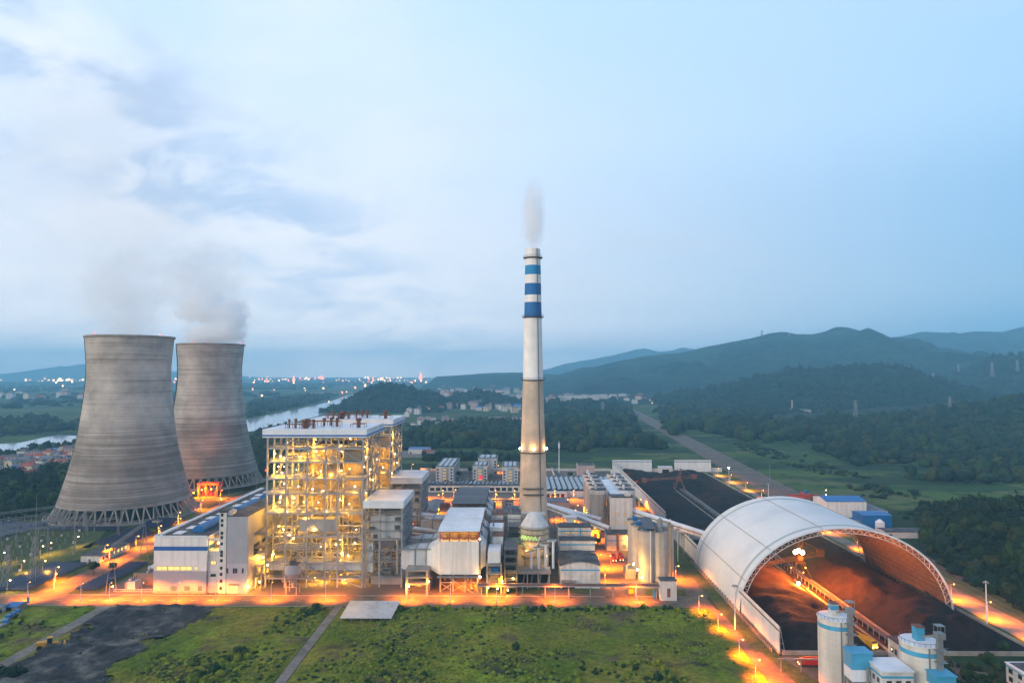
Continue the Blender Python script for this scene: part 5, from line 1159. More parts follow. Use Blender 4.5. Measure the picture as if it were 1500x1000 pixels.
# smaller plant kept between the big blocks
rq = random.Random(14)
def small_tank(i, x, y, r, h, lb, m):
    t = thing('process_tank', lb, 'tank', (x,y,0), 'small process tanks'); MB().cyl((x,y,0),(x,y,h),r,18).build('shell', M[m], t); MB().cyl((x,y,h),(x,y,h+.8),r,18,.3).build('lid', M['galv'], t)
    b = MB(); b.lathe([(r+.05,h+.9),(r+.15,h+1),(r+.05,h+1.05)], 16, (x,y)); b.beam((x+r+.1,y-.3,0),(x+r+.1,y-.3,h+1),.3,.1); b.build('railing', M['galv'], t); MB().path([(x-r*.5,y-r-.3,h*.8),(x-r*.5,y-r-.3,1)], .22, 6).build('pipe', M['pipe'], t)
zones = [((-84,-50),(432,468),'behind the front reactor frame'),((-18,0),(470,515),'left of the chimney base'),((8,24),(425,450),'between chimney and white sheds'),((26,44),(470,515),'behind the thickener tank'),((-84,-50),(520,600),'in the lane left of the rear precipitator'),((-30,20),(585,630),'by the cross road behind the chimney')]
for (xa,xb),(ya,yb),zl in zones:
    for i in range(4):
        x = rq.uniform(xa,xb); y = rq.uniform(ya,yb); k_ = rq.random()
        if k_ < .45: small_tank(i, x, y, rq.uniform(1.6,3.4), rq.uniform(5,12), ['slim','squat','pale','dark'][i]+' process tank '+zl, ['tank','duct','conc','darksteel'][i])
        else:
            w_, dd, h = rq.uniform(4,9), rq.uniform(4,8), rq.uniform(4,13); t = thing('service_block', ['low','second','pale','dark'][i]+' service block '+zl, 'building', (x,y,0), 'service blocks'); MB().box(x,x+w_,y,y+dd,0,h).build('wall', M[['plaster','conc','dirtywhite','darksteel'][i]], t); MB().box(x-.3,x+w_+.3,y-.3,y+dd+.3,h,h+.4).build('roof', M[['dark','slate','whiteroof','rust'][i]], t)
            windows(t, [(x+.8+j*2.4,x+1.9+j*2.4,h-2.6,h-1.3) for j in range(int((w_-1)/2.4))], y, 'litdim' if i == 1 else 'glass'); MB().cyl((x+1.5,y+1.5,h+.4),(x+1.5,y+1.5,h+2),.4,8).build('roof_vent', M['galv'], t)
    t = thing('pipe_bridge', 'overhead pipe bridge '+zl, 'pipe bridge', (xa,ya,0), 'pipe bridges'); yy = (ya+yb)/2
    for x in (xa, (xa+xb)/2, xb): MB().box(x-.25,x+.25,yy-1,yy-.6,0,7).box(x-.25,x+.25,yy+.6,yy+1,0,7).build('post', M['conc'], t)
    for j in range(3): MB().cyl((xa-2,yy-.7+j*.7,7.5),(xb+2,yy-.7+j*.7,7.5),.3,7).build('pipe', M[['pipe','rust','galv'][j]], t)
    MB().box(xa-2,xb+2,yy-1.1,yy+1.1,7,7.2).build('deck', M['galv'], t)
# ------------------------------------------------------------------ barrel dome over the coal yard
DX, DA, DH, DY0, DY1 = 163.0, 53.0, 42.0, 348.0, 433.0
def dpt(a, y, off=0): return (DX+(DA+off)*math.cos(a), y, max(0, (DH+off)*math.sin(a)))
t = thing('coal_dome', 'huge white barrel-vaulted coal store open at both ends', 'coal store', (DX,DY0,0))
n = 72; b = MB(); vs = []; fs = []
for y in (DY0, DY1):
    for i in range(n+1): vs.append(dpt(math.pi*i/n, y))
for i in range(n): fs.append((i, i+1, n+2+i, n+1+i))
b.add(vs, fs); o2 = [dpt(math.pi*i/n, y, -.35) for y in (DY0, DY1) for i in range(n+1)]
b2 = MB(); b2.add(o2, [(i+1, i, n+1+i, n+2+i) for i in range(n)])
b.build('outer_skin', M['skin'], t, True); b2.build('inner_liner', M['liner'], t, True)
for y in (DY0, DY1):
    b = MB(); s_ = -1 if y == DY0 else 1
    for i in range(n): b.beam(dpt(math.pi*i/n, y+.25*s_, .1), dpt(math.pi*(i+1)/n, y+.25*s_, .1), .5, .9)
    b.build('edge_trim', M['whiteroof'], t)
for ya in (DY0+5.5, DY1-7):
    b = MB(); b.add([dpt(math.pi*i/n, y, .12) for y in (ya, ya+2.3) for i in range(n+1)], [(i, i+1, n+2+i, n+1+i) for i in range(n)]); b.build('seam_band', M['skinline'], t)
for a in (.16,.36,.56,.74,.88): b = MB(); b.beam(dpt(math.pi*a, DY0, .15), dpt(math.pi*a, DY1, .15), .24, .2); b.build('ridge_seam', mat('brown_seam', (.34,.27,.20), .7) if a == .16 else bpy.data.materials['brown_seam'], t)
# space frame inside
b = MB(); na = 40; ny = 14; I = -2.6
for j in range(ny+1):
    y = DY0+.4+(DY1-DY0-.8)*j/ny
    for i in range(na): b.beam(dpt(math.pi*i/na, y, I), dpt(math.pi*(i+1)/na, y, I), .16)
for i in range(na+1):
    b.beam(dpt(math.pi*i/na, DY0+.4, I), dpt(math.pi*i/na, DY1-.4, I), .16)
    for j in range(ny):
        y = DY0+.4+(DY1-DY0-.8)*j/ny; y2 = DY0+.4+(DY1-DY0-.8)*(j+1)/ny
        if i < na: b.beam(dpt(math.pi*i/na, y, I), dpt(math.pi*(i+.5)/na, (y+y2)/2, -.45), .13); b.beam(dpt(math.pi*(i+1)/na, y2, I), dpt(math.pi*(i+.5)/na, (y+y2)/2, -.45), .13); b.beam(dpt(math.pi*i/na, y2, I), dpt(math.pi*(i+.5)/na, (y+y2)/2, -.45), .13)
b.build('space_frame', M['lattice'], t)
for y in (DY0+.1, DY1-.1):
    b = MB()
    for i in range(na*2):
        a0, a1 = math.pi*i/na/2, math.pi*(i+1)/na/2; b.beam(dpt(a0, y, I), dpt(a1, y, I), .28)
        b.beam(dpt(a0, y, I if i % 2 else -.4), dpt(a1, y, -.4 if i % 2 else I), .2)
    b.build('rim_truss', M['duct'], t)
b = MB()
for i in range(20): y = DY0+i*4.4; b.box(DX-DA-.6,DX-DA+1.2,y,y+.8,0,1.6); b.box(DX+DA-1.2,DX+DA+.6,y,y+.8,0,1.6)
b.build('footing', M['conc'], t)
# wind fences
def windwall(lb, x, y0, y1, h, side=-1, axis='y', back=True):
    t = thing('wind_fence', lb, 'fence wall', (x, y0, 0) if axis == 'y' else (y0, x, 0), 'white wind fences round the coal yard')
    P = (lambda u, v, z: (x+u, v, z)) if axis == 'y' else (lambda u, v, z: (v, x+u, z))
    def bx_(b, u0, u1, v0, v1, z0, z1):
        p, q = P(u0, v0, z0), P(u1, v1, z1); b.box(min(p[0],q[0]),max(p[0],q[0]),min(p[1],q[1]),max(p[1],q[1]),z0,z1)
    b = MB(); bx_(b, 0, .25, y0, y1, .9, h); b.build('panel', M['white'], t)
    b = MB(); bx_(b, -.06, .31, y0+.03, y1-.03, h-2.4, h-1.6); b.build('stripe', M['slate'] if axis == 'y' else M['stripe'], t)
    b = MB(); bx_(b, -.3, .6, y0, y1, 0, .9); b.build('plinth', M['conc'], t)
    b = MB(); m_ = int((y1-y0)/6)
    for i in range(m_+1):
        v = y0+.2+(y1-y0-.4)*i/m_; b.beam(P(.5,v,.9), P(.5,v,h-.2), .25); b.beam(P(2.6,v,0), P(.6,v,h-.4), .22); 
        for z in (2,4.5,7,9.5): b.beam(P(.5,v,z), P(2.6-2*z/h,v,z), .14)
    b.build('truss', M['galv'], t); return t
windwall('near white wind fence from the dome mouth to the yard corner', 111, 298, 351, 11.8)
windwall('middle white wind fence just behind the dome, right of the silo cluster', 111.4, 434, 512, 12)
windwall('long far white wind fence lit by orange lamps beside the bunker silos', 112.6, 533, 828, 13)
windwall('left half of the white back wall of the coal yard', 829, 112.5, 160, 14.6, axis='x'); windwall('right half of the white back wall of the coal yard', 829, 187, 231, 14.6, axis='x')
t = thing('yard_wall', 'low pale wall at the back of the coal yard between the white fences', 'wall', (160,830,0)); MB().box(160.5,186.5,832,832.5,0,4).build('panel', M['plaster'], t)
t = thing('yard_wall', 'low pale wall continuing right of the back fences to the railway', 'wall', (231,830,0)); MB().box(231.5,245,832,832.5,0,5).build('panel', M['plaster'], t)
t = thing('yard_wall', 'low retaining wall along the near edge of the coal yard', 'wall', (112,297,0)); MB().box(112,221,297,297.6,0,1.8).build('panel', M['conc'], t)
t = thing('yard_wall', 'low retaining wall along the right edge of the coal yard', 'wall', (221,297,0)); MB().box(221,221.6,297.6,828,0,1.3).build('panel', M['conc'], t)
t = thing('gate_hut', 'small white gate hut with a dark doorway in the yard back wall', 'hut', (166,822,0)); MB().box(167,183,822,829,0,7).build('wall', M['plaster'], t); MB().box(166.7,183.3,821.7,829.3,7,7.5).build('roof', M['whiteroof'], t); MB().box(171,179,821.9,822.1,0,4.4).build('door', M['black'], t)
# guard fence on concrete posts along the dome road
t = thing('post_fence', 'rusty low fence on posts along the left foot of the dome', 'fence', (108.6,300,0)); b = MB()
for i in range(66): MB_ = b.box(108.4,108.8,300+i*2.1,300.5+i*2.1,0,1.9)
b.build('posts', M['conc'], t); MB().box(108.5,108.7,300,438,1.2,1.4).box(108.5,108.7,300,438,.5,.65).build('rail', M['rust'], t)
t = thing('field_fence', 'thin dark wire fence along the far kerb of the front field', 'fence', (-85,353.8,0)); b = MB()
for i in range(58): b.box(-86+i*3,-85.85+i*3,353.75,353.9,0,1.5)
for z in (.6,1.0,1.4): b.box(-86,86,353.8,353.85,z,z+.04)
b.build('wires', M['darksteel'], t)

# stacker-reclaimer machines on the centre track
for nm, y0, y1, lb in (('conveyor_track', 300, 700, 'long raised belt conveyor with rails down the middle of the coal yard'),):
    t = thing(nm, lb, 'conveyor', (164,y0,0)); MB().box(162.6,165.4,y0,y1,2.0,2.3).build('belt', M['darksteel'], t); b = MB()
    for i in range(int((y1-y0)/5)): y = y0+i*5; b.box(162.3,162.6,y,y+.3,0,2.6); b.box(165.4,165.7,y,y+.3,0,2.6); b.box(162.3,165.7,y,y+.3,1.6,1.95)
    b.build('trestle', M['pipe'], t)
    for x in (159.2,168.8): MB().box(x-.5,x+.5,y0,y1,0,.75).build('rail_bed', M['conc'], t); MB().box(x-.1,x+.1,y0,y1,.75,.95).build('rail', M['rail'], t)
def stacker(lb, loc, rz, m):
    t = thing('stacker_reclaimer', lb, 'bucket wheel machine', loc); ORG[t] = Vector()
    for sx_ in (-1,1):
        MB().box(sx_*5-.6,sx_*5+.6,-5,5,0.9,2.2).build('bogie', m, t)
        for sy_ in (-4.4,4.4): MB().beam((sx_*5,sy_,2.2),(sx_*2,sy_*.4,9),.7).build('leg', m, t)
    MB().box(-3,3,-3,3,9,10.2).cyl((0,0,10.2),(0,0,11.2),2.6,16).build('turntable', m, t)
    top = thing('superstructure', None, None, (0,0,0)); bpy.data.objects.remove(top)
    c, s = math.cos(rz), math.sin(rz); P = lambda u, v, z: (u*c-v*s, u*s+v*c, z)
    b = MB()
    for v in (-1.2,1.2):
        for z in (11.4,13.2): b.beam(P(0,v,z), P(-34,v*.7,z-2.6 if z < 12 else z-3.4), .4)
        for i in range(12): b.beam(P(-i*2.8,v,11.4-i*.2+(1.7 if i % 2 else 0)), P(-(i+1)*2.8,v,11.4-(i+1)*.2+(0 if i % 2 else 1.7)), .22)
    b.build('boom', m, t)
    MB().cyl(P(-35,-1.6,9.4), P(-35,.2,9.4), 2.7, 20).cyl(P(-35,-1.9,9.4), P(-35,-1.6,9.4), 3.1, 10).build('bucket_wheel', m, t)
    b = MB()
    for v in (-1.2,1.2): b.beam(P(0,v,11.2), P(17,v,13), .5); b.beam(P(0,v,13.5), P(17,v,14.5), .4); b.beam(P(1,v,11.4), P(2,v,21.5), .5); b.beam(P(-2,v,11.4), P(2,v,21.5), .4)
    b.build('counter_arm', m, t); MB().box(*sorted((P(15,0,0)[0]-2.4,P(15,0,0)[0]+2.4)), *sorted((P(15,0,0)[1]-1.8,P(15,0,0)[1]+1.8)), 11.6, 15.6).build('counterweight', m, t)
    b = MB(); 
    for v in (-1.2,1.2): b.beam(P(2,v,21.5), P(-26,v*.7,11.2), .2); b.beam(P(2,v,21.5), P(16,v,14.6), .2)
    b.build('stay', m, t); MB().box(-1.6,1.2,-3.4,-1.4,11.3,13.8).build('cab', M['rust'], t)
    MB().beam((0,2,10),(0,22,2.6),2.2,.5).build('tail_conveyor', m, t); return t
s1 = stacker('rusty red bucket-wheel machine at the back of the coal yard', (164,706,0), R(-6), M['rust'])
s2 = stacker('orange-lit bucket-wheel machine with floodlights under the white dome', (163.5,406,0), R(20), M['darkrust'])
for (px, py, Y, m_, r, pw) in [(1165,808,380,'bulbW',1.15,16000),(1170,806,380,'bulbW',1.15,16000),(1175.5,809,380,'bulbW',1.15,9000),(1158,855,380,'bulbW',1.0,9000),(1169.5,854,380,'bulbW',1.0,12000),(1180,831,390,'bulbO',.4,3500),(1177,838,390,'bulbO',.3,0),(1159,831,390,'bulbO',.3,0),(1184,861,376,'bulbO',.3,1500)]:
    q = A(px, py, Y); lq = q-Vector((163.5,406,0)); MB().sph(lq, r, 8).build('floodlight', M[m_], s2); 
    if pw: light(s2, lq+Vector((.2,-2.6,0)), pw*2.1, (1.0,.20,.012), .5)
    MB().beam(lq, (lq.x*.3, 1.5, min(lq.z-1.5, 12)), .22).build('lamp_bracket', M['darkrust'], s2)

# ------------------------------------------------------------------ blue banded silos and mixing plant, lower right
def bsilo(lb, x, y, r=6.3, h=25.2):
    t = thing('banded_silo', lb, 'silo', (x,y,0), 'white silos with a pale blue band')
    MB().cyl((x,y,0),(x,y,h),r,40).build('shell', M['tank'] if False else bandm, t, False); MB().lathe([(r+.03,h-3.4),(r+.03,h-1.8)], 40, (x,y)).build('band', M['lblue'], t)
    b = MB(); b.lathe([(r,h),(r+.25,h+.05),(r+.25,h+.3),(0.1,h+1.1)], 40, (x,y)); b.build('roof', M['whiteroof'], t)
    b = MB(); b.lathe([(r,h+1.35),(r+.1,h+1.45),(r,h+1.5)], 32, (x,y))
    for i in range(24): a = i*.2618; b.beam((x+r*math.cos(a),y+r*math.sin(a),h+.2),(x+r*math.cos(a),y+r*math.sin(a),h+1.45),.09)
    b.build('railing', M['rust'], t)
    MB().box(x-2.2,x+.6,y-2,y+1,h+.6,h+5.4).build('roof_hut', M['lblue'] if 'right' in lb else M['dirtywhite'], t); MB().box(x-2.4,x+.8,y-2.2,y+1.2,h+5.4,h+5.7).build('hut_roof', M['rust'], t); MB().box(x-2.26,x-2.21,y-2,y+1,h+3.2,h+5).box(x-2.2,x+.6,y-2.06,y-2.01,h+3.2,h+5).build('hut_stripe', M['lblue'], t)
    ex, ey = x+r*.42, y-r-.4; MB().box(ex-.8,ex+.8,ey-.8,ey+.8,0,h+3.6).build('bucket_elevator', M['galv'], t)
    MB().box(ex-1.4,ex+1.4,ey-1.4,ey+1.4,h+3.6,h+5.6).build('elevator_head', M['galv'], t)
    b = MB(); 
    for dx in (-1.2,1.2):
        for dy in (-1.2,1.2): b.beam((ex+dx,ey+dy,h+5.6),(ex+dx,ey+dy,h+8),.14)
    b.box(ex-1.4,ex+1.4,ey-1.4,ey+1.4,h+8,h+8.15); b.build('hoist_frame', M['galv'], t)
    for z in range(5, int(h)+3, 4): MB().box(ex-1.9,ex+1.9,ey-1.7,ey+.6,z,z+.15).beam((ex-1.9,ey-1.7,z+1.1),(ex+1.9,ey-1.7,z+1.1),.1).build('platform', M['galv'], t)
    MB().beam((x-r*.1,y-r-.15,0),(x-r*.1,y-r-.15,h),.4,.3).build('ladder', M['galv'], t); MB().beam((ex,ey,h+4.6),(x-1,y,h+1.5),.7).build('chute', M['galv'], t)
bandm = mat('silo_white_paint', (.62,.60,.54), .7, var=.07, streak=.35, lines=('Z', 2.05, .09, .8))
bsilo('left white silo with a pale blue band, standing by the dome mouth', XP(1220.5,270), 271)
bsilo('right white silo with a pale blue band, nearest the camera', XP(1346,245), 247, 6.5)
t = thing('mixing_office', 'white three-storey block with pale roof between the two banded silos', 'building', (123,238,0))
MB().box(123.4,134,238,249,0,18.3).build('wall', M['dirtywhite'], t); MB().box(123.1,134.3,237.7,249.3,18.3,18.8).build('roof', M['whiteroof'], t); MB().box(123.38,134.02,237.95,249,16.2,17).build('stripe', M['lblue'], t)
windows(t, [(125+i*3.2,126.4+i*3.2,z,z+1.1) for i in range(3) for z in (14.2,)], 238); windows(t, [(125+i*3.2,126.6+i*3.2,z,z+1.7) for i in range(3) for z in (10.4,6,2)], 238, 'litdim' if False else 'glass'); windows(t, [(240+i*3,241.2+i*3,z,z+1.3) for i in range(3) for z in (14,10)], 123.4, face='x')
t = thing('filter_box', 'blue and white box on a hopper, left of the white block', 'filter house', (117,244,0))
x0 = XP(1234,250); x1 = XP(1264,250); MB().box(x0,x1,246,252,15.6,21).build('upper_box', M['lblue'], t); MB().box(x0+.05,x1-.05,246.05,251.95,11.5,15.59).build('lower_box', M['whiteroof'], t); MB().box(x0-.3,x1+.3,245.7,252.3,21,21.4).build('roof', M['lblue'], t)
MB().hexa([(x0+2.6,248.5,7),(x0+4.6,248.5,7),(x0+4.6,249.5,7),(x0+2.6,249.5,7)],[(x0+.1,246.1,11.49),(x1-.1,246.1,11.49),(x1-.1,251.9,11.49),(x0+.1,251.9,11.49)]).build('hopper', M['galv'], t)
for x in (x0+.3,x1-.3):
    for y in (246.3,251.7): MB().box(x-.2,x+.2,y-.2,y+.2,0,11.4).build('leg', M['galv'], t)
MB().cyl((x0+4.8,244.6,5),(x0+4.8,244.6,17),.45,10).build('stack', M['galv'], t)
t = thing('mixing_plant', 'grey steel-roofed base building below the blue filter box', 'building', (108,236,0)); MB().box(108,123.2,234,244,0,8.5).build('wall', M['plaster'], t); MB().box(107.6,123.3,233.6,244.4,8.5,9).build('roof', M['whiteroof'], t); MB().beam((109,246,0),(115,243,12),.8).beam((119,243,9),(113,238,14),.5).build('chute', M['galv'], t)
t = thing('bagging_hut', 'small blue and white hut right of the right banded silo', 'hut', (142,234,0)); x0 = XP(1364,235); x1 = XP(1392,235); MB().box(x0,x1,235,241,0,14.5).build('lower_box', M['whiteroof'], t); MB().box(x0-.04,x1+.04,234.96,241,14.5,18).build('upper_box', M['lblue'], t); MB().box(x0-.4,x1+.4,234.6,241.4,18,18.4).build('roof', M['lblue'], t)
t = thing('yard_hut', 'white hut with a dark roof and outside stair between the banded silos', 'hut', (156,299,0)); MB().box(156.5,167,288,296.5,0,8).build('wall', M['plaster'], t); MB().box(156.2,167.3,287.7,296.8,8,8.5).build('roof', M['dark'], t); MB().box(163,165,287.8,288,0,3).build('door', M['black'], t); MB().beam((167.6,288,7),(167.6,280,0),1.0,.25).build('stair', M['galv'], t); windows(t, [(290+i*2.6,291.2+i*2.6,3,5) for i in range(2)], 156.5, face='x')
t = thing('corner_office', 'white two-storey office with dark roof at the lower right corner', 'office', (190,235,0)); MB().box(189.5,204,232,273,0,7.2).build('wall', M['dirtywhite'], t); MB().box(189.2,204.3,231.7,273.3,7.2,7.5).build('parapet', M['whiteroof'], t); MB().box(190.2,203.3,232.7,272.3,7.51,7.6).build('roof', M['dark'], t); MB().box(189.44,189.5,232,273,6,6.6).build('stripe', M['lblue'], t)
windows(t, [(y,y+1.8,z,z+1.5) for y in (234.5,239.5,244.5,249.5,254.5,259.5,264.5,269.5) for z in (1.2,4.3)], 189.5, face='x')
struct(flat('office_path', [(176,262),(186,262),(188,280),(178,284)], .15, M['pathm'])); flat('mixing_road', [(101,262),(176,262),(182,296),(101,296)], .07, M['asphalt'])
t = thing('road_barrier', 'low steel pipe bridge left of the left banded silo', 'pipe bridge', (104,281,0))
for x in (105,113,121): MB().box(x-.2,x+.2,280,280.4,0,5).build('post', M['galv'], t)
MB().box(104,123,280,280.5,5,5.5).build('beam', M['galv'], t)

# blue roofed buildings behind the dome
def shed(name, lb, x0, x1, y0, y1, h, wm, rm, rise=1.5, axis='x', cat='warehouse', group=None):
    t = thing(name, lb, cat, (x0,y0,0), group); MB().box(x0,x1,y0,y1,0,h).build('wall', M[wm], t); MB().gable(x0,x1,y0,y1,h,rise,.4,.3,axis).build('roof', M[rm], t)
    c = (x0+x1)/2; b = MB()
    if axis == 'y': b.add([(x0,y0,h),(x1,y0,h),(c,y0,h+rise)], [(0,1,2)])
    else: b.add([(x1,y0,h),(x1,y1,h),(x1,(y0+y1)/2,h+rise)], [(0,1,2)]); MB().add([(x0,y0,h),(x0,y1,h),(x0,(y0+y1)/2,h+rise)], [(0,2,1)]).build('gable_wall', M[wm], t)
    b.build('gable_wall', M[wm], t); MB().box(x0+2,x0+4.5,y0-.06,y0+.1,0,3).build('door', M['black'], t); return t
shed('warehouse', 'tall white warehouse with bright blue roof behind the dome', 255, 288, 574, 600, 13, 'white', 'blue', 2.4)
shed('warehouse', 'dark blue clad shed in front of the blue-roofed warehouse', 262, 284, 528, 545, 11, 'blue', 'blue', .8)
shed('warehouse', 'long low white outbuilding right of the blue-roofed warehouse', 291, 306, 575, 640, 5, 'hwhite', 'tilegrey', 1.2, 'y')
shed('warehouse', 'low white building with dark roof right of the dark blue shed', 266, 297, 503, 516, 4.5, 'hwhite', 'dark', .6); shed('warehouse', 'small pale outbuilding left of the dark blue shed', 248, 260, 528, 536, 6, 'hwhite', 'tilegrey', .6)
t = thing('vent_tower', 'little white ribbed vent tower before the dark blue shed', 'vent', (268,517,0)); MB().box(268,273,518,522,0,8).build('body', M['whiteroof'], t); MB().hexa([(268,518,8),(273,518,8),(273,522,8),(268,522,8)],[(270,519.5,10),(271,519.5,10),(271,520.5,10),(270,520.5,10)]).build('cap', M['whiteroof'], t)
t = thing('rail_loader', 'red rail gantry with a blue cab behind the dome top', 'gantry', (246,610,0)); 
for x in (246,262): MB().box(x-.6,x+.6,610,611.2,0,9).box(x-.6,x+.6,620,621.2,0,9).build('leg', M['redsteel'], t)
MB().box(240,268,609.6,611.6,9,10.6).box(240,268,619.6,621.6,9,10.6).box(252,257,609,622,10.61,13).build('bridge', M['redsteel'], t); MB().box(253,256,612,615,13,15.5).build('cab', M['blue'], t)
shedroof = mat('shed_roof', (.50,.53,.55), .5, var=.1, c2=(.36,.37,.37), c2s=.15, lines=(('X', 1.0, .14, .75), ('Y', 5.2, .12, .7)), streak=.2)
# shed in the front field
p0 = G(500,912); t = thing('open_shed', 'low open shed with a white flat roof in the front field', 'shed', (p0.x,330,0)); x0, x1, y0, y1 = XP(500,331), XP(575,331), 331, 352.5
MB().hexa([(x0,y0,2.6),(x1,y0,2.6),(x1+.5,y1,3.6),(x0-.2,y1,3.6)],[(x0,y0,2.9),(x1,y0,2.9),(x1+.5,y1,3.9),(x0-.2,y1,3.9)]).build('roof', shedroof, t)
for i in range(6):
    for y in (y0+.5,y1-.5): x = x0+.5+(x1-x0-1)*i/5; MB().box(x-.12,x+.12,y-.12,y+.12,0,2.8).build('post', M['galv'], t)
MB().box(x0+1,x1-1,y0+4,y0+4.2,0,2.5).build('back_wall', M['conc'], t)

# ------------------------------------------------------------------ low buildings and solar arrays behind the plant
def pv(lb, x0, x1, y0, y1, nrow, z=1.0, tilt=.8, axis='x', mt='pv', grp='solar arrays'):
    t = thing('solar_array', lb, 'solar panels', (x0,y0,0), grp); 
    for i in range(nrow):
        if axis == 'x':
            ya = y0+(y1-y0)*i/nrow; yb = ya+(y1-y0)/nrow*.72; b = MB().hexa([(x0,ya,z),(x1,ya,z),(x1,yb,z+tilt),(x0,yb,z+tilt)],[(x0,ya,z+.08),(x1,ya,z+.08),(x1,yb,z+tilt+.08),(x0,yb,z+tilt+.08)])
        else:
            xa = x0+(x1-x0)*i/nrow; xb = xa+(x1-x0)/nrow*.62; b = MB().hexa([(xa,y0,z),(xb,y0,z+tilt),(xb,y1,z+tilt),(xa,y1,z)],[(xa,y0,z+.08),(xb,y0,z+tilt+.08),(xb,y1,z+tilt+.08),(xa,y1,z+.08)])
        b.build('panel_row', M[mt], t)
    b = MB(); m_ = 8
    for i in range(m_+1): x = x0+(x1-x0)*i/m_; b.box(x-.08,x+.08,y0,y1,max(0,z-.35),z-.2); b.box(x-.06,x+.06,y0,y0+.2,0 if z < 2 else z-1,z); 
    b.build('frame', M['galv'], t)
pv('ground solar array between the switchyard and the tower road', -292, -269, 377, 430, 12); pv('ground solar array between the tower road and the transformers', -244, -232, 378, 432, 12)
pv('narrow solar array behind the control building', -296, -270, 478, 560, 16); pv('far solar array left of the cooling tower foot', -440, -372, 482, 545, 12); pv('solar array in front of the nearer cooling tower', -370, -300, 520, 529, 2)
t = thing('workshop', 'long low workshop with glowing front and solar roof behind the bunker silos', 'workshop', (5,640,0)); MB().box(6,46,656,662,0,6).build('wall', M['plaster'], t); windows(t, [(8+i*4.6,10.8+i*4.6,1,4.4) for i in range(8)], 656, 'glass')
MB().box(5.7,98,662,760,0,6).build('hall_wall', M['plaster'], t); MB().box(6,97.7,662.3,759.7,6,6.3).build('roof', M['dark'], t)
pv('rooftop solar rows running away on the big workshop roof', 22, 96, 664, 742, 14, 6.9, 1.6, 'y', 'pvw'); 
t = thing('workshop', 'long low building with solar roof in front of the dormitories', 'workshop', (-95,670,0)); MB().box(-98,14,690,712,0,6.5).build('wall', M['plaster'], t); MB().box(-98.3,14.3,689.7,712.3,6.5,6.8).build('roof', M['slate'], t)
pv('row of rooftop solar panels before the dormitory blocks', -97, 13, 691, 711, 26, 7.2, 1.2, 'y', 'pvw'); windows(t, [(-95+i*6,-91+i*6,1.5,4.5) for i in range(17)], 690)
shed('warehouse', 'dark-roofed shed with orange lights left of the rear precipitator', -78, -66, 560, 610, 7, 'plaster', 'slate', 1, 'y')
shed('warehouse', 'low shed beside the orange yard, right of the rear precipitator', -10, 14, 560, 580, 8, 'plaster', 'slate', 1); shed('warehouse', 'pink walled shed behind the chimney by the cross road', 22, 44, 600, 622, 7, 'hpink', 'tilegrey', 1)
t = thing('canteen', 'salmon pink cube building with dark roof right of the rooftop panels', 'building', (68,790,0)); MB().box(68,87,790,815,0,12).build('wall', M['hpink'], t); MB().box(67.7,87.3,789.7,815.3,12,13).build('parapet', M['hpink'], t); MB().box(68.4,86.6,790.4,814.6,13.01,13.1).build('roof', M['dark'], t)
def dorm(lb, x0, x1, y0, y1, h, rooflab, bays, red=False):
    t = thing('dormitory', lb, 'apartment block', (x0,y0,0), 'dormitory blocks'); MB().box(x0,x1,y0,y1,0,h).build('wall', M['hwhite'], t); MB().box(x0-.3,x1+.3,y0-.3,y1+.3,h,h+1).build('parapet', M['plaster'], t); MB().box(x0,x1,y0,y1,h+1.01,h+1.1).build('roof', M['dark'], t)
    for i in range(3): MB().box(x0+1.5+i*(x1-x0-2)/3, x0+1+(i+.85)*(x1-x0-2)/3, y0+3, y1-6, h+1.5, h+1.7).build('solar_panel', M['pvw'], t)
    MB().box((x0+x1)/2-3,(x0+x1)/2+3,y0-1.2,y0,0,h+.5).build('balcony_bay', M['lblue'] if False else mat('pale_blue_wall', (.30,.38,.42), .8), t)
    c = (x0+x1)/2; n_ = int(h/3.2)
    windows(t, [(c-2,c+2,1+i*3.2,2.7+i*3.2) for i in range(n_)], y0-1.2, 'litdim')
    windows(t, [(x0+1.2,x0+3,1+i*3.2,2.6+i*3.2) for i in range(n_)]+[(x1-3,x1-1.2,1+i*3.2,2.6+i*3.2) for i in range(n_)], y0)
    if red: MB().box(c-1,c+2.8,y0-1.4,y0-1.25,2.5,6).build('red_screen', M['redlit'], t)
    windows(t, [(y0+3+k_*6,y0+5.5+k_*6,1+i*3.2,2.6+i*3.2) for i in range(n_) for k_ in range(int((y1-y0-6)/6))], x1, face='x'); return t
dorm('left dormitory block with solar panels on its roof', -90, -71, 745, 822, 16.5, '', 3); dorm('middle dormitory block showing a red screen', -51, -35, 760, 800, 15.5, '', 3, True); dorm('right dormitory block just left of the chimney', -18, -1, 752, 800, 15.5, '', 3); dorm('dormitory wing behind the middle block', -48, -26, 812, 850, 17.5, '', 3)
t = thing('footbridge', 'covered pale walkway between the middle and right dormitories', 'walkway', (-33,790,0)); MB().box(-34,-19,792,795,7,10).build('deck', M['hwhite'], t); 
for x in (-31,-26,-21): MB().box(x-.3,x+.3,793,793.6,0,7).build('column', M['conc'], t)
shed('roadside_station', 'low white building with blue roof at a bend beyond the green field', XP(598,1010), XP(628,1010), 1010, 1035, 7, 'hwhite', 'blue', 1.5, 'x', 'building'); shed('roadside_house', 'brown-roofed house next to the blue-roofed building in the field', XP(618,985), XP(634,985), 985, 1000, 6, 'hcream', 'tilered', 2, 'x', 'building')
flat('forecourt', [(XP(585,960),965),(XP(632,960),965),(XP(640,1060),1050),(XP(585,1060),1050)], .12, M['pathm'])
t = thing('parking_wall', 'long white perimeter wall behind the dormitories', 'wall', (-120,838,0)); MB().box(-120,112,838,838.4,0,3).build('panel', M['plaster'], t)
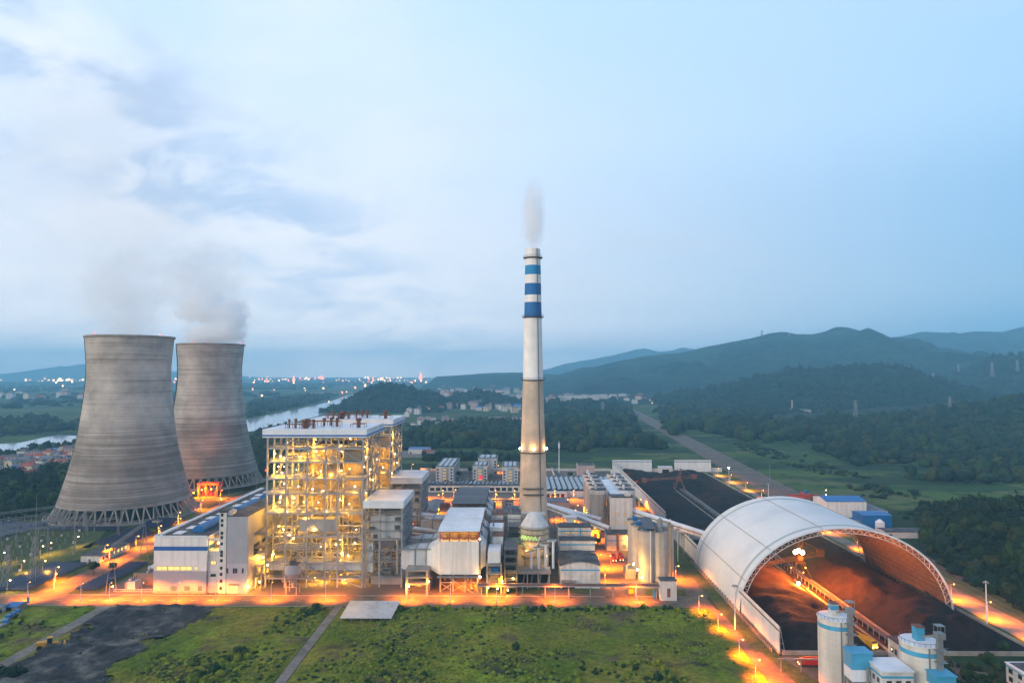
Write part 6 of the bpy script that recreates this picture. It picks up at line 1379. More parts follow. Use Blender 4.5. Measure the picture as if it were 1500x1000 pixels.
t = thing('perimeter_wall', 'white stepped perimeter wall beside the rooftop solar rows', 'wall', (48,765,0)); MB().box(40,104,766,766.5,0,5).box(40,40.5,766.5,838,0,5).build('panel', M['plaster'], t)

# control building, transformers
t = thing('control_building', 'long low white building with dark roof and lit windows in the switchyard', 'building', (-276,433,0)); MB().box(-276,-264,433,466,0,4.6).build('wall', M['plaster'], t); MB().box(-276.4,-263.6,432.6,466.4,4.6,5).build('roof', M['dark'], t)
windows(t, [(452,454,1.8,3.6),(456,458,1.8,3.6),(460,463,1.8,3.6),(447,449,1.8,3.6)], -264, 'lit', face='x'); windows(t, [(436,437.5,1.5,3),(440,441.5,1.5,3)], -264, face='x'); MB().box(-271,-269.6,432.9,433.1,0,2.6).build('door', M['slate'], t)
def transformer(lb, x, y):
    t = thing('transformer', lb, 'transformer', (x,y,0), 'main transformers'); MB().box(x-2.2,x+2.2,y-3,y+3,.5,4.6).build('tank', M['duct'], t)
    for i in range(5): MB().box(x-3.6,x-2.25,y-2.6+i*1.1,y-2.1+i*1.1,.8,4.2).build('radiator', M['galv'], t)
    for i in range(3): MB().cyl((x,y-1.8+i*1.8,4.6),(x+.3,y-1.8+i*1.8,7),.28,8,.16).build('bushing', M['porcelain'], t)
    MB().cyl((x-1,y-2.5,5.6),(x-1,y+1,5.6),.6,12).build('conservator', M['duct'], t); MB().box(x-4.2,x+3,y-4,y+4,0,.45).build('plinth', M['conc'], t)
for (x, y, lb) in ((-214,383,'front main transformer by the front road'),(-212,397,'second main transformer behind the brick fire wall'),(-211,412,'third main transformer beside the hall'),(-210,428,'last main transformer, partly behind the white pipes')): transformer(lb, x, y)
brick = mat('brick_wall', (.30,.16,.10), .9, var=.15, c2=(.36,.24,.17), c2s=.1)
for (y, lb) in ((389.5,'brick fire wall before the front transformer'),(404.5,'brick fire wall between second and third transformers'),(420,'brick fire wall before the last transformer')): t = thing('fire_wall', lb, 'wall', (-217,y,0), 'brick fire walls'); MB().box(-218,-205,y,y+.6,0,6.4).build('wall', brick, t); MB().box(-218.2,-204.8,y-.1,y+.7,6.4,6.6).build('coping', M['conc'], t)
t = thing('bus_duct', 'white bus duct running from the transformers into the turbine hall', 'duct', (-212,400,6)); MB().path([(-212,398,7.4),(-212,424,9),(-199,424,9)], .8, 10).path([(-214,398,7),(-214,428,8.6),(-199,428,8.6)], .6, 10).build('pipe', M['whiteroof'], t); MB().box(-208,-206,410,412,0,8.2).build('support', M['conc'], t)
t = thing('picket_fence', 'white fence round the transformer yard', 'fence', (-222,376,0)); b = MB()
for i in range(24): b.box(-222+i,-221.9+i,377,377.1,0,1.7)
b.box(-222,-199,377,377.08,1.5,1.6); b.box(-222,-199,377,377.08,.3,.4); b.build('pickets', M['whiteroof'], t)

# ------------------------------------------------------------------ switchyard
def gantry(lb, x0, y0, x1, y1, h, nleg=2, w_=1.6, pole=False):
    t = thing('switchyard_gantry', lb, 'gantry', (x0,y0,0), 'switchyard gantries'); p, q = Vector((x0,y0,0)), Vector((x1,y1,0)); d = (q-p).normalized(); s = Vector((d.y,-d.x,0))
    for k_ in range(nleg):
        a = p+(q-p)*(k_/(nleg-1)); b = MB()
        for sg in (-1,1):
            for e in (-.35,.35): b.beam(a+s*sg*2.6+d*e, a+s*sg*.4+d*e*.5+Vector((0,0,h)), .18)
            for i in range(6):
                z0 = h*i/6; z1 = h*(i+1)/6; f0 = 2.6-2.2*i/6; f1 = 2.6-2.2*(i+1)/6
                b.beam(a+s*sg*f0+d*.35+Vector((0,0,z0)), a+s*sg*f1-d*.3+Vector((0,0,z1)), .1)
        for i in (2,4): f0 = 2.6-2.2*i/6; b.beam(a-s*f0+Vector((0,0,h*i/6)), a+s*f0+Vector((0,0,h*i/6)), .15)
        b.build('column', M['galv'], t)
    b = MB(); L_ = (q-p).length; n_ = max(2, int(L_/2)); u = Vector((0,0,1))
    for sg in (-1,1):
        for z in (h,h+w_): b.beam(p+s*sg*.6+u*z, q+s*sg*.6+u*z, .16)
        for i in range(n_): a = p+(q-p)*(i/n_); c = p+(q-p)*((i+1)/n_); b.beam(a+s*sg*.6+u*(h+(w_ if i % 2 else 0)), c+s*sg*.6+u*(h+(0 if i % 2 else w_)), .1)
    for i in range(n_): a = p+(q-p)*(i/n_); b.beam(a-s*.6+u*(h+w_), a+d*L_/n_+s*.6+u*(h+w_), .09)
    b.build('truss_beam', M['galv'], t)
    for i in range(1, n_, 3): a = p+(q-p)*(i/n_); MB().cyl(a+u*(h-1.8), a+u*h, .16, 6).build('insulator', M['porcelain'], t)
    return t
gantry('big lattice gantry between the tower road and transformers', -222.5, 376, -236, 433, 24)
for i, (x0, y0, x1, y1, lb) in enumerate([(-378,446,-318,505,'front left lattice gantry of the switchyard'),(-352,438,-292,500,'lattice gantry nearest the control building'),(-402,458,-340,524,'middle lattice gantry of the switchyard'),(-428,470,-366,540,'rear lattice gantry in front of the cooling tower'),(-450,420,-386,440,'leftmost lattice gantry at the frame edge'),(-330,520,-296,560,'far lattice gantry by the cooling tower legs')]): gantry(lb, x0, y0, x1, y1, 13.5, 3, 1.3)
# insulator posts (each a countable piece of switchgear)
ip = thing('insulator_post', 'x', 'switchgear post', group='switchyard insulator posts'); MB().box(-.2,.2,-.2,.2,0,3.8).build('stand', M['galv'], ip); MB().cyl((0,0,3.8),(0,0,6.2),.28,8).cyl((0,0,6.2),(0,0,6.4),.4,8).build('insulator', M['porcelain'], ip)
br = thing('circuit_breaker', 'x', 'switchgear', group='switchyard circuit breakers'); MB().box(-.7,.7,-.5,.5,0,1.6).build('cabinet', M['duct'], br)
for dx in (-1.1,0,1.1): MB().cyl((dx,0,1.6),(dx,0,4.4),.2,8).build('pole', M['porcelain'], br)
MB().cyl((-1.3,0,4.5),(1.3,0,4.5),.16,8).build('busbar', M['galv'], br)
rr = random.Random(3); rown = ['front','second','third','fourth','fifth','sixth','seventh','rear']
for i in range(8):
    for j in range(22):
        x = -300-j*6.6-i*3-rr.random()*2; y = 414+i*17+j*1.2
        if x > -292-(-0) or y > 560: continue
        if (i+j) % 4 == 0: place(br, (x,y,0), R(90*(j % 2)), f'boxed circuit breaker in the {rown[i]} row of the switchyard')
        else: place(ip, (x,y,0), 0, f'thin insulator post on a stand in the {rown[i]} row of the switchyard')
# busbar wires
t = thing('overhead_wires', 'thin overhead conductors strung between the switchyard gantries', 'power lines', (-330,480,0)); b = MB()
for k_ in range(9):
    f = k_/8; a = Vector((-352+60*f,438+62*f,13)); c = Vector((-428+62*f,470+70*f,13)); prev = None
    for i in range(11): u = i/10; q = a+(c-a)*u; q.z -= 5*u*(1-u); 
    for i in range(10):
        u0, u1 = i/10, (i+1)/10; q0 = a+(c-a)*u0; q1 = a+(c-a)*u1; q0.z -= 6*u0*(1-u0); q1.z -= 6*u1*(1-u1); b.beam(q0, q1, .09)
b.build('wires', M['galv'], t)

# ------------------------------------------------------------------ lightning masts and lattice towers
def lattice(name, lb, x, y, h, wb, wt, arms=(), cat='pylon', group=None, m='galv', th=.2):
    t = thing(name, lb, cat, (x,y,0), group); b = MB(); n_ = max(5, int(h/(wb*.9)))
    for i in range(n_):
        z0, z1 = h*i/n_, h*(i+1)/n_; w0, w1 = (wb+(wt-wb)*i/n_)/2, (wb+(wt-wb)*(i+1)/n_)/2; c0 = [(x-w0,y-w0,z0),(x+w0,y-w0,z0),(x+w0,y+w0,z0),(x-w0,y+w0,z0)]; c1 = [(x-w1,y-w1,z1),(x+w1,y-w1,z1),(x+w1,y+w1,z1),(x-w1,y+w1,z1)]
        for k_ in range(4): b.beam(c0[k_], c1[k_], th); b.beam(c0[k_], c1[(k_+1)%4], th*.6); b.beam(c0[(k_+1)%4], c1[k_], th*.6)
    b.build('lattice_mast', M[m], t)
    for z, w_ in arms: b = MB(); b.beam((x-w_,y,z+.6),(x+w_,y,z+.6),th*1.3); b.beam((x-w_,y,z+.6),(x,y,z-1.4),th); b.beam((x+w_,y,z+.6),(x,y,z-1.4),th); b.build('cross_arm', M[m], t)
    return t
p = G(50,852); lattice('lightning_mast', 'tall lattice lightning mast rising from the switchyard', p.x, p.y, 26, 5, 1.4, group='lightning masts'); MB().cyl((p.x,p.y,26),(p.x,p.y,50),.22,8,.05).build('spire', M['galv'], bpy.data.objects['lightning_mast'])
p = G(10,862); lattice('lattice_tower', 'lattice tower at the left edge of the switchyard', p.x, p.y, 24, 4.5, 1.2, cat='tower')
for (px, py, Y, lb) in [(112,690,455,'thin pole before the left side of the cooling tower'),(232,745,440,'thin pole left of the white turbine hall'),(294,700,520,'thin pole behind the turbine hall roof, nearer one'),(336,700,560,'thin pole behind the turbine hall roof, middle one'),(376,690,600,'thin pole near the far cooling tower legs')]:
    q = A(px, py, Y); t = thing('lightning_rod', lb, 'pole', (q.x,Y,0), 'thin lightning rods'); MB().cyl((q.x,Y,0),(q.x,Y,q.z),.3,8,.12).build('pole', M['galv'], t); MB().cyl((q.x,Y,0),(q.x,Y,1),.8,8,.4).build('base', M['conc'], t)
for (px, py0, py1, Y, lb, g) in [(1253,585,612,1480,'power pylon standing on the near wooded slope','p'),(1391,580,602,1500,'power pylon at the right end of the near slope crest','p'),(1198,513,530,4000,'faint pylon on the flank of the main mountain','f'),(1156,487,499,4500,'faint pylon near the top of the main mountain','f'),(1367,545,560,3100,'faint pylon in the saddle between two hills','f'),(1404,532,549,3100,'faint pylon left of the right hill','f'),(1453,529,551,2700,'pylon on the left of the right-hand hill','p'),(1490,526,543,2750,'pylon at the right of the right-hand hill','p'),(1116,483,494,4600,'tiny pylon on the mountain ridge','f'),(704,584,604,2300,'pale pylon among the village left of the chimney','p'),(883,588,612,1900,'pale pylon before the hillside town','p')]:
    a = A(px, py0, Y); c = A(px, py1, Y); h = a.z-c.z; t = lattice('pylon', lb, a.x, Y, h, h*.2, h*.04, [(h*.95,h*.14),(h*.8,h*.17),(h*.65,h*.14)], group='power pylons', th=.25+Y/4200); t.location.z += c.z-1.5
# ------------------------------------------------------------------ lamps
def lamp_proto(name, h, m, power, color, group, arm=1.6, r=.40, bulb='bulbO'):
    t = thing(name, 'x', 'street lamp', group=group); MB().cyl((0,0,0),(0,0,h),.16,8,.09).cyl((0,0,0),(0,0,.5),.3,8,.26).build('pole', M[m], t)
    MB().beam((0,0,h-.3),(arm,0,h+.1),.13).build('arm', M[m], t); MB().box(arm-.5,arm+.5,-.28,.28,h+.12,h+.34).build('lamp_head', M['galv'], t)
    MB().sph((arm,0,h-.08), r, 8).build('bulb', M[bulb], t)
    if power: light(t, (arm+.2,0,h-.7), power, color, .35, True)
    return t
sl = lamp_proto('street_lamp', 8.5, 'whiteroof', 9000, ORANGE, 'orange street lamps')
slw = lamp_proto('street_lamp', 9.5, 'whiteroof', 9000, ORANGE, 'orange street lamps on the front road', r=.2)
sly = lamp_proto('yard_lamp', 7, 'galv', 6000, YEL, 'yellow yard lamps', bulb='bulbY')
slt = lamp_proto('street_lamp', 8.5, 'whiteroof', 9000, ORANGE, 'orange lamps along the right-hand rail road', r=.34)
def atbase(px, py): p = G(px, py); return (p.x, p.y, 0)
# (base px, base py, label)
for px, py, rz, lb in [(40,880,90,'front-road lamp near the left edge by the parked machines'),(118,882,90,'front-road lamp left of the track junction'),(207,881,90,'front-road lamp before the transformer yard'),(316,881,90,'front-road lamp before the grey stair tower'),(397,880,90,'front-road lamp before the grey block corner'),(477,880,90,'front-road lamp before the front boiler house'),(597,882,90,'front-road lamp behind the open shed roof'),(727,882,90,'front-road lamp before the pump lawn'),(813,884,90,'front-road lamp by the pale dust patch'),(933,884,90,'front-road lamp before the silo cluster'),(660,880,90,'front-road lamp before the precipitator stair'),(260,881,90,'front-road lamp before the turbine hall lawn'),(160,881,90,'front-road lamp at the head of the track')]:
    place(slw, atbase(px, py), R(rz), lb)
for px, py, rz, lb in [(79,862,-20,'lamp at the near end of the tower road, beside the solar strip'),(199,803,0,'lamp halfway up the tower road by the control building'),(261,775,0,'lamp high on the tower road behind the hall corner'),(160,822,-20,'lamp beside the control building front'),(235,790,180,'lamp on the inner kerb of the tower road'),
   (690,862,90,'lamp on the apron right of the precipitator'),(735,868,90,'lamp on the apron before the fan house'),
   (684,742,0,'lamp among trees left of the rear precipitator'),(665,730,0,'lamp behind the rear precipitator near left'),(706,740,0,'lamp in the orange yard right of the rear precipitator'),(692,752,0,'lamp in the orange lane beside the rear precipitator'),(748,742,0,'lamp left of the chimney shaft on the cross road'),(725,738,0,'lamp between rear precipitator and chimney'),(621,730,0,'lamp behind the rear reactor roof, near one'),(640,738,0,'lamp behind the pale ramps'),(603,690,0,'tall lamp beyond the rear boiler house'),(728,692,0,'tall lamp between middle and right dormitories'),
   (812,762,0,'lamp right of the chimney on the cross road'),(846,762,180,'lamp before the low workshop'),(857,762,0,'lamp on the orange yard behind the sheds'),(868,790,0,'lamp beside the transfer tower street'),(868,816,180,'lamp right of the black-roofed shed'),(915,752,0,'lamp behind the transfer tower roof'),(829,745,0,'lamp before the rooftop solar rows'),(884,738,180,'lamp at the left of the bunker silos'),(895,835,90,'lamp in the truck yard'),(905,800,180,'lamp behind the parked red trucks'),(868,852,90,'lamp at the right corner of the black-roofed shed'),(640,760,0,'lamp in the lane behind the reactor frames'),
   (1024,897,0,'dome-road lamp nearest the white kiosk'),(1052,926,0,'second dome-road lamp from the kiosk'),(1083,966,0,'third dome-road lamp, near the fence corner'),(1107,998,0,'dome-road lamp at the bottom edge'),(990,850,0,'lamp behind the white kiosk'),
   (920,713,0,'lamp at the far wind fence near the silos'),(936,745,0,'lamp under the conveyors by the far wind fence'),(905,700,0,'lamp at the far corner of the wind fence')]:
    place(sl, atbase(px, py), R(rz), lb)
for i, x in enumerate((-112,-92,-72,-52,-22,-4,14,34,52,72,92)):
    place(sl, (x,653,0), R(-90), 'cross-road lamp behind the plant, '+['first','second','third','fourth','fifth','sixth','seventh','eighth','ninth','tenth','eleventh'][i]+' from the left')
for i, (x, y) in enumerate([(49,395),(49,425),(49,455),(48,520),(48,550),(48,580),(-36,535),(-36,565),(-36,600),(-95,540),(-95,580),(-95,620)]):
    place(sl, (x,y,0), 0, ['first','second','third','fourth','fifth','sixth'][i]+' lamp up the yard street left of the silo cluster' if i < 6 else (['near','middle','far'][i-6]+' lamp in the lane right of the rear precipitator' if i < 9 else ['near','middle','far'][i-9]+' lamp in the lane behind the reactor frames'))
for i, (x, y) in enumerate([(-266,395),(-268,445),(-262,500),(-272,548),(-278,600),(-283,650)]): place(sl, (x,y,0), 0, 'outer-kerb lamp of the tower road, '+['first','second','third','fourth','fifth','sixth'][i]+' from the front road')
for i, (x, y) in enumerate([(230,800),(230,752),(230,700),(230,655),(230,612),(230,575),(229,520),(229,470),(228,430),(228,398),(228,368),(228,340),(228,312),(228,284)]):
    place(slt, (x,y,0), 0, 'rail-road lamp, '+['first','second','third','fourth','fifth','sixth','seventh','eighth','ninth','tenth','eleventh','twelfth','thirteenth','last'][i]+' counted from the far back wall')
for px, py, lb in [(111,800,'bright yellow-green lamp in the middle of the switchyard'),(71,810,'orange-yellow lamp beside the lightning mast'),(59,815,'orange lamp left of the lightning mast lamp'),(31,838,'yellow lamp on the near left switchyard lawn'),(62,838,'yellow lamp on the lawn before the insulator posts'),(10,868,'pale lamp at the left edge of the switchyard'),(2,825,'lamp at the very left edge'),(160,878,'yellow lamp at the gantry foot by the transformers'),(696,702,'white lamp in the dormitory street'),(1208,728,'lamp beyond the warehouses'),(321,742,'greenish lamp beyond the turbine hall roof'),(1208,735,'orange lamp on the fence corner right of the warehouses')]:
    place(sly, atbase(px, py), 0, lb)
# high masts
hm = thing('high_mast', 'x', 'high mast', group='tall white lamp masts'); MB().cyl((0,0,0),(0,0,21),.34,10,.2).build('pole', M['whiteroof'], hm); MB().cyl((0,0,20.2),(0,0,20.6),1.1,12).build('ring', M['galv'], hm)
for i in range(6): a = i*1.047; MB().box(1.1*math.cos(a)-.25,1.1*math.cos(a)+.25,1.1*math.sin(a)-.25,1.1*math.sin(a)+.25,19.9,20.19).build('floodlight', M['galv'], hm)
for px, py, lb in [(1077,922,'tall white mast beside the near wind fence'),(993,822,'tall white mast beside the middle wind fence'),(1446,916,'tall white mast right of the dome on the rail road'),(1126,742,'tall white mast behind the top of the dome'),(930,745,'tall white mast by the far wind fence')]: place(hm, atbase(px, py), 0, lb)
p = G(1068,712); place(hm, (p.x,p.y,0), 0, 'tall mast with a lit head beside the railway'); o = MB().sph((p.x,p.y,19.6), .9, 8); t = thing('mast_light', 'bright warm lamp on the mast beside the railway', 'lamp', (p.x,p.y,19.6)); o.build('globe', M['bulbW'], t); light(t, (p.x,p.y,18.3), 16000, YEL)
p = G(819,692); t = thing('telecom_mast', 'slim white telecom mast behind the rooftop solar rows', 'mast', (p.x,p.y,0)); MB().cyl((p.x,p.y,0),(p.x,p.y,38),.8,10,.3).build('pole', M['whiteroof'], t); MB().cyl((p.x,p.y,29),(p.x,p.y,35),1.1,10).build('antenna', M['whiteroof'], t)
for (px, py0, py1, lb) in [(1003,640,652,'small pole beside the railway, far one'),(1016,645,658,'small pole beside the railway'),(1128,680,712,'thin rail-side pole left of the meadow'),(1285,745,762,'thin pole in the right-hand meadow'),(1460,770,790,'thin pole at the meadow edge'),(928,600,612,'tiny pole at the far end of the railway')]:
    p = G(px, py1); h = ZP(py0, p.y); t = thing('rail_pole', lb, 'pole', (p.x,p.y,0), 'thin poles'); MB().cyl((p.x,p.y,0),(p.x,p.y,h),.14+p.y/9000,6).build('pole', M['galv'], t); MB().box(p.x-1.2,p.x+1.2,p.y-.1,p.y+.1,h-.8,h-.6).build('cross_arm', M['galv'], t)
for (px, py, lb) in [(961,648,'small white house with dark purple roof beside the railway'),(948,640,'grey rail hut before the white railside house')]:
    p = G(px, py+5); shed('railside_house', lb, p.x, p.x+(14 if px > 950 else 10), p.y, p.y+22, 5, 'hwhite', 'tilered' if px > 950 else 'tilegrey', 2, 'y', 'house')
for (x, y, s_, c_, lb) in [(-203.8,345.5,1,'redp','x')][:0]: pass

# vehicles and small stuff, lower left
def loader(lb, x, y, rz):
    t = thing('wheel_loader', lb, 'wheel loader', (0,0,0)); MB().box(-1.1,1.1,-3.4,-.2,1,2.6).build('engine_cover', M['yellowp'], t); MB().box(-.8,.8,-.2,1.3,1.2,3.6).build('cab', M['glass'], t); MB().box(-.9,.9,-.3,1.4,3.6,3.8).build('cab_roof', M['yellowp'], t); MB().box(-.8,.8,1.3,3,1,1.9).build('front_frame', M['yellowp'], t)
    for sg in (-1,1):
        MB().beam((sg*.7,2,1.9),(sg*.7,4.8,.9),.3).build('lift_arm', M['yellowp'], t)
        for y_ in (-2.4,2): MB().cyl((sg*1.0,y_,.85),(sg*1.6,y_,.85),.85,14).build('wheel', M['tyre'], t)
    MB().hexa([(-1.6,4.6,.2),(1.6,4.6,.2),(1.6,6,.1),(-1.6,6,.1)],[(-1.6,4.6,1.6),(1.6,4.6,1.6),(1.6,5,1.5),(-1.6,5,1.5)]).build('bucket', M['yellowp'], t)
    t.location = (x,y,0); t.rotation_euler = (0,0,rz); t.scale = (1.25,)*3
p = G(70,949); loader('yellow wheel loader on the black ash ground beside the track', p.x, p.y, R(-60))
p = G(12,990); t = thing('dark_bush', 'dark bush clump at the lower left edge of the ash ground', 'bush', (p.x,p.y,0)); mass_ = None
V = []; F = []; o_ = 0; q_ = np.random.default_rng(5)
for k_ in range(8): V0, F0 = VAR['near'][k_ % 4]; V.append(V0*(1.6+q_.random())+q_.normal(size=3)*np.array([3,1.6,0])); F.append(F0+o_); o_ += len(V0)
cr = np_mesh('foliage', np.concatenate(V), np.concatenate(F), M['leafd']); cr.parent = t
shed('field_shed', 'small open shed with a bright blue roof at the left edge', XP(12,345), XP(33,345), 344, 351, 3, 'galv', 'blue', .4, 'x', 'shed'); shed('field_shed', 'little white site hut at the far left edge', XP(-4,340), XP(6,340), 340, 346, 3.5, 'hwhite', 'tilegrey', .5, 'x', 'shed')
for i, (px, py) in enumerate([(8,912),(15,908),(22,904),(4,920)]):
    p = G(px, py); t = thing('scrap_machine', ['second','third','last','first'][i]+' of four dark parked machines by the blue-roofed shed', 'machinery', (p.x,p.y,0), 'parked machines at the left edge'); MB().box(p.x-1.3,p.x+1.3,p.y-3,p.y+3,.8,2.2).build('body', M['galv'], t); MB().box(p.x-1.1,p.x+1.1,p.y+1,p.y+2.8,2.2,3.3).build('cab', M['blue'], t)
    for dx in (-1.3,1.0):
        for dy in (-2,2): MB().cyl((p.x+dx,p.y+dy,.5),(p.x+dx+.3,p.y+dy,.5),.5,10).build('wheel', M['tyre'], t)
p = G(41,885); t = thing('sign_post', 'blue banner post beside the front road at the left', 'sign', (p.x,p.y,0)); MB().cyl((p.x,p.y,0),(p.x,p.y,7),.12,8).build('pole', M['whiteroof'], t); MB().box(p.x-.7,p.x+.7,p.y-.06,p.y+.06,.8,3.8).build('panel', M['stripe'], t)
car = thing('parked_car', 'x', 'car', group='cars parked by the dormitories'); MB().box(-.9,.9,-2.2,2.2,.35,1.0).build('body', M['hwhite'], car); MB().hexa([(-.85,-1.4,1),(.85,-1.4,1),(.85,1.2,1),(-.85,1.2,1)],[(-.7,-.9,1.5),(.7,-.9,1.5),(.7,.7,1.5),(-.7,.7,1.5)]).build('cabin', M['glass'], car)
for sx_ in (-.92,.72):
    for y_ in (-1.4,1.4): MB().cyl((sx_,y_,.35),(sx_+.2,y_,.35),.35,10).build('wheel', M['tyre'], car)
for i in range(6): place(car, (-66+ (i % 2)*9, 752+i*9, 0), 0, f"pale car parked in the lane right of the left dormitory, {['first','second','third','fourth','fifth','sixth'][i]} from the front")
for px, py, lb in ((1012,918,'manhole-like'),)[:0]: pass

# ------------------------------------------------------------------ villages and far towns
def house_proto(w_, d, h, wm, rm, kind):
    t = thing('house', 'x', 'house'); MB().box(-w_/2,w_/2,-d/2,d/2,0,h).build('wall', M[wm], t)
    if kind == 'gable':
        MB().gable(-w_/2,w_/2,-d/2,d/2,h,2.2,.4,.3,'x').build('roof', M[rm], t); b = MB(); 
        for sg in (-1,1): MB().add([(sg*w_/2,-d/2,h),(sg*w_/2,d/2,h),(sg*w_/2,0,h+2.2)], [(0,1,2)]).build('gable_wall', M[wm], t)
    else: MB().box(-w_/2-.3,w_/2+.3,-d/2-.3,d/2+.3,h,h+.6).box(-w_/4,w_/4,-d/4,d/4,h+.61,h+2.6).build('roof', M[rm], t)
    b = MB()
    for i in range(int(h/3.2)):
        for j in range(max(2, int(w_/3.5))): x = -w_/2+1.2+j*(w_-2.4)/max(1, int(w_/3.5)-1); b.box(x-.6,x+.6,-d/2-.05,-d/2+.05,1+i*3.2,2.5+i*3.2)
    b.build('windows', M['glass'], t); return t
protos = [(house_proto(11,9,9,'hwhite','tilered','gable'),'white house with a red tiled roof'),(house_proto(12,9,12,'hcream','tilered','gable'),'tall cream house with a red roof'),(house_proto(12,10,10,'hwhite','tilegrey','flat'),'white flat-roofed house'),(house_proto(14,10,13,'hpink','tilegrey','flat'),'tall pinkish flat-roofed house'),(house_proto(10,8,7,'hpink','tilered','gable'),'low pink house with red roof'),(house_proto(13,10,10,'hcream','tilegrey','gable'),'cream house with a grey roof'),(house_proto(14,9,8,'hwhite','blue','gable'),'white house with a blue metal roof')]
towerp = house_proto(26,12,26,'hwhite','tilegrey','flat')
rv = random.Random(21); npx = {}
def village(poly, n, region, gname, scale=1.0, w_=None, mind=13):
    q = samp_poly(poly, n*6); got = []
    for x, y in q:
        if all((x-a)**2+(y-b)**2 > (mind*scale)**2 for a, b in got): got.append((x, y))
        if len(got) >= n: break
    for x, y in got:
        i = rv.choices(range(7), weights=w_ or [5,2,5,3,2,2,1])[0]; p_, lb = protos[i]; o = place(p_, (x,y,0), rv.choice([0,.2,-.2,1.5,.1])+rv.uniform(-.1,.1), lb.replace(' flat-roofed',' flat').replace('tall ','tall ').replace(' metal','').replace(' tiled','')+' '+region, scale=scale*rv.uniform(.85,1.15)); o['group'] = lb.split(' with')[0]+'s '+gname
village(gp((-20,708),(20,712),(62,700),(108,684),(112,664),(60,668),(0,680),(-20,690)), 62, 'in the village left of the towers', 'in the riverside village', 1.0)
village(gp((590,612),(640,602),(700,602),(765,606),(765,596),(700,596),(650,593),(600,600)), 46, 'in the village below the cone hill', 'in the cone hill village', 1.5, [2,1,6,2,1,3,2], 20)
village(gp((590,632),(620,624),(700,622),(765,624),(765,618),(690,616),(620,618)), 34, 'in the pale row along the dark woods', 'in the row along the woods', 1.0, [1,1,6,6,1,2,0])
village(gp((655,590),(770,585),(770,574),(690,570),(640,572)), 40, 'in the hazy town behind the two round hills', 'in the hazy town', 2.2, [2,1,6,3,1,3,0], 30)
village(gp((800,592),(870,588),(930,592),(1010,590),(1010,584),(930,580),(850,581),(800,583)), 52, 'in the town below the mountain', 'in the mountain-foot town', 1.7, [1,1,8,3,1,2,0], 22)
village(gp((1140,612),(1160,602),(1205,606),(1200,616),(1150,620)), 10, 'around the factory in the right-hand woods', 'around the factory', 1.2, [2,0,2,2,2,1,4], 20)
village(gp((0,590),(120,586),(120,578),(0,580)), 26, 'on the far river plain at the left edge', 'on the far river plain', 2.4, [2,1,6,3,1,2,0], 60)
for i, (px, py) in enumerate([(833,590),(858,589),(862,590),(884,588),(898,588),(846,590),(872,589),(912,587)]):
    p = G(px, py); place(towerp, (p.x,p.y,0), .1, ['first','second','third','fourth','fifth','sixth','seventh','eighth'][i]+' white apartment slab in the mountain-foot town, as listed by distance' if False else 'white apartment slab in the mountain-foot town', scale=1.15)['group'] = 'white apartment slabs in the mountain-foot town'
p = G(1168,609); t = thing('factory', 'pale two-storey factory with a brown chimney in the right-hand woods', 'factory', (p.x,p.y,0)); MB().box(p.x-34,p.x+38,p.y,p.y+30,0,16).build('wall', M['hcream'], t); MB().box(p.x-36,p.x+40,p.y-2,p.y+32,16,17.5).build('roof', M['tilegrey'], t); MB().cyl((p.x+2,p.y+40,0),(p.x+2,p.y+40,42),2.4,12,1.8).build('chimney', M['hpink'], t)
windows(t, [(p.x-31+i*7,p.x-27+i*7,9,13) for i in range(9)], p.y)
p = G(1186,604); shed('factory_shed', 'long pink shed right of the factory', p.x+20, p.x+110, p.y, p.y+35, 9, 'hpink', 'blue', 3); p = G(1152,620); shed('factory_shed', 'small lit white shed below the factory', p.x-8, p.x+10, p.y, p.y+12, 6, 'hwhite', 'tilegrey', 1)
t = thing('site_lamp', 'orange lamp on the small shed below the factory', 'lamp', (p.x+6,p.y-1,6)); MB().sph((p.x+7,p.y-2,6), 1.1, 8).build('globe', M['bulbO'], t); MB().beam((p.x+7,p.y-2,6),(p.x+7,p.y+1,6),.3).build('bracket', M['galv'], t)
# river bridge
p = A(502,577,3500); q = A(545,577,3500); t = thing('river_bridge', 'long low pale bridge over the river bend', 'bridge', (p.x,3500,0)); MB().box(p.x-160,q.x+60,3500,3514,13,17).build('deck', M['conc'], t)
for i in range(12): x = p.x-150+i*34; MB().box(x-2,x+2,3502,3512,0,13).build('pier', M['conc'], t)
# city lights far away: thousands of lamps and lit blocks, one mass
def citylights(name, lb, items, m):
    b = MB()
    for (px, py, w_, h) in items: p = G(px, py); b.box(p.x-w_/2, p.x+w_/2, p.y, p.y+w_/2, 1, 1+h)
    tag(b.build(name, M[m]), lb, 'city lights', kind='stuff')
rl = random.Random(77); it = []; it2 = []
for (x0, x1, y0, y1, n) in [(30,120,557,559.6,26),(225,258,556,562,10),(362,420,556,559.5,18),(420,500,553,558,12),(500,560,553,560,22),(560,680,553.5,562,46),(600,660,575,600,18),(680,770,560,590,22),(640,664,556,559,16),(0,760,552,572,110),(120,760,566,600,60),(800,1010,582,592,26),(380,420,547.5,549.5,0)]:
    for _ in range(n):
        px, py = rl.uniform(x0,x1), rl.uniform(y0,y1); Y = YB(py); s_ = Y/1000*rl.choice([.9,1.2,1.6,2.2]); (it if rl.random() < .66 else it2).append((px, py, s_, s_*rl.uniform(.8,1.6)))
citylights('city_lights', 'strings of warm lights of the far city on the river plain', it, 'litfar'); citylights('city_lights', 'reddish lights scattered over the far city', it2, 'litfar2')
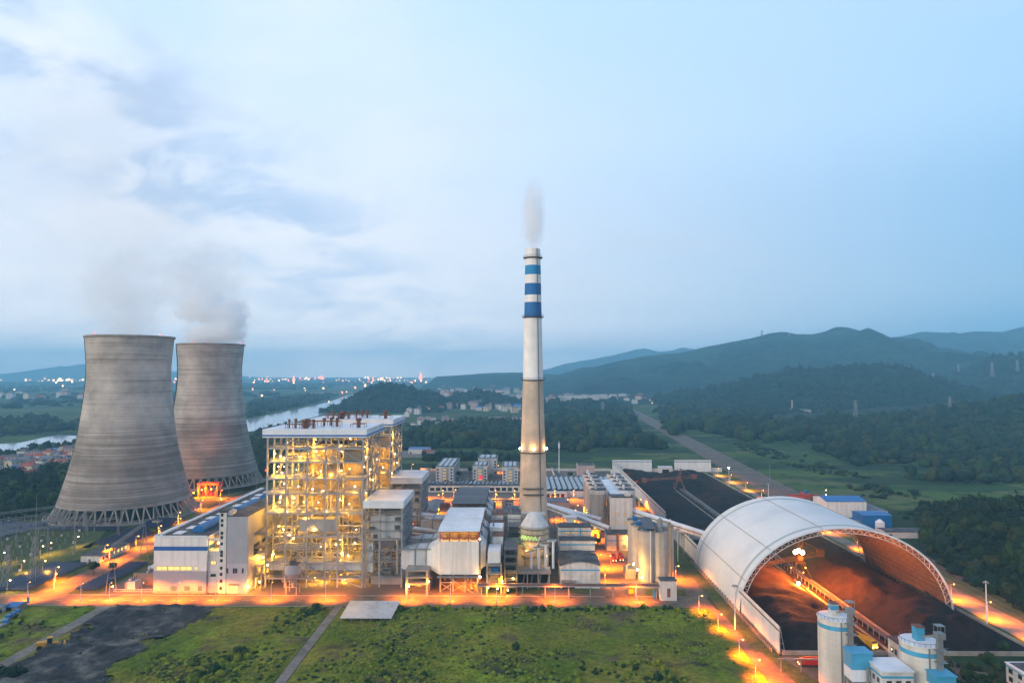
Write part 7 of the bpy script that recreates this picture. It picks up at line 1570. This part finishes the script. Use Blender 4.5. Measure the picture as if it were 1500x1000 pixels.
for i, (px, py, w_, h, lb, m) in enumerate([(430,560,28,60,'orange-lit tower block on the far plain',"litfar2"),(470,556,90,50,'red-lit building with a raised middle in the far city','litfar2'),(616,556,50,90,'tall red-lit tower of the far city','litfar2'),(721,557,40,60,'lit tower just left of the chimney on the horizon','litfar'),(87,559,60,40,'brightly lit building at the far left horizon','litfar')]):
    p = G(px, py); t = thing('lit_building', lb, 'building', (p.x,p.y,0)); MB().box(p.x-w_/2,p.x+w_/2,p.y,p.y+w_/2,0,h*.7).build('lit_facade', M[m], t); MB().box(p.x-w_/4,p.x+w_/4,p.y,p.y+w_/4,h*.7,h*1.2).build('tower', M[m], t)

# remove prototypes that were never placed
# ------------------------------------------------------------------ air and steam
def volmat(name, c, dens, noise=None):
    m = bpy.data.materials.new(name); m.use_nodes = True; t = m.node_tree; t.nodes.clear(); K = t.links; v = t.nodes.new('ShaderNodeVolumePrincipled'); o = t.nodes.new('ShaderNodeOutputMaterial'); K.new(v.outputs[0], o.inputs[1])
    v.inputs['Color'].default_value = (*c, 1); v.inputs['Density'].default_value = dens; v.inputs['Anisotropy'].default_value = .0
    if noise:
        sc_, lo, hi, amp, st = noise; tc_ = t.nodes.new('ShaderNodeTexCoord')
        ln = t.nodes.new('ShaderNodeVectorMath'); ln.operation = 'LENGTH'; K.new(tc_.outputs['Object'], ln.inputs[0])
        nz = t.nodes.new('ShaderNodeTexNoise'); nz.inputs['Scale'].default_value = sc_; nz.inputs['Detail'].default_value = 4; nz.inputs['Roughness'].default_value = .6
        mp_ = t.nodes.new('ShaderNodeMapping'); mp_.inputs['Scale'].default_value = st; K.new(tc_.outputs['Object'], mp_.inputs[0]); K.new(mp_.outputs[0], nz.inputs[0])
        a = t.nodes.new('ShaderNodeMath'); a.operation = 'MULTIPLY_ADD'; K.new(nz.outputs[0], a.inputs[0]); a.inputs[1].default_value = amp; a.inputs[2].default_value = -amp/2
        s = t.nodes.new('ShaderNodeMath'); s.operation = 'ADD'; K.new(ln.outputs['Value'], s.inputs[0]); K.new(a.outputs[0], s.inputs[1])
        r = t.nodes.new('ShaderNodeMapRange'); r.inputs[1].default_value = hi; r.inputs[2].default_value = lo; r.inputs[3].default_value = 0; r.inputs[4].default_value = dens; r.interpolation_type = 'SMOOTHSTEP'; K.new(s.outputs[0], r.inputs[0]); K.new(r.outputs[0], v.inputs['Density'])
    return m
def puff(lb, c, s, m, rot=(0,0,0)):
    b = MB(); b.sph((0,0,0), 1.0, 24); o = b.build('steam_plume', m); o.location = c; o.scale = s; o.rotation_euler = rot; return tag(o, lb, 'steam', kind='stuff')
vp1 = volmat('thick_steam', (1,1,1), .14, (2.6,.0,.95,1.7,(1,1,1)))
vp2 = volmat('thin_steam', (1,1,1), .026, (2.6,.0,1.0,1.7,(1,1,1)))
vp4 = volmat('faint_steam', (1,1,1), .0045, (2.2,.05,.95,1.2,(1,1,1)))
vp3 = volmat('chimney_smoke', (1,1,1), .22, (2.0,.1,.95,1.1,(1,1,.6)))
T2X = A(307.5,503,750).x; T1X = A(187.5,493,590).x
for lb, c_, s_ in [('dense white billow spilling over the right rim of the farther cooling tower',(T2X+22,748,164),(24,26,20)),('white billow bulging above the right side of the farther cooling tower',(T2X+20,752,184),(27,26,24)),('white steam filling the mouth of the farther cooling tower',(T2X-4,750,160),(31,30,18)),
   ('white billow climbing left above the farther cooling tower',(T2X-10,752,190),(34,28,28))]: puff(lb, c_, s_, vp1)
puff('broad pale steam rising above the farther cooling tower', (T2X-14,756,222), (62,44,56), vp2)
puff('white steam filling the mouth of the nearer cooling tower', (T1X,590,158), (31,30,18), vp2)
puff('broad steam rising from the nearer cooling tower', (T1X-6,590,190), (46,40,50), vp2)
puff('wide faint veil of steam drifting up and left above both cooling towers', (T1X-30,640,260), (120,70,85), vp4, (0,R(-25),0))
puff('highest faint steam veil merging into the clouds at the left', (T1X-70,640,350), (150,80,80), vp4, (0,R(-30),0))
puff('thin smoke rising straight from the chimney top', (cxm+.5,cym,228), (11,9,32), vp3, (0,R(3),0))
hz = MB(); hz.box(-16000,16000,-1500,16000,-3,590); hm_ = volmat('haze_air', HAZE_C, HAZE_D); o = hz.build('haze', hm_); tag(o, 'even blue evening haze filling the whole valley', 'haze', kind='stuff')
